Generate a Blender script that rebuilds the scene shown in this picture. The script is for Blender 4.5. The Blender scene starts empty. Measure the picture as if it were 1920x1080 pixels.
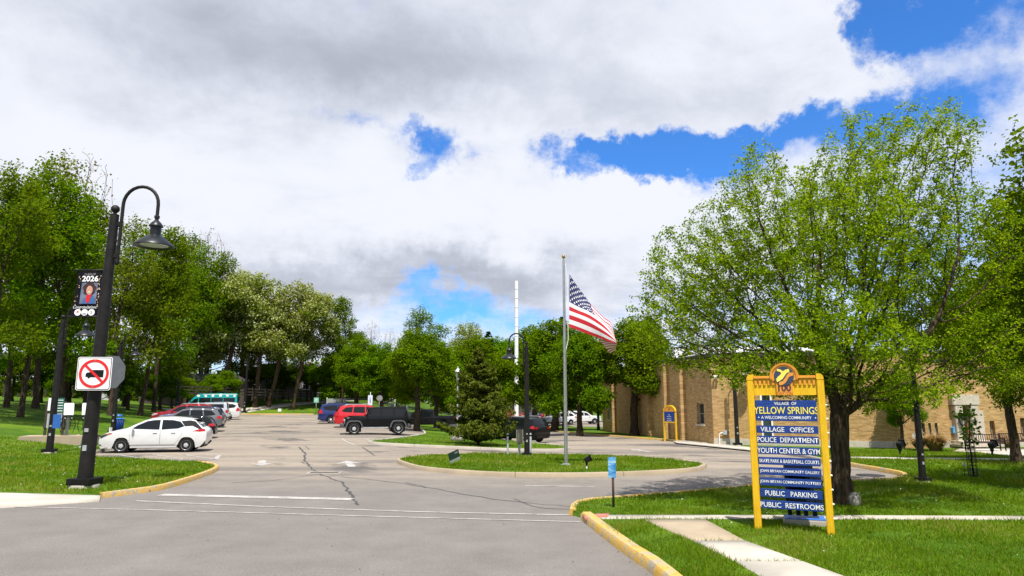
import bpy, bmesh, math, random
import numpy as np
from mathutils import Vector, Matrix

# ---------------------------------------------------------------- camera, sky, sun, exposure
scn = bpy.context.scene
COL = scn.collection
F, CX, CY, HZ, CAMH = 1290.0, 960.0, 540.0, 752.0, 2.3
TH = math.atan((HZ - CY) / F)
cT, sT = math.cos(TH), math.sin(TH)
cd = bpy.data.cameras.new('camera')
cam = bpy.data.objects.new('camera', cd)
COL.objects.link(cam)
cam.location = (0, 0, CAMH)
cam.rotation_euler = (math.radians(90) + TH, 0, 0)
cd.sensor_width = 36.0
cd.lens = F / 1920 * 36
cd.clip_end = 3000
cd.clip_start = 0.1
scn.camera = cam

SUN_EL, SUN_AZ = math.radians(66), math.radians(9)      # sun behind the camera, a little to the right
sd = Vector((math.sin(SUN_AZ) * math.cos(SUN_EL), -math.cos(SUN_AZ) * math.cos(SUN_EL), math.sin(SUN_EL)))
ld = bpy.data.lights.new('sun', 'SUN')
ld.energy = 5.0
ld.angle = math.radians(0.5)
ld.color = (1.0, 0.955, 0.88)
sun = bpy.data.objects.new('sun', ld)
COL.objects.link(sun)
sun.rotation_euler = sd.to_track_quat('Z', 'Y').to_euler()
scn.view_settings.view_transform = 'Standard'
scn.view_settings.look = 'None'
scn.view_settings.exposure = 0.6
scn.view_settings.gamma = 1.0
scn.view_settings.use_curve_mapping = False
scn.cycles.max_bounces = 6
scn.cycles.diffuse_bounces = 3
scn.cycles.transmission_bounces = 4
scn.cycles.transparent_max_bounces = 6


class NG:
    """small helper to write node graphs"""
    def __init__(s, tree):
        s.t = tree
        s.n = tree.nodes
        s.l = tree.links

    def new(s, typ, **kw):
        n = s.n.new(typ)
        for k, v in kw.items():
            setattr(n, k, v)
        return n

    def put(s, sock, v):
        if v is None:
            return
        if isinstance(v, bpy.types.NodeSocket):
            s.l.new(v, sock)
        else:
            if sock.type == 'RGBA' and len(v) == 3:
                v = (*v, 1)
            sock.default_value = v

    def math(s, op, a, b=None, c=None, clamp=False):
        n = s.new('ShaderNodeMath', operation=op)
        n.use_clamp = clamp
        s.put(n.inputs[0], a)
        s.put(n.inputs[1], b)
        s.put(n.inputs[2], c)
        return n.outputs[0]

    def vmath(s, op, a, b=None):
        n = s.new('ShaderNodeVectorMath', operation=op)
        s.put(n.inputs[0], a)
        s.put(n.inputs[1], b)
        return n.outputs['Value'] if op in ('LENGTH', 'DOT_PRODUCT', 'DISTANCE') else n.outputs[0]

    def sep(s, v):
        n = s.new('ShaderNodeSeparateXYZ')
        s.put(n.inputs[0], v)
        return n.outputs

    def comb(s, x, y, z=0.0):
        n = s.new('ShaderNodeCombineXYZ')
        s.put(n.inputs[0], x)
        s.put(n.inputs[1], y)
        s.put(n.inputs[2], z)
        return n.outputs[0]

    def noise(s, vec, scale, detail=4.0, rough=0.55, dist=0.0, color=False):
        n = s.new('ShaderNodeTexNoise')
        s.put(n.inputs['Vector'], vec)
        n.inputs['Scale'].default_value = scale
        n.inputs['Detail'].default_value = detail
        n.inputs['Roughness'].default_value = rough
        n.inputs['Distortion'].default_value = dist
        return n.outputs['Color' if color else 'Fac']

    def ramp(s, fac, stops, interp='LINEAR'):
        n = s.new('ShaderNodeValToRGB')
        cr = n.color_ramp
        cr.interpolation = interp
        while len(cr.elements) < len(stops):
            cr.elements.new(0.5)
        for e, (p, c) in zip(cr.elements, stops):
            e.position = p
            e.color = (c, c, c, 1) if isinstance(c, (int, float)) else (*c, 1)
        s.put(n.inputs[0], fac)
        return n.outputs[0]

    def mix(s, fac, a, b, mode='MIX'):
        n = s.new('ShaderNodeMix', data_type='RGBA', blend_type=mode)
        s.put(n.inputs[0], fac)
        s.put(n.inputs[6], a)
        s.put(n.inputs[7], b)
        return n.outputs[2]

    def sstep(s, x, lo, hi):
        n = s.new('ShaderNodeMapRange', interpolation_type='SMOOTHSTEP')
        s.put(n.inputs[0], x)
        n.inputs[1].default_value = lo
        n.inputs[2].default_value = hi
        return n.outputs[0]


def pix_dir(px, py):
    u, v = (px - CX) / F, (CY - py) / F
    d = Vector((u, cT - v * sT, sT + v * cT))
    return d.normalized()


w = bpy.data.worlds.new('World')
scn.world = w
w.use_nodes = True
g = NG(w.node_tree)
g.n.clear()
STR = 0.1
tc = g.new('ShaderNodeTexCoord').outputs['Generated']
sky = g.new('ShaderNodeTexSky', sky_type='NISHITA')
sky.sun_disc = False
sky.sun_elevation = SUN_EL
sky.sun_rotation = math.pi - SUN_AZ
sky.air_density = 1.0
sky.dust_density = 0.4
sky.ozone_density = 2.0
x, y, z = g.sep(tc)
az = g.math('ARCTAN2', x, y)
el = g.math('ARCSINE', z)
zc = g.math('ADD', g.math('MAXIMUM', z, 0.0), 0.16)
pl = g.comb(g.math('DIVIDE', x, zc), g.math('DIVIDE', y, zc), 0.0)           # clouds on a level layer
pl = g.vmath('ADD', pl, (3.7, 1.9, 0.4))
n1 = g.noise(pl, 0.75, 10, 0.58, 0.25)
n2 = g.noise(pl, 2.6, 8, 0.6, 0.3)
n3 = g.noise(g.vmath('ADD', pl, (9.1, 4.2, 0)), 0.5, 5, 0.5)
wc = g.noise(tc, 5.0, 8, 0.62, color=True)
wc2 = g.noise(tc, 16.0, 6, 0.65, color=True)
wv = g.vmath('ADD', g.vmath('MULTIPLY', g.vmath('SUBTRACT', wc, (0.5, 0.5, 0.5)), (0.34, 0.20, 0)), g.vmath('MULTIPLY', g.vmath('SUBTRACT', wc2, (0.5, 0.5, 0.5)), (0.16, 0.09, 0)))
ang = g.vmath('ADD', g.comb(az, el, 0), wv)


def blobs(lst):
    tot = None
    for (px, py, sx, sy, a) in lst:
        d = pix_dir(px, py)
        c0 = (math.atan2(d.x, d.y), math.asin(d.z), 0)
        q = g.vmath('MULTIPLY', g.vmath('SUBTRACT', ang, c0), (F / sx, F / sy, 0))
        r = g.vmath('LENGTH', q)
        e = g.math('MULTIPLY', g.math('POWER', 2.718, g.math('MULTIPLY', g.math('MULTIPLY', r, r), -0.5)), a)
        tot = e if tot is None else g.math('ADD', tot, e)
    return tot


# gaps of blue (negative) and thick banks (positive)
cov = blobs([(765, 268, 38, 24, -.75), (830, 305, 42, 26, -.75), (785, 340, 26, 12, -.5), (1215, 322, 105, 30, -1.0), (1120, 292, 60, 14, -.7),
             (1310, 285, 80, 26, -.8), (1460, 255, 80, 22, -.75), (1600, 230, 70, 30, -.6), (1700, 60, 70, 80, -.8), (1640, 25, 60, 26, -.6),
             (1820, 30, 90, 40, -.75), (1900, 130, 60, 30, -.25), (1740, 190, 70, 26, -.55), (870, 572, 90, 24, -.6), (740, 560, 50, 14, -.35),
             (310, 232, 40, 10, -.35), (640, 240, 36, 14, -.35),
             (1045, 330, 30, 14, -.6), (1180, 360, 60, 20, .5), (950, 400, 260, 70, .8), (600, 100, 700, 90, .8), (1250, 190, 330, 40, .6), (250, 380, 300, 110, .7),
             (700, 500, 350, 40, .6), (1500, 110, 130, 60, .35), (1560, 150, 170, 70, .4)])
dens = g.math('ADD', g.math('ADD', g.math('MULTIPLY', n1, 1.5), g.math('MULTIPLY', n2, 0.45)), g.math('ADD', g.math('MULTIPLY', cov, 0.84), -0.60))
cfac = g.sstep(g.math('ADD', dens, g.math('MULTIPLY', g.math('SUBTRACT', g.noise(tc, 26.0, 6, 0.7), 0.5), 0.5)), -0.16, 0.62)
# brightness of the cloud body: grey undersides of the thick banks, white tops
br = blobs([(620, 60, 420, 90, -.34), (300, 90, 200, 70, -.12), (950, 150, 330, 55, -.22), (1300, 215, 130, 26, -.16), (700, 530, 330, 28, -.36), (450, 470, 160, 60, -.16),
            (980, 520, 170, 34, -.30), (1040, 400, 190, 50, .20), (230, 320, 220, 70, .12), (1150, 60, 200, 40, .08),
            (150, 30, 120, 60, .10), (1450, 60, 160, 70, .12)])
bt = g.math('ADD', g.math('ADD', 1.01, g.math('MULTIPLY', br, 0.72)), g.math('ADD', g.math('MULTIPLY', g.math('SUBTRACT', n2, 0.5), 0.62),
                                                  g.math('MULTIPLY', g.math('SUBTRACT', n3, 0.5), 0.35)))
bt = g.math('MULTIPLY', g.math('SMOOTH_MIN', g.math('SMOOTH_MAX', bt, 0.50, 0.15), 1.02, 0.12), 0.63)
ccol = g.mix(g.sstep(bt, 0.35, 0.9), (0.86, 0.92, 1.08), (1.0, 1.0, 1.02))
cc = g.vmath('MULTIPLY', ccol, g.comb(g.math('DIVIDE', bt, STR), g.math('DIVIDE', bt, STR), g.math('DIVIDE', bt, STR)))
skyc = g.mix(1.0, sky.outputs[0], (0.36, 0.82, 1.40), 'MULTIPLY')
fin = g.mix(cfac, skyc, cc)
bg = g.new('ShaderNodeBackground')
g.put(bg.inputs[0], fin)
bg.inputs[1].default_value = STR
g.l.new(bg.outputs[0], g.new('ShaderNodeOutputWorld').inputs[0])


# ---------------------------------------------------------------- ground model and pixel helpers
def S(t):
    t = min(1.0, max(0.0, t))
    return t * t * (3 - 2 * t)


LOT0 = (-18.3, 30.6)
LN = (-0.958, -0.286)                                     # normal of the lot's left edge
LD = (-0.286, 0.958)


def gz(x, y):
    """height of the paved level: the lot climbs to the back, the drive on the right falls a little"""
    k = S((x + 9.0 + 0.25 * max(0, y - 40)) / 13.0)
    up = 0.0 if y < 42 else 0.0125 * (y - 42) if y < 100 else 0.725
    dn = -0.5 * S((y - 25) / 15.0) - 0.4 * S((y - 45) / 50.0)
    return up * (1 - k) + dn * k


def hill(x, y):
    s = (x - LOT0[0]) * LN[0] + (y - LOT0[1]) * LN[1]
    e = (x - LOT0[0]) * LD[0] + (y - LOT0[1]) * LD[1]
    q = 0.0
    if s > 1.0 and x < 0:
        q = s - 1.0
    if e > 62 and x < 0:
        q = max(q, (e - 62) * S((-6 - x) / 10.0))
    return 3.5 * (1 - math.exp(-q / 22.0)) * S((y - 26) / 10.0)


def lz(x, y):
    return gz(x, y) + 0.10 + hill(x, y)


def G(px, py, fn=gz):
    u, v = (px - CX) / F, (CY - py) / F
    dx, dy, dz = u, cT - v * sT, sT + v * cT
    t0, t = 3.0, 3.0
    f = lambda t: CAMH + t * dz - fn(t * dx, t * dy)
    while t < 400:
        if f(t) < 0:
            break
        t0 = t
        t *= 1.02
    a, b = t0, t
    for _ in range(40):
        m = (a + b) / 2
        if f(m) > 0:
            a = m
        else:
            b = m
    return Vector((b * dx, b * dy, fn(b * dx, b * dy)))


def GL(px, py):
    return G(px, py, lz)


def zt(yw, py):
    v = (CY - py) / F
    return CAMH + yw * (sT + v * cT) / (cT - v * sT)


def at(px, py, yw):
    z = zt(yw, py)
    dep = yw * cT + (z - CAMH) * sT
    return Vector(((px - CX) / F * dep, yw, z))


# ---------------------------------------------------------------- object helpers
def link(o, parent=None):
    COL.objects.link(o)
    if parent:
        o.parent = parent
    return o


def tag(o, label=None, cat=None, group=None, kind=None):
    if label:
        o['label'] = label
    if cat:
        o['category'] = cat
    if group:
        o['group'] = group
    if kind:
        o['kind'] = kind
    return o


def thing(name, label, cat, loc=(0, 0, 0), rz=0.0, group=None):
    o = bpy.data.objects.new(name, None)
    o.empty_display_size = 0.2
    COL.objects.link(o)
    o.location = loc
    o.rotation_euler = (0, 0, rz)
    return tag(o, label, cat, group)


def copy_tree(o, parent=None):
    c = o.copy()
    COL.objects.link(c)
    c.parent = parent
    for ch in list(o.children):
        copy_tree(ch, c)
    return c


class MB:
    """collects simple solids and links them as one mesh object"""
    def __init__(s):
        s.v, s.f, s.m, s.sm = [], [], [], []
        s.mi, s.smooth = 0, False

    def add(s, vs, fs, smooth=None):
        b = len(s.v)
        s.v += [tuple(q) for q in vs]
        s.f += [tuple(i + b for i in f) for f in fs]
        s.m += [s.mi] * len(fs)
        s.sm += [s.smooth if smooth is None else smooth] * len(fs)
        return s

    def box(s, c, d, rz=0.0, M=None, bev=0.0):
        hx, hy, hz = d[0] / 2, d[1] / 2, d[2] / 2
        R = M or Matrix.Rotation(rz, 3, 'Z')
        c = Vector(c)
        if bev <= 0:
            vs = [c + R @ Vector((a * hx, b * hy, e * hz)) for e in (-1, 1) for a, b in ((-1, -1), (1, -1), (1, 1), (-1, 1))]
            return s.add(vs, [(3, 2, 1, 0), (4, 5, 6, 7), (0, 1, 5, 4), (1, 2, 6, 5), (2, 3, 7, 6), (3, 0, 4, 7)], False)
        bm = bmesh.new()
        bmesh.ops.create_cube(bm, size=1)
        for q in bm.verts:
            q.co = Vector((q.co.x * d[0], q.co.y * d[1], q.co.z * d[2]))
        bmesh.ops.bevel(bm, geom=bm.edges[:], offset=bev, segments=2, affect='EDGES')
        bm.verts.index_update()
        s.add([c + R @ q.co for q in bm.verts], [[q.index for q in f.verts] for f in bm.faces], False)
        bm.free()
        return s

    def tube(s, pts, r, n=8, cap=True, smooth=True):
        pts = [Vector(p) for p in pts]
        rs = r if isinstance(r, (list, tuple)) else [r] * len(pts)
        up = None
        vs, fs = [], []
        for i, p in enumerate(pts):
            t = (pts[min(i + 1, len(pts) - 1)] - pts[max(i - 1, 0)]).normalized()
            if up is None:
                up = Vector((1, 0, 0)) if abs(t.x) < 0.9 else Vector((0, 1, 0))
            a = (up - t * up.dot(t)).normalized()
            up = a
            b = t.cross(a)
            for k in range(n):
                q = 2 * math.pi * k / n
                vs.append(p + (a * math.cos(q) + b * math.sin(q)) * rs[i])
        for i in range(len(pts) - 1):
            for k in range(n):
                fs.append((i * n + k, i * n + (k + 1) % n, (i + 1) * n + (k + 1) % n, (i + 1) * n + k))
        s.add(vs, fs, smooth)
        if cap:
            b = len(pts) - 1
            s.add(vs[:n], [tuple(range(n - 1, -1, -1))], False)
            s.add(vs[b * n:], [tuple(range(n))], False)
        return s

    def lathe(s, prof, n=16, c=(0, 0, 0), M=None, smooth=True):
        """prof: list of (radius, height)"""
        c = Vector(c)
        vs, fs = [], []
        for r, h in prof:
            for k in range(n):
                q = 2 * math.pi * k / n
                v = Vector((r * math.cos(q), r * math.sin(q), h))
                vs.append(c + (M @ v if M else v))
        for i in range(len(prof) - 1):
            for k in range(n):
                fs.append((i * n + k, i * n + (k + 1) % n, (i + 1) * n + (k + 1) % n, (i + 1) * n + k))
        if prof[0][0] > 1e-4:
            fs.append(tuple(range(n - 1, -1, -1)))
        if prof[-1][0] > 1e-4:
            fs.append(tuple((len(prof) - 1) * n + k for k in range(n)))
        return s.add(vs, fs, smooth)

    def prism(s, poly, y0, y1, smooth=False, M=None, off=(0, 0, 0)):
        """poly in (x, z), extruded along y from y0 to y1"""
        n = len(poly)
        off = Vector(off)
        vs = [Vector((p[0], yy, p[1])) for yy in (y0, y1) for p in poly]
        vs = [off + (M @ v if M else v) for v in vs]
        fs = [tuple(range(n)), tuple(range(2 * n - 1, n - 1, -1))]
        fs += [(i, i + n, (i + 1) % n + n, (i + 1) % n) for i in range(n)]
        return s.add(vs, fs, smooth)

    def build(s, name, mat, parent=None, loc=None, rz=None, fix=True):
        me = bpy.data.meshes.new(name)
        me.from_pydata(s.v, [], s.f)
        for m in (mat if isinstance(mat, (list, tuple)) else [mat]):
            me.materials.append(m)
        me.polygons.foreach_set('material_index', s.m)
        me.polygons.foreach_set('use_smooth', s.sm)
        if fix:
            bm = bmesh.new()
            bm.from_mesh(me)
            bmesh.ops.remove_doubles(bm, verts=bm.verts, dist=1e-5)
            bmesh.ops.recalc_face_normals(bm, faces=bm.faces)
            for e in bm.edges:
                if len(e.link_faces) == 2 and e.calc_face_angle(0) > 0.65:
                    e.smooth = False
            bm.to_mesh(me)
            bm.free()
        me.update()
        o = bpy.data.objects.new(name, me)
        link(o, parent)
        if loc is not None:
            o.location = loc
        if rz is not None:
            o.rotation_euler = (0, 0, rz)
        return o


def np_mesh(name, V, Fc, mat, parent=None, attr=None, smooth=False):
    """fast mesh from numpy: Fc is (n, 3) or (n, 4); attr is one float per face"""
    me = bpy.data.meshes.new(name)
    n, k = Fc.shape
    me.vertices.add(len(V))
    me.vertices.foreach_set('co', np.ascontiguousarray(V, dtype=np.float32).ravel())
    me.loops.add(n * k)
    me.loops.foreach_set('vertex_index', np.ascontiguousarray(Fc, dtype=np.int32).ravel())
    me.polygons.add(n)
    me.polygons.foreach_set('loop_start', np.arange(0, n * k, k, dtype=np.int32))
    me.polygons.foreach_set('loop_total', np.full(n, k, dtype=np.int32))
    if smooth:
        me.polygons.foreach_set('use_smooth', np.ones(n, dtype=bool))
    me.materials.append(mat)
    if attr is not None:
        a = me.attributes.new('tint', 'FLOAT', 'FACE')
        a.data.foreach_set('value', np.ascontiguousarray(attr, dtype=np.float32))
    me.update(calc_edges=True)
    o = bpy.data.objects.new(name, me)
    return link(o, parent)


# ---------------------------------------------------------------- materials
MATS = {}


def mat(name, col, rough=0.6, metal=0.0, var=0.12, nscale=8.0, bump=0.0, bscale=60.0, spec=0.5, emit=None, coat=0.0):
    if name in MATS:
        return MATS[name]
    m = bpy.data.materials.new(name)
    m.use_nodes = True
    g = NG(m.node_tree)
    b = g.n['Principled BSDF']
    oc = g.new('ShaderNodeTexCoord').outputs['Object']
    if var > 0:
        f = g.noise(oc, nscale, 5, 0.6)
        f = g.sstep(f, 0.3, 0.7)
        c = g.mix(f, tuple(q * (1 - var) for q in col), tuple(min(1, q * (1 + var)) for q in col))
        g.put(b.inputs['Base Color'], c)
    else:
        b.inputs['Base Color'].default_value = (*col, 1)
    b.inputs['Roughness'].default_value = rough
    b.inputs['Metallic'].default_value = metal
    b.inputs['Specular IOR Level'].default_value = spec
    b.inputs['Coat Weight'].default_value = coat
    b.inputs['Coat Roughness'].default_value = 0.04
    if bump > 0:
        bn = g.new('ShaderNodeBump')
        bn.inputs['Strength'].default_value = bump
        bn.inputs['Distance'].default_value = 0.02
        g.put(bn.inputs['Height'], g.noise(oc, bscale, 4, 0.6))
        g.put(b.inputs['Normal'], bn.outputs[0])
    MATS[name] = m
    return m


def leaf_mat(name, dark, light, trans=0.35, extra=None, sss=0.0):
    if name in MATS:
        return MATS[name]
    m = bpy.data.materials.new(name)
    m.use_nodes = True
    g = NG(m.node_tree)
    g.n.clear()
    a = g.new('ShaderNodeAttribute', attribute_name='tint').outputs['Fac']
    stops = [(0.0, dark), (1.0, light)] if extra is None else [(0.0, dark), (0.8, light), (1.0, extra)]
    c = g.ramp(a, stops)
    oi = g.new('ShaderNodeObjectInfo').outputs['Random']
    hs = g.new('ShaderNodeHueSaturation')
    g.put(hs.inputs['Color'], c)
    g.put(hs.inputs['Hue'], g.math('ADD', g.math('MULTIPLY', oi, 0.03), 0.487))
    g.put(hs.inputs['Value'], g.math('ADD', g.math('MULTIPLY', oi, 0.3), 0.86))
    c = hs.outputs[0]
    d = g.new('ShaderNodeBsdfDiffuse')
    g.put(d.inputs[0], c)
    t = g.new('ShaderNodeBsdfTranslucent')
    g.put(t.inputs[0], g.mix(1.0, c, (1.25, 1.15, 0.5), 'MULTIPLY'))
    m1 = g.new('ShaderNodeMixShader')
    m1.inputs[0].default_value = trans
    g.l.new(d.outputs[0], m1.inputs[1])
    g.l.new(t.outputs[0], m1.inputs[2])
    g.l.new(m1.outputs[0], g.new('ShaderNodeOutputMaterial').inputs[0])
    MATS[name] = m
    return m


def custom_mat(name, fn, rough=0.85, spec=0.3):
    """fn(g, coords) -> (colour socket, bump height socket or None, bump strength)"""
    m = bpy.data.materials.new(name)
    m.use_nodes = True
    g = NG(m.node_tree)
    b = g.n['Principled BSDF']
    b.inputs['Roughness'].default_value = rough
    b.inputs['Specular IOR Level'].default_value = spec
    oc = g.new('ShaderNodeTexCoord').outputs['Object']
    c, h, st = fn(g, oc)
    g.put(b.inputs['Base Color'], c)
    if h is not None:
        bn = g.new('ShaderNodeBump')
        bn.inputs['Strength'].default_value = st
        bn.inputs['Distance'].default_value = 0.02
        g.put(bn.inputs['Height'], h)
        g.put(b.inputs['Normal'], bn.outputs[0])
    MATS[name] = m
    return m


def asphalt_fn(g, oc):
    big = g.noise(g.vmath('MULTIPLY', oc, (0.10, 0.32, 1)), 1.0, 6, 0.6, 0.6)
    str_ = g.noise(g.vmath('MULTIPLY', oc, (0.05, 0.8, 1)), 1.0, 5, 0.6, 0.3)
    mid = g.noise(oc, 1.6, 6, 0.65)
    fine = g.noise(oc, 45.0, 3, 0.7)
    grit = g.noise(oc, 160.0, 2, 0.6)
    y = g.sep(oc)[1]
    f = g.math('ADD', g.math('MULTIPLY', big, 0.5), g.math('ADD', g.math('MULTIPLY', str_, 0.45), g.math('MULTIPLY', mid, 0.2)))
    c = g.ramp(g.sstep(f, 0.40, 0.72), [(0.0, (0.135, 0.121, 0.108)), (0.45, (0.225, 0.192, 0.155)), (1.0, (0.295, 0.245, 0.188))])
    st = g.noise(g.vmath('ADD', oc, (31, 7, 0)), 0.22, 7, 0.66, 0.5)
    far = g.sstep(y, 17.0, 26.0)
    dk = g.math('MULTIPLY', g.sstep(st, 0.53, 0.63), far)
    c = g.mix(g.math('MULTIPLY', dk, 0.8), c, (0.075, 0.071, 0.068))
    c = g.mix(g.math('SUBTRACT', 1.0, far), c, g.mix(1.0, (0.172, 0.157, 0.141), g.ramp(g.noise(oc, 0.8, 9, 0.72), [(0.3, 0.84), (0.7, 1.14)]), 'MULTIPLY'))
    ag = g.noise(oc, 24.0, 4, 0.8)
    c = g.mix(1.0, c, g.ramp(ag, [(0.3, 0.80), (0.7, 1.20)]), 'MULTIPLY')
    sp = g.noise(oc, 7.0, 4, 0.8)
    c = g.mix(g.math('MULTIPLY', g.sstep(sp, 0.66, 0.76), 0.45), c, (0.06, 0.056, 0.053))
    c = g.mix(1.0, c, g.ramp(fine, [(0.25, 0.70), (0.75, 1.25)]), 'MULTIPLY')
    c = g.mix(1.0, c, g.ramp(grit, [(0.3, 0.72), (0.7, 1.28)]), 'MULTIPLY')
    return c, g.math('ADD', fine, grit), 0.35


def lawn_fn(g, oc):
    a = g.noise(oc, 0.35, 6, 0.62)
    b = g.noise(oc, 2.2, 5, 0.65)
    f = g.noise(g.vmath('MULTIPLY', oc, (1.0, 0.7, 1)), 26.0, 4, 0.7)
    c = g.mix(g.sstep(a, 0.35, 0.68), (0.046, 0.105, 0.006), (0.105, 0.175, 0.011))
    c = g.mix(g.math('MULTIPLY', g.sstep(b, 0.55, 0.75), 0.6), c, (0.17, 0.215, 0.03))
    c = g.mix(1.0, c, g.ramp(f, [(0.25, 0.5), (0.55, 1.0), (0.8, 1.4)]), 'MULTIPLY')
    fl = g.noise(oc, 11.0, 2, 0.5)
    c = g.mix(g.math('MULTIPLY', g.sstep(fl, 0.72, 0.78), 0.6), c, (0.5, 0.5, 0.42))
    return c, f, 0.8


def concrete_fn(base):
    def fn(g, oc):
        a = g.noise(oc, 0.9, 6, 0.65)
        f = g.noise(oc, 60.0, 3, 0.7)
        c = g.mix(g.sstep(a, 0.3, 0.7), tuple(q * 0.86 for q in base), tuple(q * 1.1 for q in base))
        c = g.mix(1.0, c, g.ramp(f, [(0.2, 0.85), (0.8, 1.12)]), 'MULTIPLY')
        return c, f, 0.25
    return fn


def yellow_fn(g, oc):
    a = g.noise(oc, 3.2, 8, 0.72)
    b = g.noise(oc, 22.0, 5, 0.7)
    f = g.math('ADD', g.math('MULTIPLY', a, 0.65), g.math('MULTIPLY', b, 0.35))
    c = g.mix(g.sstep(a, 0.3, 0.7), (0.50, 0.29, 0.05), (0.58, 0.39, 0.10))
    c = g.mix(g.sstep(f, 0.475, 0.555), c, (0.33, 0.28, 0.20))
    c = g.mix(g.sstep(g.noise(oc, 9.0, 6, 0.75), 0.58, 0.66), c, (0.16, 0.13, 0.10))
    return c, b, 0.4


def whitepaint_fn(g, oc):
    a = g.noise(oc, 2.2, 8, 0.75)
    b = g.noise(oc, 30.0, 4, 0.7)
    f = g.math('ADD', g.math('MULTIPLY', a, 0.6), g.math('MULTIPLY', b, 0.4))
    c = g.mix(g.sstep(f, 0.42, 0.60), (0.42, 0.40, 0.375), (0.23, 0.205, 0.18))
    return c, None, 0


def bark_fn(c0, c1):
    def fn(g, oc):
        a = g.noise(g.vmath('MULTIPLY', oc, (9, 9, 1.6)), 1.6, 6, 0.7, 0.6)
        c = g.mix(g.sstep(a, 0.35, 0.7), c0, c1)
        return c, a, 1.0
    return fn


def brick_fn(g, oc):
    x, y, z = g.sep(oc)
    bt = g.new('ShaderNodeTexBrick')
    g.put(bt.inputs['Vector'], g.comb(x, z, 0.0))
    bt.inputs['Scale'].default_value = 1.0
    bt.inputs['Brick Width'].default_value = 0.305
    bt.inputs['Row Height'].default_value = 0.078
    bt.inputs['Mortar Size'].default_value = 0.007
    bt.inputs['Mortar Smooth'].default_value = 0.2
    bt.inputs['Color1'].default_value = (0.39, 0.225, 0.080, 1)
    bt.inputs['Color2'].default_value = (0.53, 0.35, 0.150, 1)
    bt.inputs['Mortar'].default_value = (0.33, 0.24, 0.135, 1)
    wn = g.noise(g.vmath('MULTIPLY', g.comb(x, z, 0.0), (2.2, 9.0, 1)), 1.0, 3, 0.6)
    c = g.mix(1.0, bt.outputs[0], g.ramp(wn, [(0.25, 0.66), (0.75, 1.25)]), 'MULTIPLY')
    c = g.mix(g.sstep(g.noise(oc, 0.6, 5, 0.6), 0.55, 0.8), c, (0.25, 0.165, 0.07))
    h = g.math('MULTIPLY', bt.outputs['Fac'], -1.0)
    return c, h, 0.5


ASPH = custom_mat('asphalt', asphalt_fn, 0.9, 0.2)
LAWN = custom_mat('lawn', lawn_fn, 0.95, 0.1)
CONC = custom_mat('concrete', concrete_fn((0.40, 0.36, 0.30)))
CONCN = custom_mat('new_concrete', concrete_fn((0.42, 0.385, 0.325)))
CONCT = custom_mat('tan_concrete', concrete_fn((0.36, 0.29, 0.20)))
KYEL = custom_mat('yellow_kerb_paint', yellow_fn, 0.75)
WPAINT = custom_mat('road_paint', whitepaint_fn, 0.8)
BARK = custom_mat('bark', bark_fn((0.022, 0.016, 0.011), (0.105, 0.075, 0.048)), 0.95, 0.1)  # lighter bark tone also paints in sunlit patches on shaded trunks
BARKT = custom_mat('tan_bark', bark_fn((0.05, 0.033, 0.02), (0.14, 0.095, 0.055)), 0.95, 0.1)
BRICK = custom_mat('buff_brick', brick_fn, 0.85, 0.2)
BLACK = mat('black_paint', (0.008, 0.0075, 0.0075), 0.5, 0, 0.3, 6, 0.15, 40, spec=0.22)
DARKM = mat('dark_pole_paint', (0.012, 0.0105, 0.0095), 0.55, 0, 0.35, 5, 0.3, 50, spec=0.25)
STEEL = mat('grey_steel', (0.42, 0.42, 0.41), 0.35, 0.7, 0.12)
GALV = mat('galvanised', (0.45, 0.46, 0.47), 0.5, 0.4, 0.15)
WHITE = mat('white_paint', (0.78, 0.78, 0.76), 0.5, 0, 0.05)
BLUE = custom_mat('sign_blue', lambda g, oc: (g.mix(g.sstep(g.noise(g.vmath('MULTIPLY', oc, (1.5, 1, 10)), 2.5, 7, 0.75), 0.35, 0.7), (0.009, 0.038, 0.22), (0.018, 0.062, 0.27)), g.noise(g.vmath('MULTIPLY', oc, (1.2, 1, 14)), 4, 5, .7), 0.35), 0.5)
BLUEK = mat('kiosk_blue', (0.01, 0.03, 0.12), 0.45, 0, 0.2, 5)
def wood_paint(c0, c1, chip):
    def fn(g, oc):
        a = g.noise(g.vmath('MULTIPLY', oc, (14, 14, 1.2)), 2.0, 6, 0.7)
        b = g.noise(oc, 4.0, 8, 0.75)
        c = g.mix(g.sstep(b, 0.3, 0.7), c0, c1)
        c = g.mix(1.0, c, g.ramp(a, [(0.3, 0.86), (0.6, 1.04)]), 'MULTIPLY')
        c = g.mix(g.math('MULTIPLY', g.sstep(g.noise(oc, 12.0, 8, 0.8), 0.62, 0.70), 0.55), c, chip)
        return c, a, 0.5
    return fn


YEL = custom_mat('sign_yellow', wood_paint((0.72, 0.40, 0.008), (0.80, 0.50, 0.02), (0.42, 0.24, 0.05)), 0.55)
ORANGE = mat('sign_orange', (0.72, 0.30, 0.03), 0.5, 0, 0.08, 7)
RED = mat('sign_red', (0.62, 0.012, 0.014), 0.5, 0, 0.05)
LETW = mat('letter_white', (0.8, 0.8, 0.78), 0.5, 0, 0.04)
LETY = mat('letter_yellow', (0.85, 0.72, 0.10), 0.5, 0, 0.04)
TYRE = mat('rubber', (0.012, 0.012, 0.012), 0.8, 0, 0.2, spec=0.2)
RIM = mat('alloy', (0.50, 0.51, 0.52), 0.35, 0.25, 0.05)
GLASS = mat('dark_glass', (0.006, 0.008, 0.009), 0.04, 0, 0, spec=0.4)
TAIL = mat('tail_lamp', (0.38, 0.008, 0.01), 0.15, 0, 0.1)
LAMPG = mat('head_lamp', (0.5, 0.52, 0.54), 0.1, 0.3, 0.1)
TRIM = mat('black_trim', (0.010, 0.010, 0.011), 0.55, 0, 0.2, spec=0.25)
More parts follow.
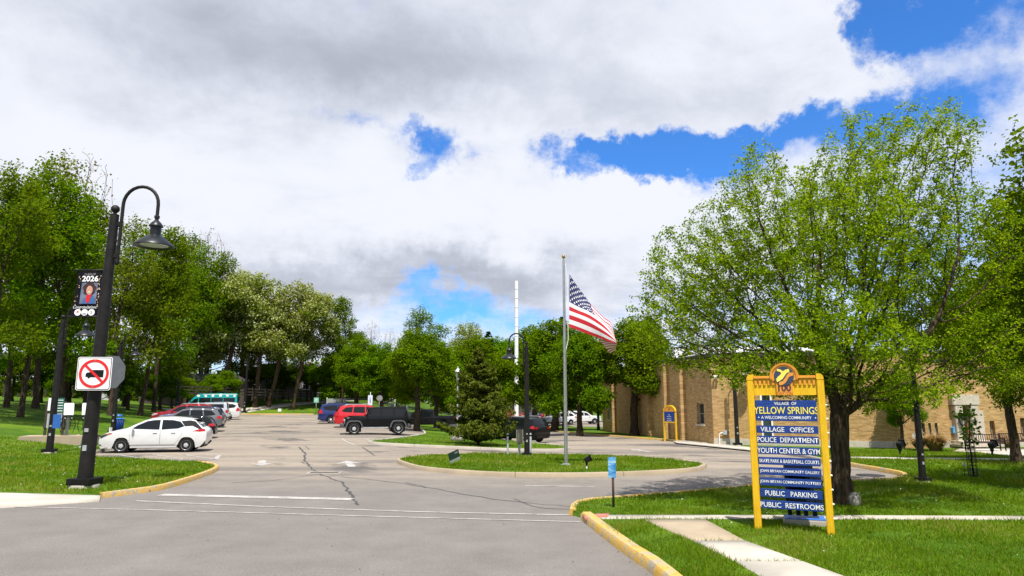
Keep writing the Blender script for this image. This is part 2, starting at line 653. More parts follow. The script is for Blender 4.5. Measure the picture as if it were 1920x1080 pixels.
STONE = mat('rock', (0.22, 0.20, 0.17), 0.9, 0, 0.35, 6, 0.9, 9)
# ---------------------------------------------------------------- the ground, drives, lawns, kerbs
def spline(pts, step=0.5, closed=False):
    """Catmull-Rom through 2-D points"""
    P = [Vector((p[0], p[1])) for p in pts]
    n = len(P)
    out = []
    for i in range(n if closed else n - 1):
        p1, p2 = P[i], P[(i + 1) % n]
        p0 = P[i - 1] if (i > 0 or closed) else p1
        p3 = P[(i + 2) % n] if (i + 2 < n or closed) else p2
        m = max(1, int((p2 - p1).length / step))
        for k in range(m):
            t = k / m
            out.append(0.5 * ((2 * p1) + (p2 - p0) * t + (2 * p0 - 5 * p1 + 4 * p2 - p3) * t * t + (3 * p1 - p0 - 3 * p2 + p3) * t ** 3))
    if not closed:
        out.append(P[-1])
    return out


def resample(pts, step):
    P = [Vector((p[0], p[1])) for p in pts]
    out = []
    for a, b in zip(P, P[1:]):
        m = max(1, int((b - a).length / step))
        out += [a.lerp(b, k / m) for k in range(m)]
    return out + [P[-1]]


def px2(lst, fn=gz):
    return [G(p[0], p[1], fn).xy for p in lst]


def tess(name, poly, zfn, mat_, step=1.0, parent=None, kind='structure', skirt=0.0, far=40.0, fstep=4.0):
    """a polygon cut on a regular grid and laid on a height function"""
    bm = bmesh.new()
    vs = [bm.verts.new((p[0], p[1], 0)) for p in poly]
    f = bm.faces.new(vs)
    f.normal_update()
    if f.normal.z < 0:
        f.normal_flip()
    bmesh.ops.triangulate(bm, faces=bm.faces[:], ngon_method='EAR_CLIP')
    xs = [p[0] for p in poly]
    ys = [p[1] for p in poly]

    def cuts(lo, hi, near):
        c, q = [], math.floor(lo)
        while q < hi:
            c.append(q)
            q += step if abs(q) < near else fstep
        return c
    for axis, lo, hi, near in ((0, min(xs), max(xs), 34), (1, min(ys), max(ys), 62)):
        for c in cuts(lo, hi, near):
            co = (c, 0, 0) if axis == 0 else (0, c, 0)
            no = (1, 0, 0) if axis == 0 else (0, 1, 0)
            bmesh.ops.bisect_plane(bm, geom=bm.verts[:] + bm.edges[:] + bm.faces[:], plane_co=co, plane_no=no, dist=1e-4)
    for v in bm.verts:
        v.co.z = zfn(v.co.x, v.co.y)
    if skirt > 0:
        be = [e for e in bm.edges if len(e.link_faces) == 1]
        r = bmesh.ops.extrude_edge_only(bm, edges=be)
        for v in r['geom']:
            if isinstance(v, bmesh.types.BMVert):
                v.co.z -= skirt
    for f in bm.faces:
        f.smooth = True
    me = bpy.data.meshes.new(name)
    bm.to_mesh(me)
    bm.free()
    me.materials.append(mat_)
    o = link(bpy.data.objects.new(name, me), parent)
    if kind and not parent:
        o['kind'] = kind
    return o


def strip(mb, pts, width, off, zfn=gz):
    """flat painted strip following the ground"""
    n = len(pts)
    vs = []
    for i, p in enumerate(pts):
        t = (pts[min(i + 1, n - 1)] - pts[max(i - 1, 0)]).normalized()
        nr = Vector((-t.y, t.x)) * (width[i] if isinstance(width, list) else width) / 2
        for q in (p + nr, p - nr):
            vs.append((q.x, q.y, zfn(q.x, q.y) + off))
    mb.add(vs, [(2 * i, 2 * i + 1, 2 * i + 3, 2 * i + 2) for i in range(n - 1)], False)


def kerb(name, pts, mat_, width=0.16, top=0.135, base=-0.05, seg=3.0, zfn=gz, closed=False, rnd=0.03):
    """kerb stones along a path, a fine joint every few metres"""
    if closed:
        pts = pts + [pts[0]]
    prof = [(-width / 2, base), (-width / 2 + 0.01, top - rnd), (-width / 2 + rnd, top), (width / 2 - rnd, top), (width / 2 - 0.01, top - rnd), (width / 2, base)]
    mb = MB()
    run, cur, runs = 0.0, [pts[0]], []
    for a, b in zip(pts, pts[1:]):
        run += (b - a).length
        cur.append(b)
        if run > seg:
            runs.append(cur)
            cur, run = [b], 0.0
    if len(cur) > 1:
        runs.append(cur)
    rng = random.Random(len(pts))
    for r in runs:
        jz = rng.uniform(-0.006, 0.006)
        n = len(r)
        vs, fs = [], []
        for i, p in enumerate(r):
            t = (r[min(i + 1, n - 1)] - r[max(i - 1, 0)]).normalized()
            if i == 0:
                p = p + t * 0.006
            if i == n - 1:
                p = p - t * 0.006
            nr = Vector((-t.y, t.x))
            for (o, h) in prof:
                q = p + nr * o
                vs.append((q.x, q.y, zfn(q.x, q.y) + h + (jz if h > 0 else 0)))
        k = len(prof)
        for i in range(n - 1):
            for j in range(k - 1):
                fs.append((i * k + j, i * k + j + 1, (i + 1) * k + j + 1, (i + 1) * k + j))
        fs += [tuple(range(k)), tuple((n - 1) * k + j for j in range(k - 1, -1, -1))]
        mb.add(vs, fs, True)
    o = mb.build(name, mat_)
    o['kind'] = 'structure'
    return o


# the far ground out to the horizon, below everything
def ring_ground():
    vs, fs = [], []
    R = [60, 110, 170, 260, 500, 1100, 2200]
    n = 48
    for r in R:
        for k in range(n):
            q = 2 * math.pi * k / n
            vs.append((r * math.cos(q), 40 + r * math.sin(q), -1.6 if r < 200 else -1.0))
    for i in range(len(R) - 1):
        for k in range(n):
            fs.append((i * n + k, i * n + (k + 1) % n, (i + 1) * n + (k + 1) % n, (i + 1) * n + k))
    fs.append(tuple(range(n)))
    m = MB()
    m.add(vs, fs, True)
    o = m.build('ground', LAWN)
    o['kind'] = 'structure'


ring_ground()

# asphalt of street, drive and lot: one sheet at the paved level
def grid_sheet(name, xs, ys, zfn, mat_):
    X, Y = len(xs), len(ys)
    V = np.array([(x, y, zfn(x, y)) for y in ys for x in xs])
    i = np.arange((X - 1) * (Y - 1))
    r, c = i // (X - 1), i % (X - 1)
    a = r * X + c
    Fq = np.stack([a, a + 1, a + X + 1, a + X], 1)
    o = np_mesh(name, V, Fq, mat_, smooth=True)
    o['kind'] = 'structure'
    return o


grid_sheet('road', list(range(-62, 62)), list(range(-16, 126)), gz, ASPH)

# left lawn with the wooded bank
K_LEFT = spline(px2([(188, 934), (240, 927), (300, 918), (355, 902), (396, 887), (405, 880), (394, 874.5), (368, 870.5)]), 0.3)
edge0 = Vector(LOT0)
d_ = Vector(LD).normalized()
K_AISLE = resample([K_LEFT[-1]] + px2([(165, 860.5)]), 0.8)
K_NOSE = resample([K_AISLE[-1], edge0 + d_ * -0.4], 0.6)
K_LOT = resample([edge0 + d_ * -0.4, edge0 + d_ * 60.5], 1.0)
far_r = G(588, 777.5).xy
K_FAR = spline([K_LOT[-1], K_LOT[-1] + Vector((1.2, 1.0)), K_LOT[-1].lerp(far_r, 0.5) + Vector((0, 0.7)), far_r], 0.8)
left_poly = [Vector((-70, 20.6))] + px2([(0, 929)]) + K_LEFT + K_AISLE[1:] + K_NOSE[1:] + K_LOT[1:] + K_FAR[1:]
left_poly += [far_r + Vector((1.5, 3.0)), far_r + Vector((4, 12)), far_r + Vector((14, 34)), Vector((-40, 150)), Vector((-115, 150)), Vector((-115, 20.6))]
tess('lawn', left_poly, lz, LAWN, skirt=0.25)
kerb('kerb', K_LEFT, KYEL, 0.17)
kerb('kerb', K_NOSE, mat('blue_kerb_paint', (0.10, 0.30, 0.62), 0.7, 0, 0.15), 0.17)
kerb('kerb', K_LOT, CONC, 0.15)
kerb('kerb', K_FAR, KYEL, 0.2)
# pavement beside the lawn on the left
sw = px2([(188, 934.5), (186, 941), (150, 943), (0, 953)]) + [Vector((-30, 16.4)), Vector((-30, 18.9))] + px2([(0, 929)])
tess('sidewalk', sw, lambda x, y: gz(x, y) + 0.075, CONCN, skirt=0.12)

# round island with the flagpole
ISL = spline(px2([(748, 868), (765, 875), (800, 883), (900, 891.5), (1000, 894.5), (1100, 894.5), (1200, 891), (1290, 885.5), (1318, 879), (1306, 872), (1200, 861.5),
                  (1100, 857), (1000, 855), (900, 854.5), (800, 858), (758, 863)]), 0.5, True)
tess('lawn', ISL, lz, LAWN, skirt=0.2)
kerb('kerb', ISL, CONCT, 0.17, closed=True)
# island with the conifer and the lantern
ISC = spline(px2([(692, 831), (720, 834.5), (800, 839), (900, 843), (1000, 846), (1050, 845.5), (1066, 842), (1050, 838), (1000, 833), (950, 828), (900, 822), (850, 811),
                  (815, 796), (795, 790), (775, 791), (786, 803), (797, 814), (775, 820), (730, 826)]), 0.5, True)
tess('lawn', ISC, lz, LAWN, skirt=0.2)
kerb('kerb', ISC, CONC, 0.16, closed=True)

# right lawn
K_NEAR = spline([(2.75, -12), (2.5, 0), (2.24, 5.5)] + px2([(1248, 1084), (1195, 1046), (1145, 1009), (1118, 988), (1100, 973)]), 0.35)
K_PEN = spline(px2([(1074, 967), (1076, 957), (1086, 949.5), (1110, 944.5), (1170, 939.5), (1250, 933), (1340, 925.5), (1420, 917), (1500, 911.5), (1600, 908.5), (1660, 906), (1690, 902.5),
                    (1698, 897), (1688, 891.5), (1650, 884), (1595, 874), (1540, 865)]), 0.35)
K_BLD = spline(px2([(1540, 865), (1480, 854), (1410, 843.5), (1340, 835.5), (1275, 829)]), 0.5)
K_YB = spline(px2([(1275, 829), (1250, 826.5), (1190, 822), (1130, 817.5), (1085, 814), (1050, 810.5), (1022, 805), (1034, 801)]), 0.6)
right_poly = K_NEAR + K_PEN + K_BLD[1:] + K_YB[1:] + px2([(1100, 801.5), (1140, 803)]) + [Vector((26, 78)), Vector((61, 78)), Vector((61, -12))]
tess('lawn', right_poly, lz, LAWN, skirt=0.25)
kerb('kerb', K_NEAR, KYEL, 0.26, 0.145, rnd=0.05)
kerb('kerb', K_PEN, KYEL, 0.17)
kerb('kerb', K_BLD, CONC, 0.16)
kerb('kerb', K_YB, KYEL, 0.2)
# the lawn beyond the lot and the field behind it
tess('lawn', [Vector((-20, 98)), Vector((-4, 99)), Vector((6, 118)), Vector((62, 118)), Vector((62, 150)), Vector((-22, 150))], lambda x, y: gz(x, min(y, 100)) + 0.14, LAWN, skirt=0.3)

# sidewalks on the right lawn
lw = lambda e: (lambda x, y: lz(x, y) + e)
side_a = px2([(1097, 966.5), (1400, 966.5), (1700, 967.5), (1925, 968.5), (2700, 972), (2700, 979.5), (1925, 975.5), (1700, 974.5), (1400, 973.5), (1206, 973), (1100, 973.5)], lz)
tess('sidewalk', side_a, lw(0.012), CONC, skirt=0.05)
sb = thing('sidewalk', None, None)
sb['kind'] = 'structure'
quad = lambda q: px2(q, lz)
slab1 = quad([(1206, 975), (1322, 974.6), (1396, 1014.5), (1299, 1014.5)])
slab2 = quad([(1300, 1015.6), (1398, 1015.6), (1502, 1053), (1378, 1053)])
slab3 = quad([(1379, 1054), (1505, 1054), (1650, 1106), (1470, 1106)])
tess('slab', slab1, lw(0.012), CONCT, parent=sb, skirt=0.05)
tess('slab', slab2, lw(0.016), CONCN, parent=sb, skirt=0.05)
tess('slab', slab3, lw(0.014), CONCN, parent=sb, skirt=0.05)
side_c = px2([(1588, 859.5), (1700, 861.3), (1925, 863.5), (2300, 868), (2300, 864), (1925, 860.3), (1700, 858.3), (1588, 856.5)], lz)
tess('path', side_c, lw(0.012), CONC, skirt=0.05)
side_d = px2([(1785, 847), (1830, 848), (1925, 857.5), (1925, 842), (1860, 840), (1800, 840.5)], lz)
tess('path', side_d, lw(0.014), CONCN, skirt=0.05)
ped = px2([(1092, 966.5), (1143, 963.5), (1139, 971), (1100, 974)], lz)
tess('paving', ped, lw(0.02), custom_mat('red_brick_pad', lambda g, oc: (g.mix(g.sstep(g.noise(oc, 6, 5), 0.35, 0.7), (0.33, 0.10, 0.07), (0.42, 0.2, 0.15)), g.noise(oc, 30), 0.4)), skirt=0.05)
# apron in front of the brick wall
ap = px2([(1262, 826.5), (1340, 833), (1412, 839.5), (1412, 844), (1340, 837), (1268, 830)], lz)
tess('pavement', ap, lw(0.02), CONCN, skirt=0.05)
NO_GRASS = [side_a, slab1, slab2, slab3, side_c, side_d, ped, ap]

# ---- painted markings
def marking(name, strips, off=0.008, m=WPAINT):
    mb = MB()
    for pts, wd in strips:
        strip(mb, pts, wd, off)
    o = mb.build(name, m, fix=False)
    o['kind'] = 'structure'
    return o


pl_ = lambda q, st=0.8: resample(px2(q), st)
marking('crosswalk_line', [(pl_([(255, 939.5), (500, 950.5), (800, 960.5), (1088, 966.5)]), 0.10), (pl_([(0, 950), (300, 957), (700, 968.5), (1088, 979)]), 0.07)])
marking('stop_line', [(pl_([(300, 928), (660, 936.5)]), 0.34)])
marking('edge_line', [(pl_([(985, 911.5), (1115, 912.5)]), 0.12)])
aisle = [(pl_([(198, 851.5), (408, 853.5)]), 0.10), (pl_([(170, 859.5), (406, 861.2)]), 0.10), (pl_([(404, 861.6), (411, 853.6)]), 0.18)]
for a, b in (((215, 851.8), (272, 860.4)), ((281, 852), (347, 860.8)), ((345, 852.8), (402, 861))):
    aisle.append((pl_([a, b]), 0.10))
marking('parking_line', aisle)
nrm = Vector((-LN[0], -LN[1]))
for k in range(2, 20):
    a = edge0 + d_ * (2.0 + 2.75 * k)
    marking('parking_line', [(resample([a + nrm * 0.3, a + nrm * 6.2], 0.8), 0.10)])
# stalls on the right side of the lot
R0 = G(664, 829).xy
for k in range(0, 13):
    a = R0 + d_ * (2.9 * k + 1.2)
    marking('parking_line', [(resample([a, a + nrm * 5.6], 0.8), 0.10)])
marking('parking_line', [(pl_([(641, 822.5), (648, 827.5), (665, 834)]), 0.12), (pl_([(681, 822), (697, 826.5)]), 0.12), (pl_([(726, 821.5), (737, 824.5)]), 0.12)])


def arrow(tip, tail, wd=0.95):
    """straight traffic arrow lying on the road"""
    a, b = Vector(tip), Vector(tail)
    t = (b - a)
    L = t.length
    t.normalize()
    n = Vector((-t.y, t.x))
    P = lambda u, v: (lambda q: (q.x, q.y, gz(q.x, q.y) + 0.009))(a + t * u * L + n * v)
    mb = MB()
    mb.add([P(0, 0), P(.5, -wd / 2), P(.42, -.14), P(1, -.14), P(1, .14), P(.42, .14), P(.5, wd / 2)], [(0, 1, 2, 5, 6), (2, 3, 4, 5)], False)
    o = mb.build('road_arrow', WPAINT, fix=False)
    o['kind'] = 'structure'


arrow(G(490, 874).xy, G(492, 863.5).xy, 0.95)
arrow(G(650, 864).xy, G(660, 875.5).xy, 1.0)
arrow(G(1182, 842).xy, G(1219, 847.5).xy, 0.9)

# cracks with sealant
CRK = mat('crack_sealant', (0.045, 0.043, 0.043), 0.7, 0, 0.2)
rc = random.Random(5)


def crack(lst, wd):
    p = []
    q = spline(px2(lst), 0.25)
    for i, v in enumerate(q):
        p.append(v + Vector((rc.uniform(-.05, .05), rc.uniform(-.05, .05))))
    marking('crack', [(p, [wd * rc.uniform(0.4, 1.3) for _ in p])], 0.005, CRK)


crack([(560, 838), (572, 851), (571, 861), (580, 873), (592, 884), (610, 893), (640, 905), (652, 920), (662, 934), (670, 947)], 0.075)
crack([(584, 872), (572, 869), (563, 866)], 0.05)
crack([(580, 843), (577, 840), (570, 836)], 0.05)
crack([(680, 839), (690, 846), (704, 855)], 0.08)
crack([(760, 905), (860, 925), (960, 940), (1074, 950)], 0.05)
crack([(620, 892), (720, 902), (800, 915)], 0.04)
crack([(440, 905), (520, 900), (600, 889)], 0.04)
crack([(965, 935), (1000, 950), (1070, 955)], 0.05)
# manhole cover in the pocket and the drain grate
mh = G(1632, 891.5)
m = MB()
m.lathe([(0.42, 0.0), (0.42, 0.014), (0.36, 0.014), (0.36, 0.008), (0.0, 0.008)], 24, mh)
o = m.build('manhole_cover', mat('iron', (0.03, 0.028, 0.027), 0.6, 0.3, 0.2))
tag(o, 'round dark iron manhole cover set in the drive beside the maple trunk', 'manhole cover')
dg = G(608, 887)
t = thing('drain_grate', 'rectangular iron drain grate in the middle of the drive', 'drain grate', dg + Vector((0, 0, 0.004)), 0.02)
m = MB()
for s_ in (-1, 1):
    m.box((0, s_ * 0.22, 0.005), (1.05, 0.06, 0.02))
    m.box((s_ * 0.5, 0, 0.004), (0.06, 0.40, 0.018))
m.build('frame', CONC, t)
for k in range(12):
    m = MB()
    m.box((-0.43 + k * 0.078, 0, 0.002), (0.04, 0.38, 0.014))
    m.build('bar', MATS['iron'], t)
m = MB()
m.box((0, 0, -0.012), (0.94, 0.38, 0.012))
m.build('sump_shade', mat('dark_void', (0.01, 0.01, 0.01), 0.9, 0, 0), t)  # thin black sheet standing in for the shade below the bars
# ---------------------------------------------------------------- the brick building
BL, B0, B1, B2 = Vector((8.9, 68.7)), Vector((12.8, 44.6)), Vector((22.3, 41.2)), Vector((44.0, 43.6))
BZ = -0.45


def on_wall(px, py, a, b):
    """where a line of sight meets the wall a-b: distance along it, height above BZ"""
    u, v = (px - CX) / F, (CY - py) / F
    dx, dy, dz = u, cT - v * sT, sT + v * cT
    e = (b - a).normalized()
    n = Vector((-e.y, e.x))
    t = a.dot(n) / (dx * n.x + dy * n.y)
    p = Vector((t * dx, t * dy))
    return (p - a).dot(e), CAMH + t * dz - BZ


bld = thing('brick_building', 'low buff brick municipal building with narrow windows and flat white roof', 'building', (B0.x, B0.y, BZ))


def frame_of(a, b):
    e = (b - a).normalized()
    return Vector((a.x - B0.x, a.y - B0.y, 0)), math.atan2(e.y, e.x), (b - a).length


WINF = mat('window_frame', (0.30, 0.28, 0.24), 0.5)
SILL = mat('limestone', (0.46, 0.41, 0.33), 0.8, 0, 0.12, 5, 0.2)
PANE = mat('window_glass', (0.02, 0.024, 0.026), 0.05, 0, 0, spec=0.7)


def wall(a, b, H, openings, depth=0.22, found=0.0):
    loc, rz, L = frame_of(a, b)
    xs = sorted(set([0, L] + [q for o in openings for q in o[:2]]))
    zs = sorted(set([-0.9, H] + [q for o in openings for q in o[2:4]]))
    mb = MB()
    for i in range(len(xs) - 1):
        for j in range(len(zs) - 1):
            cx, cz = (xs[i] + xs[i + 1]) / 2, (zs[j] + zs[j + 1]) / 2
            if any(o[0] < cx < o[1] and o[2] < cz < o[3] for o in openings):
                continue
            mb.add([(xs[i], 0, zs[j]), (xs[i + 1], 0, zs[j]), (xs[i + 1], 0, zs[j + 1]), (xs[i], 0, zs[j + 1])], [(0, 1, 2, 3)])
    for x0, x1, z0, z1 in [o[:4] for o in openings]:
        q = [(x0, z0), (x1, z0), (x1, z1), (x0, z1)]
        for k in range(4):
            p, r = q[k], q[(k + 1) % 4]
            mb.add([(p[0], 0, p[1]), (p[0], depth, p[1]), (r[0], depth, r[1]), (r[0], 0, r[1])], [(0, 1, 2, 3)])
    w_ = mb.build('wall', BRICK, bld, loc, rz, fix=False)
    if found > 0:
        mb = MB()
        mb.box((L / 2, -0.02, found / 2 - 0.45), (L, 0.10, found + 0.9))
        mb.build('foundation', SILL, bld, loc, rz)
    return loc, rz, L


def window(loc, rz, x0, x1, z0, z1, depth=0.2, mull=0, sill=True):
    mb = MB()
    t = 0.06
    for cx, cz, dx, dz in (((x0 + x1) / 2, z0 + t / 2, x1 - x0, t), ((x0 + x1) / 2, z1 - t / 2, x1 - x0, t), (x0 + t / 2, (z0 + z1) / 2, t, z1 - z0 - 2 * t), (x1 - t / 2, (z0 + z1) / 2, t, z1 - z0 - 2 * t)):
        mb.box((cx, depth - 0.04, cz), (dx, 0.06, dz))
    for k in range(mull):
        zz = z0 + (z1 - z0) * (k + 1) / (mull + 1)
        mb.box(((x0 + x1) / 2, depth - 0.035, zz), (x1 - x0 - 2 * t, 0.04, 0.04))
    f = mb.build('window', WINF, bld, loc, rz)
    mb = MB()
    mb.box(((x0 + x1) / 2, depth + 0.02, (z0 + z1) / 2), (x1 - x0 - 0.1, 0.012, z1 - z0 - 0.1))
    mb.build('pane', PANE, f)
    if sill:
        mb = MB()
        mb.box(((x0 + x1) / 2, -0.02, z0 - 0.05), (x1 - x0 + 0.16, 0.2, 0.10))
        mb.build('sill', SILL, f)


def op(px0, px1, py0, py1, a, b):
    u0, z1 = on_wall(px0, py0, a, b)
    u1, z0 = on_wall(px1, py1, a, b)
    return [min(u0, u1), max(u0, u1), z0, z1]


HW = 5.5
lo = [op(1306, 1321, 756, 796, BL, B0), op(1139, 1148, 752, 787, BL, B0)]
loc, rz, L = wall(BL, B0, HW, lo)
for o_ in lo:
    window(loc, rz, *o_, depth=0.22, mull=1)
# brick fins standing out of the long wall
for px in (1286, 1255, 1224, 1192, 1155):
    u, _ = on_wall(px, 800, BL, B0)
    mb = MB()
    mb.box((u, -0.2, 2.45), (0.34, 0.4, 6.1))
    mb.build('pilaster', BRICK, bld, loc, rz)
fo = [op(1424, 1452, 728, 836, B0, B1), op(1388, 1402, 683, 700, B0, B1)]
for a_, b_ in ((1727, 1736), (1740, 1747.5), (1752, 1760)):
    fo.append(op(a_, b_, 793, 819, B0, B1))
fo.append(op(1710, 1722, 812, 824, B0, B1))
locf, rzf, Lf = wall(B0, B1, HW, fo, found=0.42)
for o_ in fo[1:5]:
    window(locf, rzf, *o_, mull=0)
d0 = fo[0]
mb = MB()
mb.box(((d0[0] + d0[1]) / 2, 0.16, (d0[2] + d0[3]) / 2), (d0[1] - d0[0] - 0.16, 0.06, d0[3] - d0[2] - 0.16))
dr = mb.build('door', mat('dark_green_door', (0.03, 0.05, 0.04), 0.4), bld, locf, rzf)
mb = MB()
for sx in (0, 1):
    mb.box((d0[sx] + (0.05 if sx == 0 else -0.05), 0.06, (d0[2] + d0[3]) / 2), (0.1, 0.14, d0[3] - d0[2]))
mb.box(((d0[0] + d0[1]) / 2, 0.06, d0[3] - 0.05), (d0[1] - d0[0] - 0.2, 0.13, 0.1))
mb.build('door_frame', WHITE, dr)
mb = MB()
mb.box(((d0[0] + d0[1]) / 2, 0.12, d0[3] - 0.75), (d0[1] - d0[0] - 0.35, 0.02, 0.9))
mb.build('door_glass', PANE, dr)
v0 = fo[5]
for k in range(6):
    mb = MB()
    mb.box(((v0[0] + v0[1]) / 2, 0.05, v0[2] + (k + 0.5) * (v0[3] - v0[2]) / 6), (v0[1] - v0[0], 0.1, 0.02), M=Matrix.Rotation(0.6, 3, 'X'))
    mb.build('louvre', WHITE, bld, locf, rzf)
# soffit band and roof
OUT = [BL, B0, B1, B2, B2 + Vector((0, 26)), BL + Vector((0, 1.0))]


def ring(mb, poly, z0, z1, grow):
    c = sum(poly, Vector((0, 0))) / len(poly)
    P = []
    n = len(poly)
    for i in range(n):
        p, a, b = poly[i], poly[i - 1], poly[(i + 1) % n]
        e1, e2 = (p - a).normalized(), (b - p).normalized()
        n1, n2 = Vector((e1.y, -e1.x)), Vector((e2.y, -e2.x))
        m_ = (n1 + n2).normalized()
        P.append(p + m_ * (grow / max(0.3, m_.dot(n1))))
    vs = [(p.x - B0.x, p.y - B0.y, z) for z in (z0, z1) for p in P]
    fs = [tuple(range(n)), tuple(range(2 * n - 1, n - 1, -1))] + [(i, (i + 1) % n, (i + 1) % n + n, i + n) for i in range(n)]
    mb.add(vs, fs, False)


mb = MB()
ring(mb, OUT, HW + 0.005, HW + 0.24, 0.18)
mb.build('fascia', mat('dark_fascia', (0.035, 0.03, 0.027), 0.6), bld)
mb = MB()
ring(mb, OUT, HW + 0.245, HW + 0.30, 0.14)
rf = mb.build('roof', mat('roof_gravel', (0.20, 0.19, 0.18), 0.9), bld)
for (x_, y_, dx, dy, dz) in ((1.6, 3.0, 3.2, 2.2, .55), (0.0, 6.5, 2.2, 3.0, 0.75), (6.0, 4.5, 5.0, 3.0, 0.6)):
    mb = MB()
    mb.box((x_, y_, HW + 0.30 + dz / 2), (dx, dy, dz), bev=0.03)
    mb.build('roof_unit', WHITE, rf)
# entrance wing with stone surround
eo = [op(1797, 1818, 760, 836, B1, B2), op(1855, 1868, 789, 823, B1, B2), op(1888, 1901, 784, 819, B1, B2), op(1912, 1925, 784, 819, B1, B2)]
loce, rze, Le = wall(B1, B2, HW, eo, depth=0.4, found=0.42)
for o_ in eo[1:]:
    window(loce, rze, *o_, depth=0.3, mull=1)
d0 = eo[0]
mb = MB()
mb.box(((d0[0] + d0[1]) / 2, 0.36, (d0[2] + d0[3]) / 2), (d0[1] - d0[0], 0.06, d0[3] - d0[2]))
dr = mb.build('door', mat('dark_door', (0.02, 0.016, 0.013), 0.35), bld, loce, rze)
mb = MB()
mb.box(((d0[0] + d0[1]) / 2 - 0.05, 0.30, d0[2] + 1.0), (0.5, 0.03, 0.05))
mb.build('handle', STEEL, dr)
mb = MB()
mb.box((d0[0] + 0.25, 0.315, d0[2] + 1.45), (0.30, 0.02, 0.40))
mb.build('notice', LETY, dr)
mb = MB()
for xx in (d0[0] - 0.28, d0[1] + 0.28):
    mb.box((xx, -0.16, d0[3] / 2 - 0.3), (0.5, 0.42, d0[3] + 0.6), bev=0.03)
mb.box(((d0[0] + d0[1]) / 2, -0.17, d0[3] + 0.32), (d0[1] - d0[0] + 1.3, 0.46, 0.62), bev=0.03)
mb.box((d0[1] + 0.75, -0.1, d0[3] / 2 - 0.4), (0.35, 0.3, d0[3] + 0.2), bev=0.03)
mb.build('stone_surround', SILL, bld, loce, rze)
for k in range(2):
    mb = MB()
    mb.box(((d0[0] + d0[1]) / 2, -0.62 - 0.3 * k, 0.38 - 0.16 * k), (2.2 + 0.4 * k, 0.9, 0.16), bev=0.015)
    mb.build('step', SILL, bld, loce, rze)
# things fixed to the walls
Mf = Matrix.Translation((locf.x + B0.x, locf.y + B0.y, BZ)) @ Matrix.Rotation(rzf, 4, 'Z')
Me = Matrix.Translation((loce.x + B0.x, loce.y + B0.y, BZ)) @ Matrix.Rotation(rze, 4, 'Z')


def on(Mx, u, z, y=0.0):
    return Mx @ Vector((u, y, z))


u, z_ = on_wall(1360, 811, B0, B1)
t = thing('meter_box', 'grey meter box with white conduit on the brick wall near the corner', 'electrical box', on(Mf, u, z_), rzf)
mb = MB()
mb.box((0, -0.12, 0), (0.26, 0.22, 0.28), bev=0.02)
mb.build('box', GALV, t)
mb = MB()
mb.tube([(-0.13, -0.12, -0.03), (-0.25, -0.12, -0.02), (-0.33, -0.12, -0.08), (-0.36, -0.12, -0.2), (-0.37, -0.12, -0.75)], 0.035, 8)
mb.build('conduit', WHITE, t)
u, z_ = on_wall(1342, 706, B0, B1)
t = thing('wall_floodlight', 'small white floodlight on the brick corner below the roof edge', 'floodlight', on(Mf, u, z_), rzf)
mb = MB()
mb.box((0, -0.06, 0), (0.16, 0.10, 0.16), bev=0.02)
mb.build('mount', WHITE, t)
mb = MB()
mb.lathe([(0.03, 0), (0.07, 0.05), (0.08, 0.2), (0.075, 0.2), (0, 0.17)], 14, (-0.08, -0.10, 0.02), Matrix.Rotation(2.0, 3, 'X'))
mb.lathe([(0.03, 0), (0.07, 0.05), (0.08, 0.2), (0.075, 0.2), (0, 0.17)], 14, (0.10, -0.10, 0.02), Matrix.Rotation(2.1, 3, 'X'))
mb.build('lamp_head', WHITE, t)
u, z_ = on_wall(1786, 807, B1, B2)
t = thing('notice_box', 'pale blue mailbox fixed on the brick left of the entrance door', 'mailbox', on(Me, u, z_), rze)
mb = MB()
mb.box((0, -0.11, 0), (0.24, 0.2, 0.32), bev=0.02)
mb.build('box', mat('pale_blue', (0.12, 0.35, 0.62), 0.4), t)
mb = MB()
mb.prism([(-0.13, 0.16), (0.13, 0.16), (0.10, 0.21), (-0.10, 0.21)], -0.22, -0.0)
mb.build('lid', MATS['pale_blue'], t)
u, z_ = on_wall(1792, 789, B1, B2)
t = thing('wall_lantern', 'old black lantern on the left stone pier of the entrance', 'lantern', on(Me, u, z_, -0.34), rze)
mb = MB()
mb.lathe([(0.02, -0.28), (0.10, -0.24), (0.12, -0.2)], 8, (0, -0.2, 0))
mb.lathe([(0.19, 0.16), (0.20, 0.2), (0.08, 0.34), (0.02, 0.42), (0, 0.46)], 8, (0, -0.2, 0))
for k in range(8):
    q = k * math.pi / 4
    mb.tube([(0.11 * math.cos(q), -0.2 + 0.11 * math.sin(q), -0.22), (0.18 * math.cos(q), -0.2 + 0.18 * math.sin(q), 0.18)], 0.012, 4)
mb.tube([(0, 0, -0.1), (0, -0.1, -0.32), (0, -0.2, -0.28)], 0.02, 6)
mb.build('cage', BLACK, t)
mb = MB()
mb.lathe([(0.09, -0.2), (0.155, 0.16)], 8, (0, -0.2, 0), smooth=False)
mb.build('lantern_glass', mat('frosted_glass', (0.45, 0.45, 0.42), 0.3), t)

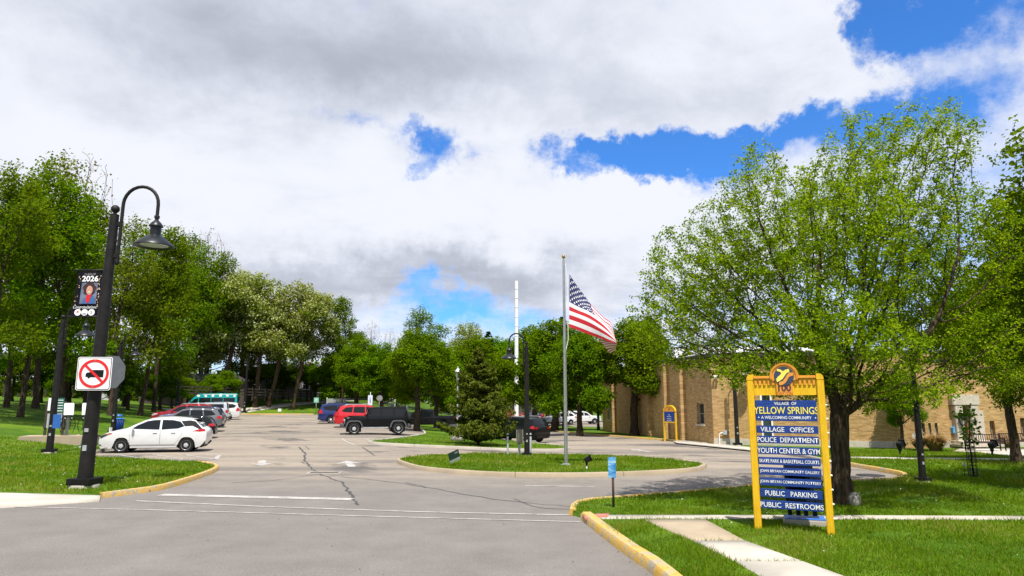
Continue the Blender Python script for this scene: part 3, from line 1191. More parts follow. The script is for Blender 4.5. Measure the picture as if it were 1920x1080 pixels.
# ---------------------------------------------------------------- houses, fences and the tall pole in the distance
def house(label, c, W_, D_, H_, rz, wallm, wins, roofm, zb):
    t = thing('house', label, 'house', (c[0], c[1], zb), rz)
    mb = MB()
    mb.box((0, 0, H_ / 2 - 0.3), (W_, D_, H_ + 0.6))
    mb.build('wall', wallm, t)
    mb = MB()
    mb.prism([(-W_ / 2 - 0.4, H_ - 0.1), (W_ / 2 + 0.4, H_ - 0.1), (W_ / 2 - 1.6, H_ + 0.9), (-W_ / 2 + 1.6, H_ + 0.9)], -D_ / 2 - 0.4, D_ / 2 + 0.4)
    r = mb.build('roof', roofm, t)
    mb = MB()
    mb.box((W_ * 0.2, 0.3, H_ + 0.9), (0.7, 0.7, 1.2))
    mb.build('chimney', BRICK, r)
    for wx in wins:
        mb = MB()
        for cx, cz, dx, dz in ((0, -.75, 1.1, .12), (0, .75, 1.1, .12), (-.5, 0, .12, 1.4), (.5, 0, .12, 1.4), (0, 0, .9, .08), (0, 0.35, .9, .04), (0, 0, .04, 1.4)):
            mb.box((wx + cx, -D_ / 2 - 0.04, 1.9 + cz), (dx, 0.08, dz))
        f = mb.build('window', WHITE, t)
        mb = MB()
        mb.box((wx, -D_ / 2 - 0.015, 1.9), (0.95, 0.03, 1.42))
        mb.build('pane', PANE, f)


GREYSIDE = mat('grey_siding', (0.16, 0.16, 0.15), 0.8, 0, 0.1)
ROOFM = mat('shingle', (0.07, 0.065, 0.06), 0.9, 0, 0.2)
p = at(372, 724, 96)
house('dark sided house with white windows behind the trees, above the silver cars', p, 13, 8, 3.3, 0.3, mat('brown_siding', (0.06, 0.045, 0.035), 0.8, 0, 0.15), (-4.2, -1.5, 1.5, 4.0), ROOFM, p.z - 2.6)
p = at(545, 714, 112)
house('grey house with pale roof glimpsed through the flowering trees', p, 14, 8, 4.2, 0.15, GREYSIDE, (-4.5, -1, 3), mat('pale_roof', (0.4, 0.4, 0.4), 0.8), p.z - 2.6)
p = at(110, 712, 92)
house('white house half hidden behind the wood on the bank', p, 15, 8, 4.6, 0.45, mat('white_siding', (0.5, 0.5, 0.47), 0.7), (-5, -2, 2, 5), ROOFM, p.z - 2.4)

WOODD = mat('dark_wood', (0.045, 0.034, 0.025), 0.9, 0, 0.3)


def rail_fence(label, a, b, n, za, zb, h=1.3, pale=False):
    t = thing('rail_fence', label, 'fence', (a[0], a[1], za))
    dv = Vector((b[0] - a[0], b[1] - a[1], zb - za))
    rz = math.atan2(dv.y, dv.x)
    m_ = WHITE if pale else WOODD
    for k in range(n + 1):
        q = dv * (k / n)
        mb = MB()
        mb.box((q.x, q.y, q.z + h / 2 - 0.2), (0.16, 0.16, h + 0.4), rz)
        mb.build('post', m_, t)
    pitch = math.atan2(dv.z, dv.xy.length)
    for zz in (0.35, 0.7, 1.08):
        for k in range(0, n):
            q = dv * ((k + 0.5) / n)
            mb = MB()
            mb.box((0, 0, 0), (dv.length / n - 0.02, 0.07, 0.15))
            o = mb.build('rail', m_, t, q + Vector((0, 0, zz)))
            o.rotation_euler = (0, -pitch, rz)


fa, fb = at(8, 726, 70), at(300, 729, 78)
rail_fence('dark wooden rail fence along the top of the wooded bank', fa, fb, 12, fa.z - 0.6, fb.z - 0.6)
fa, fb = at(305, 731, 80), at(640, 742, 108)
rail_fence('dark rail fence continuing behind the flowering trees', fa, fb, 14, fa.z - 0.6, fb.z - 0.6)
pp_ = [Vector(at(310, 745, 80).xy), Vector(at(430, 745, 90).xy), Vector(at(560, 750, 100).xy), Vector(at(660, 757, 108).xy)]
mb = MB()
strip(mb, spline(pp_, 1.5), 2.6, 0.04, lz)
mb.build('path', CONC, fix=False)['kind'] = 'structure'


def mesh_fence(label, a, b, n, h, m_, zb=0.0, wires=True):
    """chain-link panel fence: posts, rails and a woven mesh"""
    t = thing('chain_link_fence', label, 'fence', (a[0], a[1], zb))
    dv = Vector((b[0] - a[0], b[1] - a[1], 0))
    for k in range(n + 1):
        q = dv * (k / n)
        mb = MB()
        mb.tube([q + Vector((0, 0, -0.4)), q + Vector((0, 0, h))], 0.045, 6)
        mb.build('post', m_, t)
    for zz in (0.1, h - 0.03):
        mb = MB()
        mb.tube([Vector((0, 0, zz)), dv + Vector((0, 0, zz))], 0.03, 5)
        mb.build('rail', m_, t)
    if wires:
        mb = MB()
        Ln = dv.length
        e = dv.normalized()
        k = 0.0
        while k < Ln:
            for s_ in (1, -1):
                x0, x1 = k, min(Ln, max(0, k + s_ * h))
                hh = abs(x1 - x0)
                p0, p1 = e * x0 + Vector((0, 0, 0.1)), e * x1 + Vector((0, 0, 0.1 + hh * (h - 0.13) / h))
                mb.tube([p0, p1], 0.008, 3, cap=False)
            k += 0.22
        w_ = mb.build('wire_mesh', m_, t, fix=False)
        w_['kind'] = 'stuff'


p0, p1 = at(612, 764, 95), at(700, 764, 95)
# pale slatted enclosure behind the parked vans
t = thing('slatted_enclosure', 'pale grey slatted fence panel beside the chain-link behind the blue van', 'fence', (p0.x, p0.y, p0.z - 1.4))
wd = at(646, 764, 95).x - p0.x
for k in range(16):
    mb = MB()
    mb.box((wd * (k + 0.5) / 16, 0, 1.25), (wd / 16 - 0.03, 0.05, 2.7))
    mb.build('slat', GALV, t)
for k in (0, 1):
    mb = MB()
    mb.tube([(wd * k, 0.1, -0.4), (wd * k, 0.1, 2.75)], 0.05, 6)
    mb.build('post', GALV, t)
q0, q1 = at(648, 764, 95), at(850, 764, 100)
mesh_fence('tall chain-link fence behind the blue and red cars', q0, q1, 9, 2.6, GALV, q0.z - 1.4)
q0, q1 = at(940, 776, 92), at(1050, 778, 92)
mesh_fence('white pipe railing beyond the drive in front of the playground', q0, q1, 4, 1.5, WHITE, q0.z - 1.1, wires=False)
q0, q1 = at(955, 760, 112), at(1060, 760, 112)
mesh_fence('chain-link fence round the playground with red roofs', q0, q1, 5, 3.4, GALV, q0.z - 1.5)

# white mast
mz = gz(0.5, 88)
t = thing('white_mast', 'tall slim white stack rising behind the spruce and the lamp', 'mast', (at(968.5, 760, 84).x, 84, mz))
mb = MB()
top = zt(84, 527) - mz
mb.tube([(0, 0, -0.5), (0, 0, top)], [0.26, 0.22], 16)
mb.build('tube', WHITE, t)
for k in range(12):
    mb = MB()
    zz = 4 + k * (top - 5) / 11
    mb.lathe([(0.250, zz), (0.258, zz + 0.01), (0.258, zz + 0.04), (0.250, zz + 0.05)], 16)
    mb.build('flange', WHITE, t)
for zz in (7.2, 5.9):
    mb = MB()
    mb.tube([(-0.3, -0.28, zz), (0.1, -0.32, zz + 0.25), (0.34, -0.2, zz + 0.7)], 0.03, 6)
    mb.build('bracket', BLACK, t)

# playground tower with red roofs
def playground(px, py, yw, label, s=1.0):
    p = at(px, py, yw)
    t = thing('play_tower', label, 'playground tower', (p.x, p.y, gz(p.x, p.y)))
    hz_ = p.z - gz(p.x, p.y)
    for a in (-1, 1):
        for b in (-1, 1):
            mb = MB()
            mb.tube([(a * .7 * s, b * .7 * s, 0), (a * .7 * s, b * .7 * s, hz_)], 0.07, 6)
            mb.build('post', YEL if a < 0 else mat('play_orange', (0.6, 0.2, 0.02), 0.4), t)
    mb = MB()
    mb.lathe([(1.35 * s, hz_ - 0.05), (1.3 * s, hz_ + 0.1), (0.5 * s, hz_ + 0.75), (0, hz_ + 0.95)], 6, smooth=False)
    mb.build('roof', RED, t)
    mb = MB()
    mb.box((0, 0, hz_ * .4), (1.4 * s, 1.4 * s, 0.1))
    mb.build('deck', mat('play_blue', (0.05, 0.08, 0.3), 0.5), t)
    mb = MB()
    mb.prism([(-.7 * s, hz_ * .4), (-2.4 * s, 0.1), (-2.4 * s, 0.25), (-.7 * s, hz_ * .4 + .15)], -.35, .35)
    mb.build('slide', RED, t)


playground(998, 750, 108, 'playground tower with a red roof and yellow posts beside the dark lamp pole')
playground(1027, 757, 112, 'farther playground tower with red roof, half hidden by leaves', 0.8)
# ---------------------------------------------------------------- trees
def unit(v):
    return v / (np.linalg.norm(v, axis=-1, keepdims=True) + 1e-9)


def colonize(trunk, att, D, kill, rng, trop=(0, 0, 0.12), iters=140, infl=1e9, jitter=0.12):
    """space colonisation: a branch skeleton growing towards the points of a crown"""
    P = [np.array(p, float) for p in trunk]
    par = [-1] + list(range(len(P) - 1))
    kids = [0] * len(P)
    for i in range(1, len(P)):
        kids[i - 1] += 1
    A = np.array(att, float)
    near = np.zeros(len(A), int)
    dist = np.full(len(A), 1e9)
    for i, p in enumerate(P):
        if i < len(P) * 0.35:
            continue
        d = np.linalg.norm(A - p, axis=1)
        m = d < dist
        near[m], dist[m] = i, d[m]
    trop = np.array(trop)
    for it in range(iters):
        if len(A) == 0:
            break
        act = dist < infl
        if not act.any():
            break
        dirs = unit(A - np.array(P)[near])
        acc = np.zeros((len(P), 3))
        np.add.at(acc, near[act], dirs[act])
        ids = np.unique(near[act])
        base = len(P)
        newi = []
        for i in ids:
            if kids[i] >= 3:
                continue
            v = acc[i]
            n = np.linalg.norm(v)
            if n < 1e-3:
                v = rng.normal(size=3)
                n = np.linalg.norm(v)
            v = v / n + trop + rng.normal(size=3) * jitter
            if par[i] >= 0:
                v = v + 0.35 * unit(P[i] - P[par[i]])
            P.append(P[i] + unit(v) * D)
            par.append(int(i))
            kids.append(0)
            kids[i] += 1
            newi.append(len(P) - 1)
        if not newi:
            break
        N = np.array(P[base:])
        dm = np.linalg.norm(A[:, None, :] - N[None], axis=2)
        k = dm.argmin(1)
        dd = dm[np.arange(len(A)), k]
        m = dd < dist
        near[m], dist[m] = k[m] + base, dd[m]
        # points that cannot be reached any more are dropped
        full = np.array([kids[i] >= 3 for i in near])
        keep = (dist > kill) & ~(full & (dist > 6 * D))
        A, near, dist = A[keep], near[keep], dist[keep]
    return np.array(P), np.array(par)


def radii(par, tip, e, rbase):
    n = len(par)
    acc = np.zeros(n)
    ch = np.zeros(n, int)
    for i in range(n - 1, 0, -1):
        if acc[i] == 0:
            acc[i] = tip ** e
        acc[par[i]] += acc[i]
        ch[par[i]] += 1
    r = acc ** (1 / e)
    k = math.log(rbase / tip) / math.log(max(r[0] / tip, 1.01))
    return tip * (r / tip) ** k, ch


def chains(P, par, r):
    n = len(par)
    kids = [[] for _ in range(n)]
    for i in range(1, n):
        kids[par[i]].append(i)
    out, stack = [], [(0, None)]
    while stack:
        i, pre = stack.pop()
        c = [] if pre is None else [pre]
        while True:
            c.append(i)
            if not kids[i]:
                break
            ks = sorted(kids[i], key=lambda q: -r[q])
            for q in ks[1:]:
                stack.append((q, i))
            i = ks[0]
        if len(c) > 1:
            out.append(c)
    return out


def wood_mesh(P, par, r, base_flare=1.0, minr=0.0):
    V, Q = [], []
    vb = 0
    for c in chains(P, par, r):
        if r[c[1] if len(c) > 1 else c[0]] < minr:
            continue
        pts = P[c]
        rr = r[c].copy()
        if c[0] != 0:
            rr[0] = min(rr[0], rr[1] * 1.25)
        big = rr.max()
        n = 10 if big > 0.14 else 6 if big > 0.05 else 4 if big > 0.018 else 3
        t = np.gradient(pts, axis=0) if len(pts) > 2 else np.repeat((pts[1] - pts[0])[None], 2, 0)
        t = unit(t)
        up = np.array([1.0, 0.1, 0.0]) if abs(t[0][0]) < 0.8 else np.array([0, 1.0, 0.1])
        ang = np.arange(n) * 2 * math.pi / n
        for i in range(len(pts)):
            a = up - t[i] * up.dot(t[i])
            a /= np.linalg.norm(a) + 1e-9
            up = a
            b = np.cross(t[i], a)
            V.append(pts[i] + (np.cos(ang)[:, None] * a + np.sin(ang)[:, None] * b) * rr[i])
        m = len(pts)
        i = np.arange(m - 1)[:, None] * n + vb
        k = np.arange(n)[None]
        k2 = (k + 1) % n
        Q.append(np.stack([i + k, i + k2, i + n + k2, i + n + k], -1).reshape(-1, 4))
        vb += m * n
    return np.concatenate(V), np.concatenate(Q)


def leaf_mesh(cen, nrm, size, rng, fold=0.25, aspect=0.8):
    """one folded four-cornered leaf per point"""
    n = len(cen)
    nrm = unit(nrm)
    a = unit(np.cross(nrm, rng.normal(size=(n, 3))))
    b = np.cross(nrm, a)
    s = size[:, None]
    w_ = s * aspect * 0.5
    v0 = cen - a * s * 0.5
    v1 = cen + b * w_ + nrm * s * fold * rng.uniform(0.2, 1, (n, 1))
    v2 = cen + a * s * 0.5 - nrm * s * 0.15
    v3 = cen - b * w_ + nrm * s * fold * rng.uniform(0.2, 1, (n, 1))
    V = np.stack([v0, v1, v2, v3], 1).reshape(-1, 3)
    i = np.arange(n) * 4
    T = np.concatenate([np.stack([i, i + 1, i + 2], 1), np.stack([i, i + 2, i + 3], 1)])
    return V, T


def leaves(P, par, r, ch, per, spread, size, rng, thr, cen=None, up=0.5, droop=0.0, every=None, outw=0.35):
    idx = np.where((r < thr) & (np.arange(len(r)) > 2))[0]
    if every is not None:
        idx = idx[rng.random(len(idx)) < every]
    # whole sprays are thinner or denser than others
    dens = rng.gamma(2.2, 1 / 2.2, len(idx))
    cnt = np.maximum(0, np.round(per * dens)).astype(int)
    k = np.repeat(idx, cnt)
    q = P[k] + rng.normal(size=(len(k), 3)) * spread * np.array([1, 1, 0.75])
    q[:, 2] -= droop * np.abs(rng.normal(size=len(k))) * spread
    c = P.mean(0) if cen is None else np.array(cen)
    o = unit(q - c)
    nr = rng.normal(size=(len(k), 3)) + np.array([0, 0, up * 2]) + o * outw * 2
    sz = size * rng.uniform(0.6, 1.35, len(k))
    clump = rng.normal(size=len(r)) * 0.16
    tint = np.clip(0.45 + clump[k] + rng.normal(size=len(k)) * 0.2, 0, 1)
    return q, nr, sz, tint


def blob_points(rng, n, lobes):
    """points filling a union of ellipsoids (c, r, weight), denser to the outside"""
    W = np.array([l[2] for l in lobes], float)
    k = rng.choice(len(lobes), n, p=W / W.sum())
    d = unit(rng.normal(size=(n, 3)))
    rad = rng.random(n) ** (1 / 2.6)
    C = np.array([l[0] for l in lobes], float)[k]
    R = np.array([l[1] for l in lobes], float)[k]
    return C + d * rad[:, None] * R


def trunk_line(h, lean, rng, step, wob=0.02):
    n = max(3, int(h / step))
    pts = []
    for i in range(n + 1):
        t = i / n
        pts.append((lean[0] * t * h + rng.normal() * wob * step * 3 * (0 < i), lean[1] * t * h + rng.normal() * wob * step * 3 * (0 < i), t * h))
    pts[0] = (0, 0, -0.25)
    return pts


TRI = [0]


def make_tree(name, label, group, seed, trunk_h, lean, lobes, natt, D, rbase, leafm, per, spread, lsize, barkm=None, thr=0.02, tip=0.006, e=2.4, kill=None, up=0.5,
              droop=0.0, every=None, bloss=None, flare=1.5, trop=(0, 0, 0.12), minr=0.0, kidtr=None, jitter=0.12, cat='tree', aspect=0.8):
    rng = np.random.default_rng(seed)
    att = blob_points(rng, natt, lobes)
    P, par = colonize(trunk_line(trunk_h, lean, rng, D), att, D, kill or D * 1.3, rng, trop, jitter=jitter)
    r, ch = radii(par, tip, e, rbase)
    nt = int(trunk_h / D)
    for i in range(min(4, nt)):                         # root flare
        r[i] *= 1 + (flare - 1) * max(0, 1 - i * D / 0.7)
    V, Q = wood_mesh(P, par, r, minr=minr)
    t = thing(name, label, cat, group=group)
    np_mesh('trunk', V, Q, barkm or BARK, t, smooth=True)
    TRI[0] += 2 * len(Q)
    if leafm is not None:
        q, nr, sz, tn = leaves(P, par, r, ch, per, spread, lsize, rng, thr, up=up, droop=droop, every=every)
        V, T = leaf_mesh(q, nr, sz, rng, aspect=aspect)
        o = np_mesh('crown', V, T, leafm, t, attr=np.concatenate([tn, tn]))
        TRI[0] += len(T)
    if bloss is not None:
        bm_, bper, bspread, bsize = bloss
        q, nr, sz, tn = leaves(P, par, r, ch, bper, bspread, bsize, rng, thr, up=0.3, every=0.75)
        V, T = leaf_mesh(q, nr, sz, rng)
        np_mesh('blossom', V, T, bm_, t, attr=np.concatenate([tn, tn]))
        TRI[0] += len(T)
    return t


LF_MAPLE = leaf_mat('maple_leaf', (0.085, 0.15, 0.004), (0.27, 0.36, 0.010), 0.48, (0.36, 0.40, 0.02))
LF_MID = leaf_mat('green_leaf', (0.050, 0.108, 0.004), (0.175, 0.255, 0.008), 0.47)
LF_LUSH = leaf_mat('lush_leaf', (0.050, 0.125, 0.003), (0.175, 0.285, 0.006), 0.48)
LF_DARK = leaf_mat('dark_leaf', (0.014, 0.042, 0.008), (0.04, 0.09, 0.014), 0.28)
LF_CON = leaf_mat('needle', (0.06, 0.095, 0.010), (0.155, 0.19, 0.028), 0.35, (0.24, 0.18, 0.05))
LF_OLIVE = leaf_mat('olive_leaf', (0.075, 0.12, 0.006), (0.205, 0.255, 0.015), 0.45)
BLOSS = leaf_mat('blossom', (0.30, 0.34, 0.11), (0.58, 0.59, 0.30), 0.4)
BUDS = leaf_mat('tan_buds', (0.16, 0.13, 0.07), (0.32, 0.27, 0.15), 0.3)

# --- the big maple by the sign
mp = G(1580, 945, lz)
MX = lambda px, py, dy: tuple(Vector(at(px, py, mp.y + dy)) - Vector((mp.x, mp.y, mp.z)))
lob = []
for px, py, dy, rx, ry, rz_, w_ in [(1650, 420, 0.3, 1.9, 2.2, 2.0, 9), (1700, 300, 0.2, 1.35, 1.6, 1.35, 4), (1600, 290, 0.0, 0.8, 1.2, 1.1, 2), (1780, 260, 0.4, 0.6, 1.0, .9, 1.6),
                                    (1430, 420, 0.0, 1.45, 1.8, 1.4, 6), (1420, 320, .1, .6, 0.8, 0.75, 1.3), (1300, 520, 0.3, 1.25, 1.6, 1.25, 5), (1250, 600, 0.0, 0.85, 1.3, 1.0, 3),
                                    (1800, 480, 0.5, 1.15, 1.8, 1.7, 5), (1790, 640, 0.2, 1.15, 1.8, 0.95, 4), (1620, 660, -1.2, 1.5, 1.0, 0.75, 4.5), (1480, 640, -0.6, 1.5, 1.3, .75, 4.5),
                                    (1380, 560, 1.6, 1.4, 1.0, 1.0, 3), (1560, 540, -1.4, 1.6, 1.0, 1.3, 5), (1700, 560, 1.8, 1.4, 0.9, 1.3, 4), (1345, 670, 0.2, 1.2, 1.2, 0.5, 3), (1690, 730, -.6, 1.2, 1.2, .45, 3), (1850, 700, 0.0, 0.6, 1.2, 0.5, 1.5), (1480, 720, .4, 1.2, 1.3, .4, 2.6), (1620, 745, .9, 1.1, 1.0, .35, 2), (1240, 665, .2, .6, 1.0, .5, 1.4), (1420, 500, 2.6, 1.6, 1.5, 1.3, 4), (1560, 430, 3.0, 1.7, 1.5, 1.6, 4), (1330, 600, 2.4, 1.3, 1.4, .9, 2.6), (1700, 470, 2.8, 1.4, 1.4, 1.5, 3), (1550, 620, -2.2, 1.5, 1.2, .9, 3), (1430, 700, -1.3, 1.0, 1.0, .4, 2), (1540, 715, 2.0, 1.3, 1.2, .5, 2.4), (1600, 400, -1.8, 1.5, 1.2, 1.4, 3)]:
    lob.append((MX(px, py, dy), (rx, ry, rz_), w_))
t = make_tree('maple_tree', 'large spreading maple with thin bright spring leaves behind the yellow sign', None, 11, 1.75, (0.03, 0.0), lob, 12000, 0.135, 0.195, LF_MAPLE, 13, 0.070, 0.058,
              thr=0.0115, tip=0.0036, e=2.3, kill=0.17, up=0.45, flare=1.45, trop=(0, 0, 0.2), droop=0.4, jitter=0.18, aspect=0.75)
t.location = mp


def at_ground(px, py):
    return GL(px, py)


# --- prototypes, all about 10 m tall at scale 1
def proto_round(seed, leafm, label, group, **k):
    rr = np.random.default_rng(seed + 900)
    lob = [((0, 0, 6.3), (2.6, 2.6, 2.6), 8), ((0.3, 0, 8.4), (1.5, 1.5, 1.3), 3)]
    for i in range(10):
        a = i * 2.1 + rr.uniform(0, .5)
        d = rr.uniform(1.6, 2.8)
        lob.append(((d * math.cos(a), d * math.sin(a), rr.uniform(2.5, 7.6)), (1.25, 1.25, 0.9), 2.4))
    kw = dict(per=14, spread=0.21, lsize=0.17, thr=0.02, tip=0.006, kill=0.30)
    kw.update(k)
    return make_tree('broadleaf_tree', label, group, seed, 1.5, (0.02, 0.01), lob, 2600, 0.26, 0.24, leafm, **kw)


def proto_tall(seed, leafm, label, group, lean=(0.02, 0.0), barkm=None, **k):
    """a wood tree: long bare trunk, open crown; about 18 m"""
    rr = np.random.default_rng(seed + 500)
    lob = [((lean[0] * 12, lean[1] * 12, 12.5), (2.6, 2.6, 3.6), 6), ((lean[0] * 15, 0, 16), (1.7, 1.7, 1.8), 3)]
    for i in range(12):
        a = i * 2.4 + rr.uniform(0, .6)
        d = rr.uniform(1.4, 3.3)
        z_ = rr.uniform(4.2, 14.5)
        lob.append(((lean[0] * z_ + d * math.cos(a), lean[1] * z_ + d * math.sin(a), z_), (1.5, 1.5, 1.05), 2))
    kw = dict(per=14, spread=0.28, lsize=0.215, thr=0.024, tip=0.007, kill=0.42)
    kw.update(k)
    return make_tree('woodland_tree', label, group, seed, 4.2, lean, lob, 2600, 0.34, 0.19, leafm, barkm=barkm, **kw)


def proto_flower(seed, label, group, lean):
    rr = np.random.default_rng(seed + 300)
    lob = [((lean[0] * 9, lean[1] * 9, 9.0), (2.6, 2.6, 2.4), 6), ((lean[0] * 11, 0, 11.2), (2.0, 2.0, 1.5), 3)]
    for i in range(8):
        a = i * 2.4
        d = rr.uniform(1.6, 3.0)
        z_ = rr.uniform(5.0, 10.6)
        lob.append(((lean[0] * z_ + d * math.cos(a), lean[1] * z_ + d * math.sin(a), z_), (1.4, 1.4, 1.0), 2))
    return make_tree('locust_tree', label, group, seed, 3.6, lean, lob, 2600, 0.30, 0.21, LF_OLIVE, 5.5, 0.24, 0.22, barkm=BARKT, thr=0.022, tip=0.007, e=2.4, kill=0.36, bloss=(BLOSS, 6.5, 0.26, 0.18), droop=0.5, cat='tree')


def proto_bare(seed, label, group, bud=1.0):
    rr = np.random.default_rng(seed + 70)
    lob = [((0, 0, 8), (2.2, 2.2, 3.2), 6), ((0, 0, 11), (1.4, 1.4, 1.8), 2)]
    for i in range(5):
        a = i * 1.3
        lob.append(((2 * math.cos(a), 2 * math.sin(a), rr.uniform(5, 9)), (1.1, 1.1, 1.4), 1.4))
    return make_tree('bare_tree', label, group, seed, 3.0, (0, 0), lob, 2600, 0.28, 0.16, BUDS, bud, 0.2, 0.13, barkm=BARKT, thr=0.016, tip=0.009, e=2.3, trop=(0, 0, 0.25))


def conifer(name, label, seed, h, rad, mat_, base_h=0.2, droop=0.25, n_wh=26, dens=1.0, lsize=0.16, open_=0.0, group=None):
    rng = np.random.default_rng(seed)
    t = thing(name, label, 'tree', group=group)
    V, Q = wood_mesh(np.array([(rng.normal() * .02, rng.normal() * .02, -0.2 + (h * .97 + 0.2) * i / 12) for i in range(13)]), np.array([-1] + list(range(12))), np.linspace(0.05 * h ** .5 * .8, 0.012, 13))
    VV, QQ = [V], [Q]
    nb = len(V)
    C, NR, SZ = [], [], []
    for wv_ in range(n_wh):
        f = (wv_ + rng.uniform(-.3, .3)) / n_wh
        z_ = base_h + (h - base_h) * f ** 0.92
        rr = rad * (1 - f) ** 0.8 * rng.uniform(0.8, 1.12) + 0.06
        for b in range(int(5 + 5 * (1 - f))):
            if rng.random() < open_:
                continue
            a = rng.uniform(0, 2 * math.pi)
            L = rr * rng.uniform(0.5, 1.2)
            m = 7
            s = np.linspace(0, 1, m)
            pt = np.stack([np.cos(a) * L * s, np.sin(a) * L * s, z_ + L * (0.30 * s - droop * 1.6 * s ** 2 + 0.12 * s ** 3) + rng.normal() * .04], 1)
            v, q = wood_mesh(pt, np.array([-1] + list(range(m - 1))), np.linspace(0.02, 0.005, m) * (0.6 + L))
            VV.append(v)
            QQ.append(q + nb)
            nb += len(v)
            k = int((26 + 60 * L) * dens)
            ss = rng.uniform(0.18, 1.03, k) ** 0.75
            p = np.stack([np.interp(ss, s, pt[:, j]) for j in range(3)], 1)
            side = np.array([-np.sin(a), np.cos(a), 0])
            wid = L * 0.34 * np.sin(np.clip(ss, 0, 1) * math.pi * 0.85 + 0.25)
            p = p + side * (rng.uniform(-1, 1, k) * wid)[:, None] + rng.normal(size=(k, 3)) * np.array([.03, .03, .05])
            C.append(p)
            NR.append(rng.normal(size=(k, 3)) * .7 + np.array([0, 0, 1.0]) + np.array([math.cos(a), math.sin(a), 0]) * .5)
            SZ.append(lsize * rng.uniform(.6, 1.4, k))
    np_mesh('trunk', np.concatenate(VV), np.concatenate(QQ), BARK, t, smooth=True)
    C, NR, SZ = np.concatenate(C), np.concatenate(NR), np.concatenate(SZ)
    V, T = leaf_mesh(C, NR, SZ, rng, aspect=0.42)
    tn = np.clip(rng.normal(size=len(C)) * .25 + .4, 0, 1)
    np_mesh('crown', V, T, mat_, t, attr=np.concatenate([tn, tn]))
    TRI[0] += len(T)
    return t


def put(t, p, s, rz, sz=None):
    t.location = p
    t.rotation_euler = (0, 0, rz)
    t.scale = (s, s, sz or s)


# lush trees by the drive and the building
r1 = proto_round(21, LF_LUSH, 'lush green tree in front of the brick wall beside the small yellow sign', 'lush trees along the drive', per=24)
put(r1, at_ground(1190, 816), 1.28, 0.5, 1.0)
r2 = proto_round(22, LF_LUSH, 'leafy tree at the kerb right of the flagpole, its dark trunk in full shade', 'lush trees along the drive', per=24)
put(r2, at_ground(1087, 815), 0.95, 1.0, 0.94)


def again(src, label, px, py, s, rz, sz=None, fn=GL, group=None, yw=None):
    c = copy_tree(src)
    if yw is None:
        p = fn(px, py)
    else:
        q = at(px, 760, yw)
        p = Vector((q.x, yw, lz(q.x, yw)))
    put(c, p, s, rz, sz)
    c['label'] = label
    if group:
        c['group'] = group
    return c


r3 = again(r1, 'broad bright green tree just behind the black off-roader', 782, 806, 0.92, 2.2, 0.84)
r4 = again(r2, 'bright green tree on the island left of the old lantern post', 818, 803, 0.95, 3.4, 0.88)
again(r2, 'bushy tree behind the bright green pair beyond the parked black pickup', 852, 796, 0.72, 4.4, 0.70)
again(r1, 'small leafy tree at the corner of the brick wall far along the drive', 1122, 806, 0.55, 4.0, 0.74)
again(r1, 'green tree behind the flag, above the parked white cars', 1045, 798, 0.85, 5.1, 0.95)
# dark, dense tree at the right edge
r5 = proto_round(31, LF_MID, 'tall dense dark green tree cut by the right edge of the photo', None, per=32, spread=.2, lsize=0.105)
put(r5, Vector((16.1, 16.4, lz(16.1, 16.4))), 1.30, 0.3, 1.22)
c = again(r5, 'tall dark green tree beyond the one at the right edge, over the benches', 1900, 0, 1.2, 2.6, 1.2, yw=26)
c.location = (22.6, 25.0, lz(22.6, 25.0))
r6 = again(r5, 'shady tree with a thin trunk on the lawn before the brown benches', 1907, 868, 0.62, 2.0, 0.74)
again(r5, 'dark tree rising behind the entrance wing at the right edge', 1915, 830, 1.2, 4.0, 1.5, yw=52)
r7 = again(r1, 'small round tree against the brick wall beside the ornamental grasses', 1694, 843, 0.36, 1.3, 0.46)
# sapling with a guard
sp = make_tree('sapling', 'thin young tree in a dark wire guard on the right lawn', None, 77, 1.15, (0, 0), [((0, 0, 1.75), (.38, .38, .65), 3), ((0, 0, 1.2), (.28, .28, .3), 1)], 130, 0.12, 0.03, LF_LUSH, 7, 0.07, 0.10, thr=0.009, tip=0.004, cat='young tree', flare=1.0)
put(sp, at_ground(1825, 894), 0.92, 0)
mb = MB()
for k in range(9):
    q = k * 2 * math.pi / 9
    mb.tube([(0.13 * math.cos(q), 0.13 * math.sin(q), -.05), (0.13 * math.cos(q), 0.13 * math.sin(q), 1.15)], 0.008, 4)
for k in range(12):
    mb.lathe([(0.128, .05 + k * .1), (0.14, .055 + k * .1), (0.128, .06 + k * .1)], 9)
mb.build('tree_guard', BLACK, sp)

# conifers
cf = conifer('spruce_tree', 'wide bushy spruce with brownish tips on the middle island', 5, 5.6, 2.2, LF_CON, 0.2, 0.05, 34, 0.95, 0.19, open_=0.15)
put(cf, GL(897, 834), 1.0, 0.4)
ys = cf.location.y
cf.scale = (1.0, 1.0, (zt(ys, 652) - cf.location.z) / 5.6)
cf2 = conifer('tall_spruce', 'dark pointed spruce top rising behind the island trees', 6, 16, 2.6, LF_DARK, 3, 0.3, 30, 0.6, 0.34)
q = at(915, 760, 92)
put(cf2, Vector((q.x, 92, lz(q.x, 92))), 1, 0, (zt(92, 618) - lz(q.x, 92)) / 16)
c = copy_tree(cf2)
q = at(1056, 760, 76)
put(c, Vector((q.x, 76, lz(q.x, 76))), 0.9, 2, (zt(76, 590) - lz(q.x, 76)) / 16)
c['label'] = 'dark spruce standing just behind the flagpole and flag'

# the wood on the left bank
w1 = proto_tall(41, LF_MID, 'tall woodland tree with straight dark trunk at the left edge of the bank', 'woodland trees on the left bank', per=10.5)
w2 = proto_tall(42, LF_MID, 'tall tree', 'woodland trees on the left bank', (0.10, 0.02), per=14)
w3 = proto_tall(43, LF_LUSH, 'tall tree', 'woodland trees on the left bank', (-0.06, 0.0), per=11)
w4 = proto_tall(44, LF_OLIVE, 'tall tree', 'woodland trees on the left bank', (0.04, 0.04), per=5)


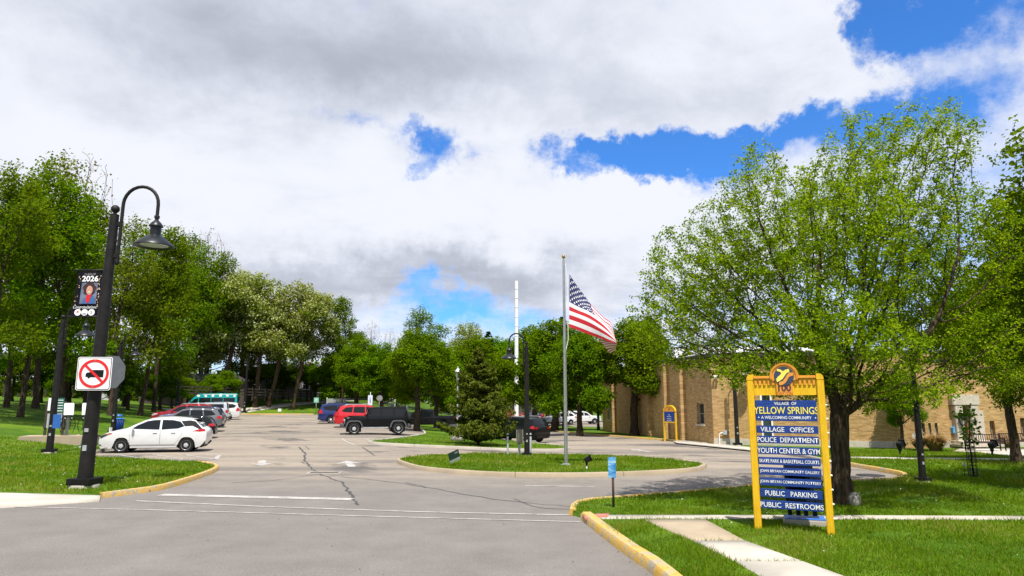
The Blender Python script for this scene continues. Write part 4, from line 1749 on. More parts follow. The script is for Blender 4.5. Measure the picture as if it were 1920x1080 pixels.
def wood(src, px, py, top, rz, label, first=False, wide=None, hgt=18.0):
    p = GL(px, py)
    s = (zt(p.y, top) - p.z) / hgt
    c = src if first else copy_tree(src)
    put(c, p, wide or s * 0.95, rz, s)
    c['label'] = label


wood(w1, 38, 782, 300, 0.2, 'tall woodland tree with straight trunk nearest the left edge', True)
wood(w2, 262, 779, 420, 0.4, 'thick dark trunked tree right of the leading lamp post, leaning a little', True)
wood(w3, 108, 787, 345, 1.9, 'tree with tan trunk between the left edge and the second lamp post', True)
wood(w4, 205, 779, 395, 0.9, 'thinly leaved olive green tree behind the no-trucks sign', True)
wood(w1, 288, 772, 425, 2.6, 'dark trunk second right of the leading lamp post')
wood(w3, 345, 765, 452, 3.9, 'bright green tree above the roof of the teal bus')
wood(w2, 378, 760, 470, 0.0, 'rightmost dark green tree of the bank before the flowering ones')
wood(w2, 160, 768, 360, 2.8, 'mid green tree between the second and third lamp posts')
wood(w4, 66, 766, 272, 2.2, 'tall sparse tree whose thin top stands highest at the left')
wood(w1, 12, 764, 330, 4.1, 'dark green tree rising behind the leftmost trunk')
wood(w3, 232, 762, 415, 5.0, 'bright leaved tree behind the thick dark trunk')
wood(w2, 322, 752, 440, 5.6, 'shaded tree by the dark house behind the bank')
wood(w1, -40, 790, 300, 1.0, 'leafy tree just outside the left edge whose boughs reach in')
wood(w3, -15, 770, 380, 5.5, 'bright low tree leaning in at the left edge')
b1 = proto_bare(51, 'bare twiggy tree top standing out above the left wood', 'nearly leafless trees')
wood(b1, 118, 760, 285, 0, 'bare twiggy tree top standing out above the left wood', True, hgt=12.8)
b2 = copy_tree(b1)
wood(b2, 372, 757, 425, 1.7, 'bare budding tree showing above the dark green crown left of the flowering trees', True, hgt=12.8)

FLG = 'flowering locust trees at the end of the lot'
f1 = proto_flower(61, 'a', FLG, (0.16, 0.0))
f2 = proto_flower(62, 'b', FLG, (0.05, 0.03))
f3 = proto_flower(63, 'c', FLG, (0.26, -0.03))
wood(f1, 410, 764, 508, 0.0, 'cream flowering tree with leaning trunk left of the row, nearest the white minivan', True, hgt=12.6)
wood(f2, 478, 764, 522, 0.6, 'cream flowering tree with upright trunk in the middle of the row', True, hgt=12.6)
wood(f3, 503, 763, 530, -0.2, 'flowering tree with a long trunk slanting right over the parking lot', True, hgt=12.6)
wood(f2, 384, 762, 520, 2.4, 'flowering tree at the left end of the row above the pickup')
for o_ in COL.objects:
    pass
wood(f1, 548, 768, 545, 0.3, 'flowering tree at the right end of the row, by the pale green sign', hgt=12.6)
wood(f2, 452, 757, 515, 4.0, 'flowering tree set back behind the leaning trunks', hgt=12.6)
w5 = proto_tall(45, LF_LUSH, 'green tree showing dark between the flowering ones', 'woodland trees on the left bank', (0.05, 0), per=17)
wood(w5, 625, 764, 552, 0.0, 'dark green crown right behind the last flowering tree', True)
wood(w5, 498, 752, 560, 2.0, 'green tree filling the gap behind the flowering row')
wood(w5, 575, 752, 600, 3.3, 'low green tree behind the flowering row near the grey house')

# trees in the distance across the middle
BGG = 'trees in the distance beyond the parking lot'
def far_tree(src, px, yw, top, rz, label, hgt, wide):
    c = copy_tree(src)
    q = at(px, 752, yw)
    zb = gz(q.x, min(yw, 100))
    s = (zt(yw, top) - zb) / hgt
    put(c, Vector((q.x, yw, zb)), wide, rz, s)
    c['label'] = label
    c['group'] = BGG
    return c


far_tree(w1, 782, 96, 572, 1.0, 'tall dark crown rising over the bright green pair', 18, 1.05)
far_tree(b1, 693, 105, 600, 0.0, 'bare grey tree left of the tall dark crown', 12.8, 1.0)
far_tree(b1, 730, 120, 615, 2.0, 'bare brown tree behind the chain-link fence', 12.8, 1.1)
far_tree(b1, 985, 118, 612, 1.1, 'bare tree behind the white mast', 12.8, 1.2)
far_tree(f2, 870, 122, 604, 0.5, 'pale blossoming tree far behind the spruce', 12.6, 1.3)
far_tree(r1, 660, 112, 690, 0.5, 'low green tree beyond the chain-link fence, above the blue van', 10, 1.0)
far_tree(r2, 690, 118, 680, 1.5, 'green tree beyond the fence, above the red car', 10, 1.1)
far_tree(r2, 745, 112, 660, 2.5, 'green tree behind the round white dish', 10, 1.2)
far_tree(r1, 940, 105, 650, 3.5, 'green tree left of the white mast', 10, 1.2)
far_tree(r2, 1000, 116, 640, 0.2, 'green tree above the red playground roof', 10, 1.3)
far_tree(r1, 1035, 124, 655, 1.2, 'green tree at the far end of the playground', 10, 1.3)
far_tree(w3, 960, 130, 640, 2.2, 'pale green tree behind the mast', 18, 1.1)
far_tree(w4, 1010, 134, 620, 4.2, 'thin olive tree far behind the dark lamp', 18, 1.2)
far_tree(w2, 860, 132, 640, 4.4, 'green tree far behind the old lantern', 18, 1.2)
far_tree(w3, 1110, 110, 600, 0.2, 'green tree behind the flag to the right', 18, 1.0)
far_tree(w2, 1240, 95, 590, 2.2, 'green tree behind the brick building, left of the maple', 18, 1.0)
far_tree(b1, 1370, 92, 585, 0.2, 'bare tree behind the white roof of the building', 12.8, 1.1)
far_tree(b1, 1310, 98, 610, 3.2, 'second bare tree over the white roof, left of the first', 12.8, 1.1)
far_tree(w4, 1440, 96, 600, 1.2, 'olive tree behind the building and the maple', 18, 1.1)
far_tree(w2, 1560, 95, 560, 3.0, 'tree behind the brick building seen through the maple boughs', 18, 1.1)
far_tree(w1, 1690, 92, 520, 1.0, 'green tree behind the roof right of the maple trunk', 18, 1.1)
far_tree(w3, 1800, 90, 470, 2.0, 'bright green tree behind the entrance wing', 18, 1.1)
# a far-off wood closes the view
rng = np.random.default_rng(8)
C = []
for k in range(420):
    a = rng.uniform(-0.95, 0.95)
    d = rng.uniform(150, 185)
    h = rng.uniform(5, 9.5) * (1.25 if a < -.25 else 1)
    n_ = 90
    v = unit(rng.normal(size=(n_, 3))) * (rng.random(n_) ** .4)[:, None] * np.array([4.2, 4.2, h * .55]) + np.array([d * math.sin(a), d * math.cos(a), h * .5 - 0.5])
    C.append(v)
C = np.concatenate(C)
V, T = leaf_mesh(C, rng.normal(size=C.shape) + np.array([0, -.6, .8]), rng.uniform(.7, 1.5, len(C)), rng)
tn = np.clip(rng.normal(size=len(C)) * .3 + .45, 0, 1)
o = np_mesh('far_woods', V, T, LF_MID, attr=np.concatenate([tn, tn]))
tag(o, 'far-off wood closing the view beyond the lots', 'woods', kind='stuff')
TRI[0] += len(T)
# low trees filling the shade under the wood
for i, (px, yw, s_, lab) in enumerate([(20, 66, .62, 'low leafy tree filling the shade at the left edge'), (75, 68, .66, 'low tree between the two leftmost trunks, before the white house'), (130, 70, .6, 'low tree behind the second street lamp'),
                                       (185, 66, .62, 'low tree behind the truck sign'), (240, 70, .62, 'low tree behind the thick dark trunk'), (300, 78, .7, 'low tree hiding the left end of the dark house'),
                                       (322, 84, .6, 'low tree close before the dark house'), (420, 90, .7, 'low green tree right of the dark house'), (350, 87, .5, 'small tree masking the middle of the dark house'), (398, 88, .62, 'small tree masking the right end of the dark house'), (470, 104, .75, 'low tree behind the leaning flowering trunks'),
                                       (530, 106, .75, 'low tree before the grey house'), (590, 104, .7, 'low tree right of the grey house'), (632, 108, .75, 'low tree above the blue minivan')]):
    again((r3, r4)[i % 2], lab, px, 0, s_, i * 1.7, s_ * .8, group='low trees under the wood', yw=yw)
for i, (px, yw, top, k, lab) in enumerate([(668, 92, 640, 0, 'bright tree right behind the bare grey one, above the red car'), (640, 100, 655, 1, 'rounded tree at the right end of the flowering row'), (716, 88, 650, 1, 'bright crown left of the green pair'),
                                           (890, 74, 640, 0, 'bright crown between the green pair and the spruce'), (936, 96, 640, 1, 'bright crown right behind the white mast'), (1003, 88, 622, 0, 'bright tree between the mast and the flagpole'),
                                           (1040, 70, 610, 1, 'tall bright tree just left of the flagpole'), (920, 96, 650, 1, 'green tree filling the gap behind the spruce')]):
    q = at(px, 752, yw)
    c = copy_tree((r3, r4)[k])
    zb = gz(q.x, yw)
    s = (zt(yw, top) - zb) / 9.2
    put(c, Vector((q.x, yw, zb)), s * 1.15, i * 1.9, s)
    c['label'] = lab
    c['group'] = 'bright trees beyond the parking lot'
# added trees behind the camera: unseen, they darken reflections and cut sky light
rngb = np.random.default_rng(18)
C = []
for k in range(150):
    a = rngb.uniform(1.15, 2 * math.pi - 1.15)
    d = rngb.uniform(42, 60)
    h = rngb.uniform(6, 12)
    v = unit(rngb.normal(size=(80, 3))) * (rngb.random(80) ** .4)[:, None] * np.array([3.6, 3.6, h * .55]) + np.array([d * math.sin(a), d * math.cos(a), h * .52])
    C.append(v)
C = np.concatenate(C)
V, T = leaf_mesh(C, rngb.normal(size=C.shape), rngb.uniform(.9, 1.8, len(C)), rngb)
tn = np.clip(rngb.normal(size=len(C)) * .3 + .4, 0, 1)
o = np_mesh('unseen_woods', V, T, LF_MID, attr=np.concatenate([tn, tn]))
tag(o, 'added unseen trees behind the viewer that darken reflections', 'woods', kind='stuff')
# undergrowth along the top of the left bank
C = []
for k in range(130):
    f = k / 130
    q = at(-120 + 800 * f, 745, 74 + 48 * f + rng.uniform(-3, 3))
    zb = lz(q.x, q.y)
    n_ = 300
    v = unit(rng.normal(size=(n_, 3))) * (rng.random(n_) ** .4)[:, None] * np.array([1.7, 1.2, rng.uniform(.7, 1.7)]) + np.array([q.x, q.y + 4, zb + .5])
    C.append(v)
C = np.concatenate(C)
V, T = leaf_mesh(C, rng.normal(size=C.shape) + np.array([0, 0, .8]), rng.uniform(.2, .45, len(C)), rng)
tn = np.clip(rng.normal(size=len(C)) * .3 + .45, 0, 1)
o = np_mesh('undergrowth', V, T, LF_MID, attr=np.concatenate([tn, tn]))
tag(o, 'leafy undergrowth along the top of the left bank', 'undergrowth', kind='stuff')
TRI[0] += len(T)
print('TREE TRIS', TRI[0])
# ---------------------------------------------------------------- vehicles
def tess2d(poly, step=0.13):
    bm = bmesh.new()
    bm.faces.new([bm.verts.new((p[0], 0, p[1])) for p in poly])
    bmesh.ops.triangulate(bm, faces=bm.faces[:], ngon_method='EAR_CLIP')
    for ax in (0, 2):
        lo, hi = min(p[ax // 2] for p in poly), max(p[ax // 2] for p in poly)
        q = math.floor(lo / step) * step
        while q < hi:
            co, no = [0, 0, 0], [0, 0, 0]
            co[ax], no[ax] = q, 1
            bmesh.ops.bisect_plane(bm, geom=bm.verts[:] + bm.edges[:] + bm.faces[:], plane_co=co, plane_no=no, dist=1e-4)
            q += step
    bm.verts.index_update()
    vs = [(v.co.x, v.co.z) for v in bm.verts]
    fs = [[v.index for v in f.verts] for f in bm.faces]
    bm.free()
    return vs, fs


PAINTS = {}


def paint(name, col, metal=0.0, rough=0.28):
    dk = max(col) < 0.02
    return mat('paint_' + name, col, rough, metal, 0.03, 3, coat=0.25 if dk else 0.7, spec=0.15 if dk else 0.4)


class Car:
    def __init__(s, name, label, cat, body, top, xf, xr, rw, W, belt, roof, tumble=0.16, sill=0.24, crown=0.05, taper=0.10, round_=0.06, group=None, front_t=None):
        """top: outline from the front foot over the roof to the rear foot, (x, z)"""
        s.W, s.belt, s.roof, s.tumble, s.taper = W, belt, roof, tumble, taper
        s.top = top
        s.x0, s.x1 = min(p[0] for p in top), max(p[0] for p in top)
        s.t = thing(name, label, cat, group=group)
        ra = rw * 1.17
        def arch(xc):
            out = []
            for k in range(11):
                q = math.pi * k / 10
                x_, z_ = xc - ra * math.cos(q), rw + ra * math.sin(q)
                out.append((x_, max(sill, z_)))
            return out
        out = list(top)
        out += [(xr - ra - 0.02, sill)] + arch(xr) + arch(xf) + [(xf + ra + 0.02, sill)]
        # tidy doubles
        poly = [out[0]]
        for p in out[1:]:
            if math.hypot(p[0] - poly[-1][0], p[1] - poly[-1][1]) > 0.012:
                poly.append(p)
        if math.hypot(poly[0][0] - poly[-1][0], poly[0][1] - poly[-1][1]) < 0.012:
            poly.pop()
        mb = MB()
        vs, fs = tess2d(poly)
        for sg in (1, -1):
            mb.add([(x, sg * s.w(x, z), z) for x, z in vs], fs if sg < 0 else [f[::-1] for f in fs], True)
        # the skin over the top, nose to tail, and the floor
        N = 6
        def skin(line, crown_):
            rows = []
            for x, z in line:
                w_ = s.w(x, z)
                rows.append([(x + (0.06 * (1 if x > 0 else -1) * (1 - (y / w_) ** 2) if abs(x) > 0.85 * s.x1 else 0), y, z + crown_ * (1 - (y / w_) ** 2)) for y in [w_ * (-1 + 2 * k / N) for k in range(N + 1)]])
            V = [p for r in rows for p in r]
            mb.add(V, [(i * (N + 1) + k, i * (N + 1) + k + 1, (i + 1) * (N + 1) + k + 1, (i + 1) * (N + 1) + k) for i in range(len(rows) - 1) for k in range(N)], True)
        skin(s.fine(top), crown)
        s.body = mb.build('body', body, s.t)
        mb = MB()
        mb.box(((xf + xr) / 2, 0, sill + 0.03), (s.x1 - s.x0 - 0.5, 2 * W - 0.35, 0.06))
        for xc in (xf, xr):
            mb.box((xc, 0, rw + 0.1), (ra * 2.0, 2 * W - 0.5, rw * 1.6))
        mb.build('underbody', TRIM, s.t)
        s.xf, s.xr, s.rw, s.sill = xf, xr, rw, sill

    def fine(s, line):
        out = []
        for a, b in zip(line, line[1:]):
            m = max(1, int(math.hypot(b[0] - a[0], b[1] - a[1]) / 0.15))
            out += [(a[0] + (b[0] - a[0]) * k / m, a[1] + (b[1] - a[1]) * k / m) for k in range(m)]
        return out + [line[-1]]

    def w(s, x, z):
        w_ = s.W
        if z > s.belt:
            w_ -= 0.03 + s.tumble * min(1.2, (z - s.belt) / (s.roof - s.belt))
        elif z > s.belt - 0.12:
            w_ -= 0.03 * (z - s.belt + 0.12) / 0.12
        elif z < 0.5:
            w_ -= 0.05 * (0.5 - z) / 0.3
        c, h = (s.x0 + s.x1) / 2, (s.x1 - s.x0) / 2
        k = max(0.0, abs(x - c) / h - 0.66) / 0.34
        return w_ * (1 - s.taper * k * k * 1.6)

    def side(s, name, poly, m, off=0.006, parent=None, sides=(1, -1)):
        vs, fs = tess2d(poly)
        mb = MB()
        for sg in sides:
            mb.add([(x, sg * (s.w(x, z) + off), z) for x, z in vs], fs if sg < 0 else [f[::-1] for f in fs], True)
        return mb.build(name, m, parent or s.t)

    def each(s, name, poly, m, off=0.006):
        return [s.side(name, poly, m, off, sides=(sg,)) for sg in (1, -1)]

    def across(s, name, a, b, m, inset=0.08, off=0.012, crown=0.05, y0=None, y1=None):
        """a panel across the car between two outline points (windscreen, hatch glass, grille)"""
        N, K = 6, 4
        dx, dz = b[0] - a[0], b[1] - a[1]
        l = math.hypot(dx, dz)
        nx, nz = -dz / l, dx / l
        if nx * (1 if a[0] + b[0] > 0 else -1) < 0 and abs(nx) > abs(nz) or (abs(nz) >= abs(nx) and nz < 0):
            nx, nz = -nx, -nz
        V = []
        for i in range(K + 1):
            x, z = a[0] + dx * i / K, a[1] + dz * i / K
            w_ = s.w(x, z)
            lo, hi = (-w_ + inset, w_ - inset) if y0 is None else (y0, y1)
            for k in range(N + 1):
                y = lo + (hi - lo) * k / N
                V.append((x + nx * off + (0.06 * (1 if x > 0 else -1) * (1 - (y / w_) ** 2) if abs(x) > 0.85 * s.x1 else 0), y, z + nz * off + crown * (1 - (y / w_) ** 2)))
        mb = MB()
        mb.add(V, [(i * (N + 1) + k, i * (N + 1) + k + 1, (i + 1) * (N + 1) + k + 1, (i + 1) * (N + 1) + k) for i in range(K) for k in range(N)], True)
        return mb.build(name, m, s.t)

    def box(s, name, c, d, m, bev=0.02, parent=None):
        mb = MB()
        mb.box(c, d, bev=bev)
        return mb.build(name, m, parent or s.t)

    def wheels(s, spokes=5, rim=None, dark=False, tw=0.22, cover=False):
        rim = rim or RIM
        r = s.rw
        mt, mr, mh = MB(), MB(), MB()
        R = Matrix.Rotation(math.pi / 2, 3, 'X')
        k_ = 0.66
        mt.lathe([(r * k_, -tw / 2), (r * .93, -tw / 2), (r, -tw / 2 + .03), (r, tw / 2 - .03), (r * .93, tw / 2), (r * k_, tw / 2), (r * k_, -tw / 2)], 28, (0, 0, 0), R)
        mr.lathe([(r * k_ * .88, -tw / 2 + .015), (r * k_, -tw / 2 - .006), (r * k_, -tw / 2 + .04), (r * k_ * .88, -tw / 2 + .03)], 24, (0, 0, 0), R)
        for q in range(spokes):
            a = 2 * math.pi * q / spokes + .3
            M = Matrix.Rotation(a, 3, 'Y')
            wq = r * (0.17 if spokes < 7 else 0.09)
            mr.add([M @ Vector(p) for p in [(-wq * .6, tw / 2 + .008, .03), (wq * .6, tw / 2 + .008, .03), (wq, tw / 2 - .012, r * k_ * .95), (-wq, tw / 2 - .012, r * k_ * .95),
                                            (-wq * .6, tw / 2 - .05, .03), (wq * .6, tw / 2 - .05, .03), (wq, tw / 2 - .06, r * k_ * .95), (-wq, tw / 2 - .06, r * k_ * .95)]],
                   [(0, 1, 2, 3), (0, 3, 7, 4), (1, 5, 6, 2)], False)
        mr.lathe([(0, -tw / 2 - .012), (.05, -tw / 2 - .010), (.055, -tw / 2 + .03)], 12, (0, 0, 0), R)
        mh.lathe([(r * k_ * .97, -tw / 2 + .07), (0, -tw / 2 + .07)], 20, (0, 0, 0), R)
        first = None
        for xc in (s.xf, s.xr):
            for sg in (1, -1):
                y = sg * (s.W - tw / 2 - 0.01)
                rz = 0 if sg > 0 else math.pi
                if first is None:
                    wh = bpy.data.objects.new('wheel', None)
                    link(wh, s.t)
                    mt.build('tyre', TYRE, wh)
                    mr.build('rim', rim, wh)
                    mh.build('hub_disc', TRIM, wh)
                    first = wh
                else:
                    wh = first.copy()
                    link(wh, s.t)
                    for ch in first.children:
                        c = ch.copy()
                        link(c, wh)
                wh.location = (xc, y, r)
                wh.rotation_euler = (0, 0.4 * xc, rz)

    def mirrors(s, x, z, m):
        for sg in (1, -1):
            mb = MB()
            mb.box((x, sg * (s.W + 0.09), z), (0.12, 0.2, 0.14), bev=0.045)
            mb.box((x, sg * (s.W - 0.02), z - 0.03), (0.06, 0.14, 0.04))
            mb.build('mirror', m, s.t)

    def plate(s, x, z, m=None):
        s.box('licence_plate', (x, 0, z), (0.02, 0.31, 0.155), m or WHITE, 0.004)

    def handles(s, xs, z, m):
        for x in xs:
            for sg in (1, -1):
                s.box('door_handle', (x, sg * (s.w(x, z) + .012), z), (0.17, 0.025, 0.03), m, 0.008)


def settle(t, px, py, rz, W, sc=1.0):
    """near flank of the car over the ground point seen at (px, py)"""
    p = G(px, py).xy
    c, s_ = math.cos(rz), math.sin(rz)
    n = Vector((-s_, c))
    if n.y < 0:
        n = -n
    q = p + n * W * sc
    t.location = (q.x, q.y, gz(q.x, q.y) + 0.004)
    t.rotation_euler = (0, 0, rz)
    t.scale = (sc, sc, sc)


def hatchback(label):
    P = paint('white', (0.64, 0.64, 0.63))
    top = [(1.95, .2), (2.16, .21), (2.225, .36), (2.235, .55), (2.20, .70), (2.08, .80), (1.85, .90), (1.5, .99), (1.12, 1.07), (.80, 1.24), (.42, 1.42), (.22, 1.485), (-.2, 1.54), (-.65, 1.55),
           (-1.2, 1.505), (-1.62, 1.44), (-1.72, 1.40), (-2.06, 1.06), (-2.17, .98), (-2.225, .86), (-2.24, .66), (-2.2, .48), (-2.02, .25), (-1.9, .22)]
    c = Car('hatchback_car', label, 'car', P, top, 1.29, -1.41, .318, .895, 1.0, 1.55, 0.17, 0.2)
    c.across('windshield', (1.10, 1.085), (.26, 1.475), GLASS)
    c.across('rear_window', (-1.72, 1.385), (-2.03, 1.09), GLASS, 0.12)
    c.each('window', [(.92, 1.06), (.66, 1.23), (.30, 1.395), (.02, 1.44), (-.24, 1.45), (-.24, 1.02)], GLASS)
    c.each('window', [(-.33, 1.02), (-.33, 1.45), (-.75, 1.44), (-1.08, 1.37), (-1.28, 1.16), (-1.02, 1.06)], GLASS)
    c.each('rear_pillar', [(-1.12, 1.39), (-1.30, 1.15), (-1.62, 1.17), (-1.9, 1.03), (-2.04, 1.04), (-1.72, 1.375), (-1.5, 1.42)], TRIM, .004)
    for x0, x1, z1 in ((.95, -.28, .99), (-.31, -1.22, .99)):
        pl = [(x0, .36), (x0, .80), (x0 - .03 * (x0 > 0), z1), (x1 + (.0 if x1 > -1 else .12), z1), (x1 + (0 if x1 > -1 else .02), .80), (x1 + (0 if x1 > -1 else .3), .36)]
        cx, cz = sum(p[0] for p in pl) / 6, sum(p[1] for p in pl) / 6
        for sg in (1, -1):
            c.side('door_seam', [(cx + (p[0] - cx) * 1.022, cz + (p[1] - cz) * 1.03) for p in pl], mat('seam', (0.25, 0.25, 0.25), 0.6, 0, 0), .003, sides=(sg,))
            d = c.side('door', pl, P, .008, sides=(sg,))
            xh = x1 + (.2 if x1 > -1 else .38)
            c.box('handle', (xh, sg * (c.w(xh, .88) + .018), .88), (0.19, 0.03, 0.035), P, 0.01, d)
    c.each('sill_trim', [(.92, .22), (.92, .30), (-1.02, .30), (-1.02, .22)], P, .02)
    c.each('headlight', [(2.16, .64), (2.19, .72), (2.06, .81), (1.80, .885), (1.66, .89), (1.92, .76)], mat('dark_lamp', (0.05, 0.055, 0.06), 0.1))
    c.each('indicator', [(1.95, .80), (1.82, .86), (1.66, .875), (1.80, .815)], mat('amber', (0.7, 0.16, 0.02), 0.2), .010)
    c.each('taillight', [(-1.62, .935), (-1.95, .91), (-2.19, .93), (-2.14, 1.02), (-2.02, 1.05)], TAIL)
    c.each('air_inlet', [(2.08, .30), (2.20, .33), (2.19, .42)], TRIM)
    c.each('bumper_trim', [(-1.98, .24), (-2.19, .46), (-2.21, .38), (-2.08, .26)], TRIM)
    c.box('spoiler', (-1.68, 0, 1.455), (.30, 1.15, .035), TRIM, .012)
    c.mirrors(.83, 1.06, P)
    c.plate(-2.265, .78)
    c.box('charge_flap', (2.02, 0.0, .98), (.03, .34, .26), P, .01)
    c.wheels(5)
    return c.t


def suv(label, P, L=4.62, H=1.70, W=.93, clad=True, cat='car', rim=None, group=None, roofr=True, name='suv_car', spokes=5, vert=False):
    kx, kz = L / 4.62, H / 1.70
    f = lambda l: [(x * kx, z * kz) for x, z in l]
    top = f([(2.0, .27), (2.24, .30), (2.30, .50), (2.31, .72), (2.27, .92), (2.12, 1.02), (1.6, 1.10), (1.12, 1.16), (.85, 1.32), (.48, 1.54), (.30, 1.62), (-.2, 1.69), (-1.0, 1.69), (-1.65, 1.64), (-1.92, 1.58),
             (-2.18, 1.12), (-2.27, 1.02), (-2.31, .80), (-2.31, .55), (-2.24, .38), (-2.1, .28)])
    rw = .36 * kz
    c = Car(name, label, cat, P, top, 1.40 * kx, -1.32 * kx, rw, W, 1.06 * kz, 1.69 * kz, 0.17, 0.27 * kz, group=group)
    c.across('windshield', (1.10 * kx, 1.175 * kz), (.34 * kx, 1.60 * kz), GLASS)
    c.across('rear_window', (-1.95 * kx, 1.54 * kz), (-2.15 * kx, 1.17 * kz), GLASS, 0.12)
    c.each('window', f([(.92, 1.14), (.70, 1.30), (.38, 1.50), (.02, 1.56), (-.10, 1.565), (-.10, 1.10)]), GLASS)
    c.each('window', f([(-.18, 1.10), (-.18, 1.565), (-.95, 1.56), (-1.02, 1.13)]), GLASS)
    c.each('window', f([(-1.10, 1.14), (-1.03, 1.56), (-1.55, 1.52), (-1.86, 1.24), (-1.6, 1.17)]), GLASS)
    if clad:
        c.each('cladding', f([(.98, .27), (.98, .42), (-.90, .42), (-.90, .27)]), TRIM, .012)
        c.each('cladding', f([(-1.80, .40), (-2.28, .48), (-2.24, .36), (-2.1, .29), (-1.78, .29)]), TRIM, .012)
        c.each('cladding', f([(1.88, .42), (2.26, .48), (2.22, .32), (2.0, .29), (1.86, .3)]), TRIM, .012)
    for sg in (1, -1):
        for x0, x1 in ((.95, -.13), (-.16, -1.02)):
            pl = f([(x0, .45), (x0, 1.05), (x1, 1.05), (x1 + (.24 if x1 < -1 else 0), .45)])
            c.side('door', pl, P, .008, sides=(sg,))
    c.handles((.05 * kx, -.86 * kx), .98 * kz, P)
    c.each('headlight', f([(2.22, .80), (2.26, .90), (2.10, .985), (1.82, 1.0), (1.9, .9)]), LAMPG)
    tl = f([(-1.92, .98), (-2.29, .92), (-2.24, 1.06), (-2.14, 1.16), (-1.98, 1.10)]) if not vert else f([(-2.06, .80), (-2.28, .8), (-2.25, 1.05), (-2.13, 1.24), (-2.0, 1.2)])
    c.each('taillight', tl, TAIL, .01)
    for sg in (1, -1):
        c.box('taillight', (-2.29 * kx, sg * .62, .98 * kz), (.05, .32, .12), TAIL, .015)
    c.box('bumper', (-2.30 * kx, 0, .47 * kz), (.10, 1.45, .26), TRIM if clad else P, .03)
    c.plate(-2.345 * kx, .80 * kz)
    c.box('grille', (2.335 * kx, 0, .72 * kz), (.05, 1.1, .26), TRIM, .02)
    if roofr:
        for sg in (1, -1):
            mb = MB()
            y = sg * (c.w(0, 1.66 * kz) - .06)
            mb.tube([(.25 * kx, y, 1.67 * kz), (.1 * kx, y, 1.76 * kz), (-1.4 * kx, y, 1.75 * kz), (-1.6 * kx, y, 1.66 * kz)], .018, 6)
            mb.build('roof_rail', TRIM if clad else RIM, c.t)
    c.mirrors(.86 * kx, 1.13 * kz, P)
    c.wheels(spokes, rim)
    return c.t


def minivan(label, P, rim=None, group=None):
    top = [(2.3, .24), (2.52, .28), (2.58, .5), (2.57, .72), (2.48, .88), (2.15, 1.0), (1.75, 1.10), (1.35, 1.32), (.82, 1.58), (.55, 1.68), (0, 1.76), (-1.2, 1.77), (-2.0, 1.72), (-2.28, 1.66),
           (-2.46, 1.20), (-2.55, 1.08), (-2.585, .8), (-2.57, .5), (-2.48, .32), (-2.3, .24)]
    c = Car('minivan', label, 'van', P, top, 1.62, -1.47, .35, .99, 1.06, 1.77, 0.18, .24, group=group)
    c.across('windshield', (1.72, 1.125), (.62, 1.655), GLASS)
    c.across('rear_window', (-2.30, 1.60), (-2.45, 1.22), GLASS, .12)
    c.each('window', [(1.5, 1.10), (1.2, 1.33), (.78, 1.54), (.40, 1.60), (.40, 1.06)], GLASS)
    c.each('window', [(.30, 1.06), (.30, 1.61), (-.82, 1.64), (-.86, 1.12)], GLASS)
    c.each('window', [(-.96, 1.13), (-.92, 1.64), (-1.85, 1.60), (-2.22, 1.45), (-2.05, 1.24), (-1.5, 1.16)], GLASS)
    for sg in (1, -1):
        c.side('door', [(1.15, .40), (1.15, 1.02), (.36, 1.02), (.36, .40)], P, .008, sides=(sg,))
        c.side('door', [(.32, .40), (.32, 1.02), (-.9, 1.02), (-.75, .40)], P, .008, sides=(sg,))
    c.handles((.5, .1), .95, P)
    c.each('headlight', [(2.42, .74), (2.5, .82), (2.3, .93), (1.95, .98), (2.05, .86)], LAMPG)
    c.each('taillight', [(-2.18, .90), (-2.56, .88), (-2.52, 1.08), (-2.42, 1.26), (-2.30, 1.22)], TAIL, .01)
    for sg in (1, -1):
        c.box('taillight', (-2.54, sg * .72, 1.02), (.06, .24, .22), TAIL, .02)
    c.box('bumper', (-2.57, 0, .42), (.12, 1.6, .22), P, .04)
    c.plate(-2.625, .85)
    c.mirrors(1.38, 1.12, P)
    c.wheels(7, rim)
    return c.t


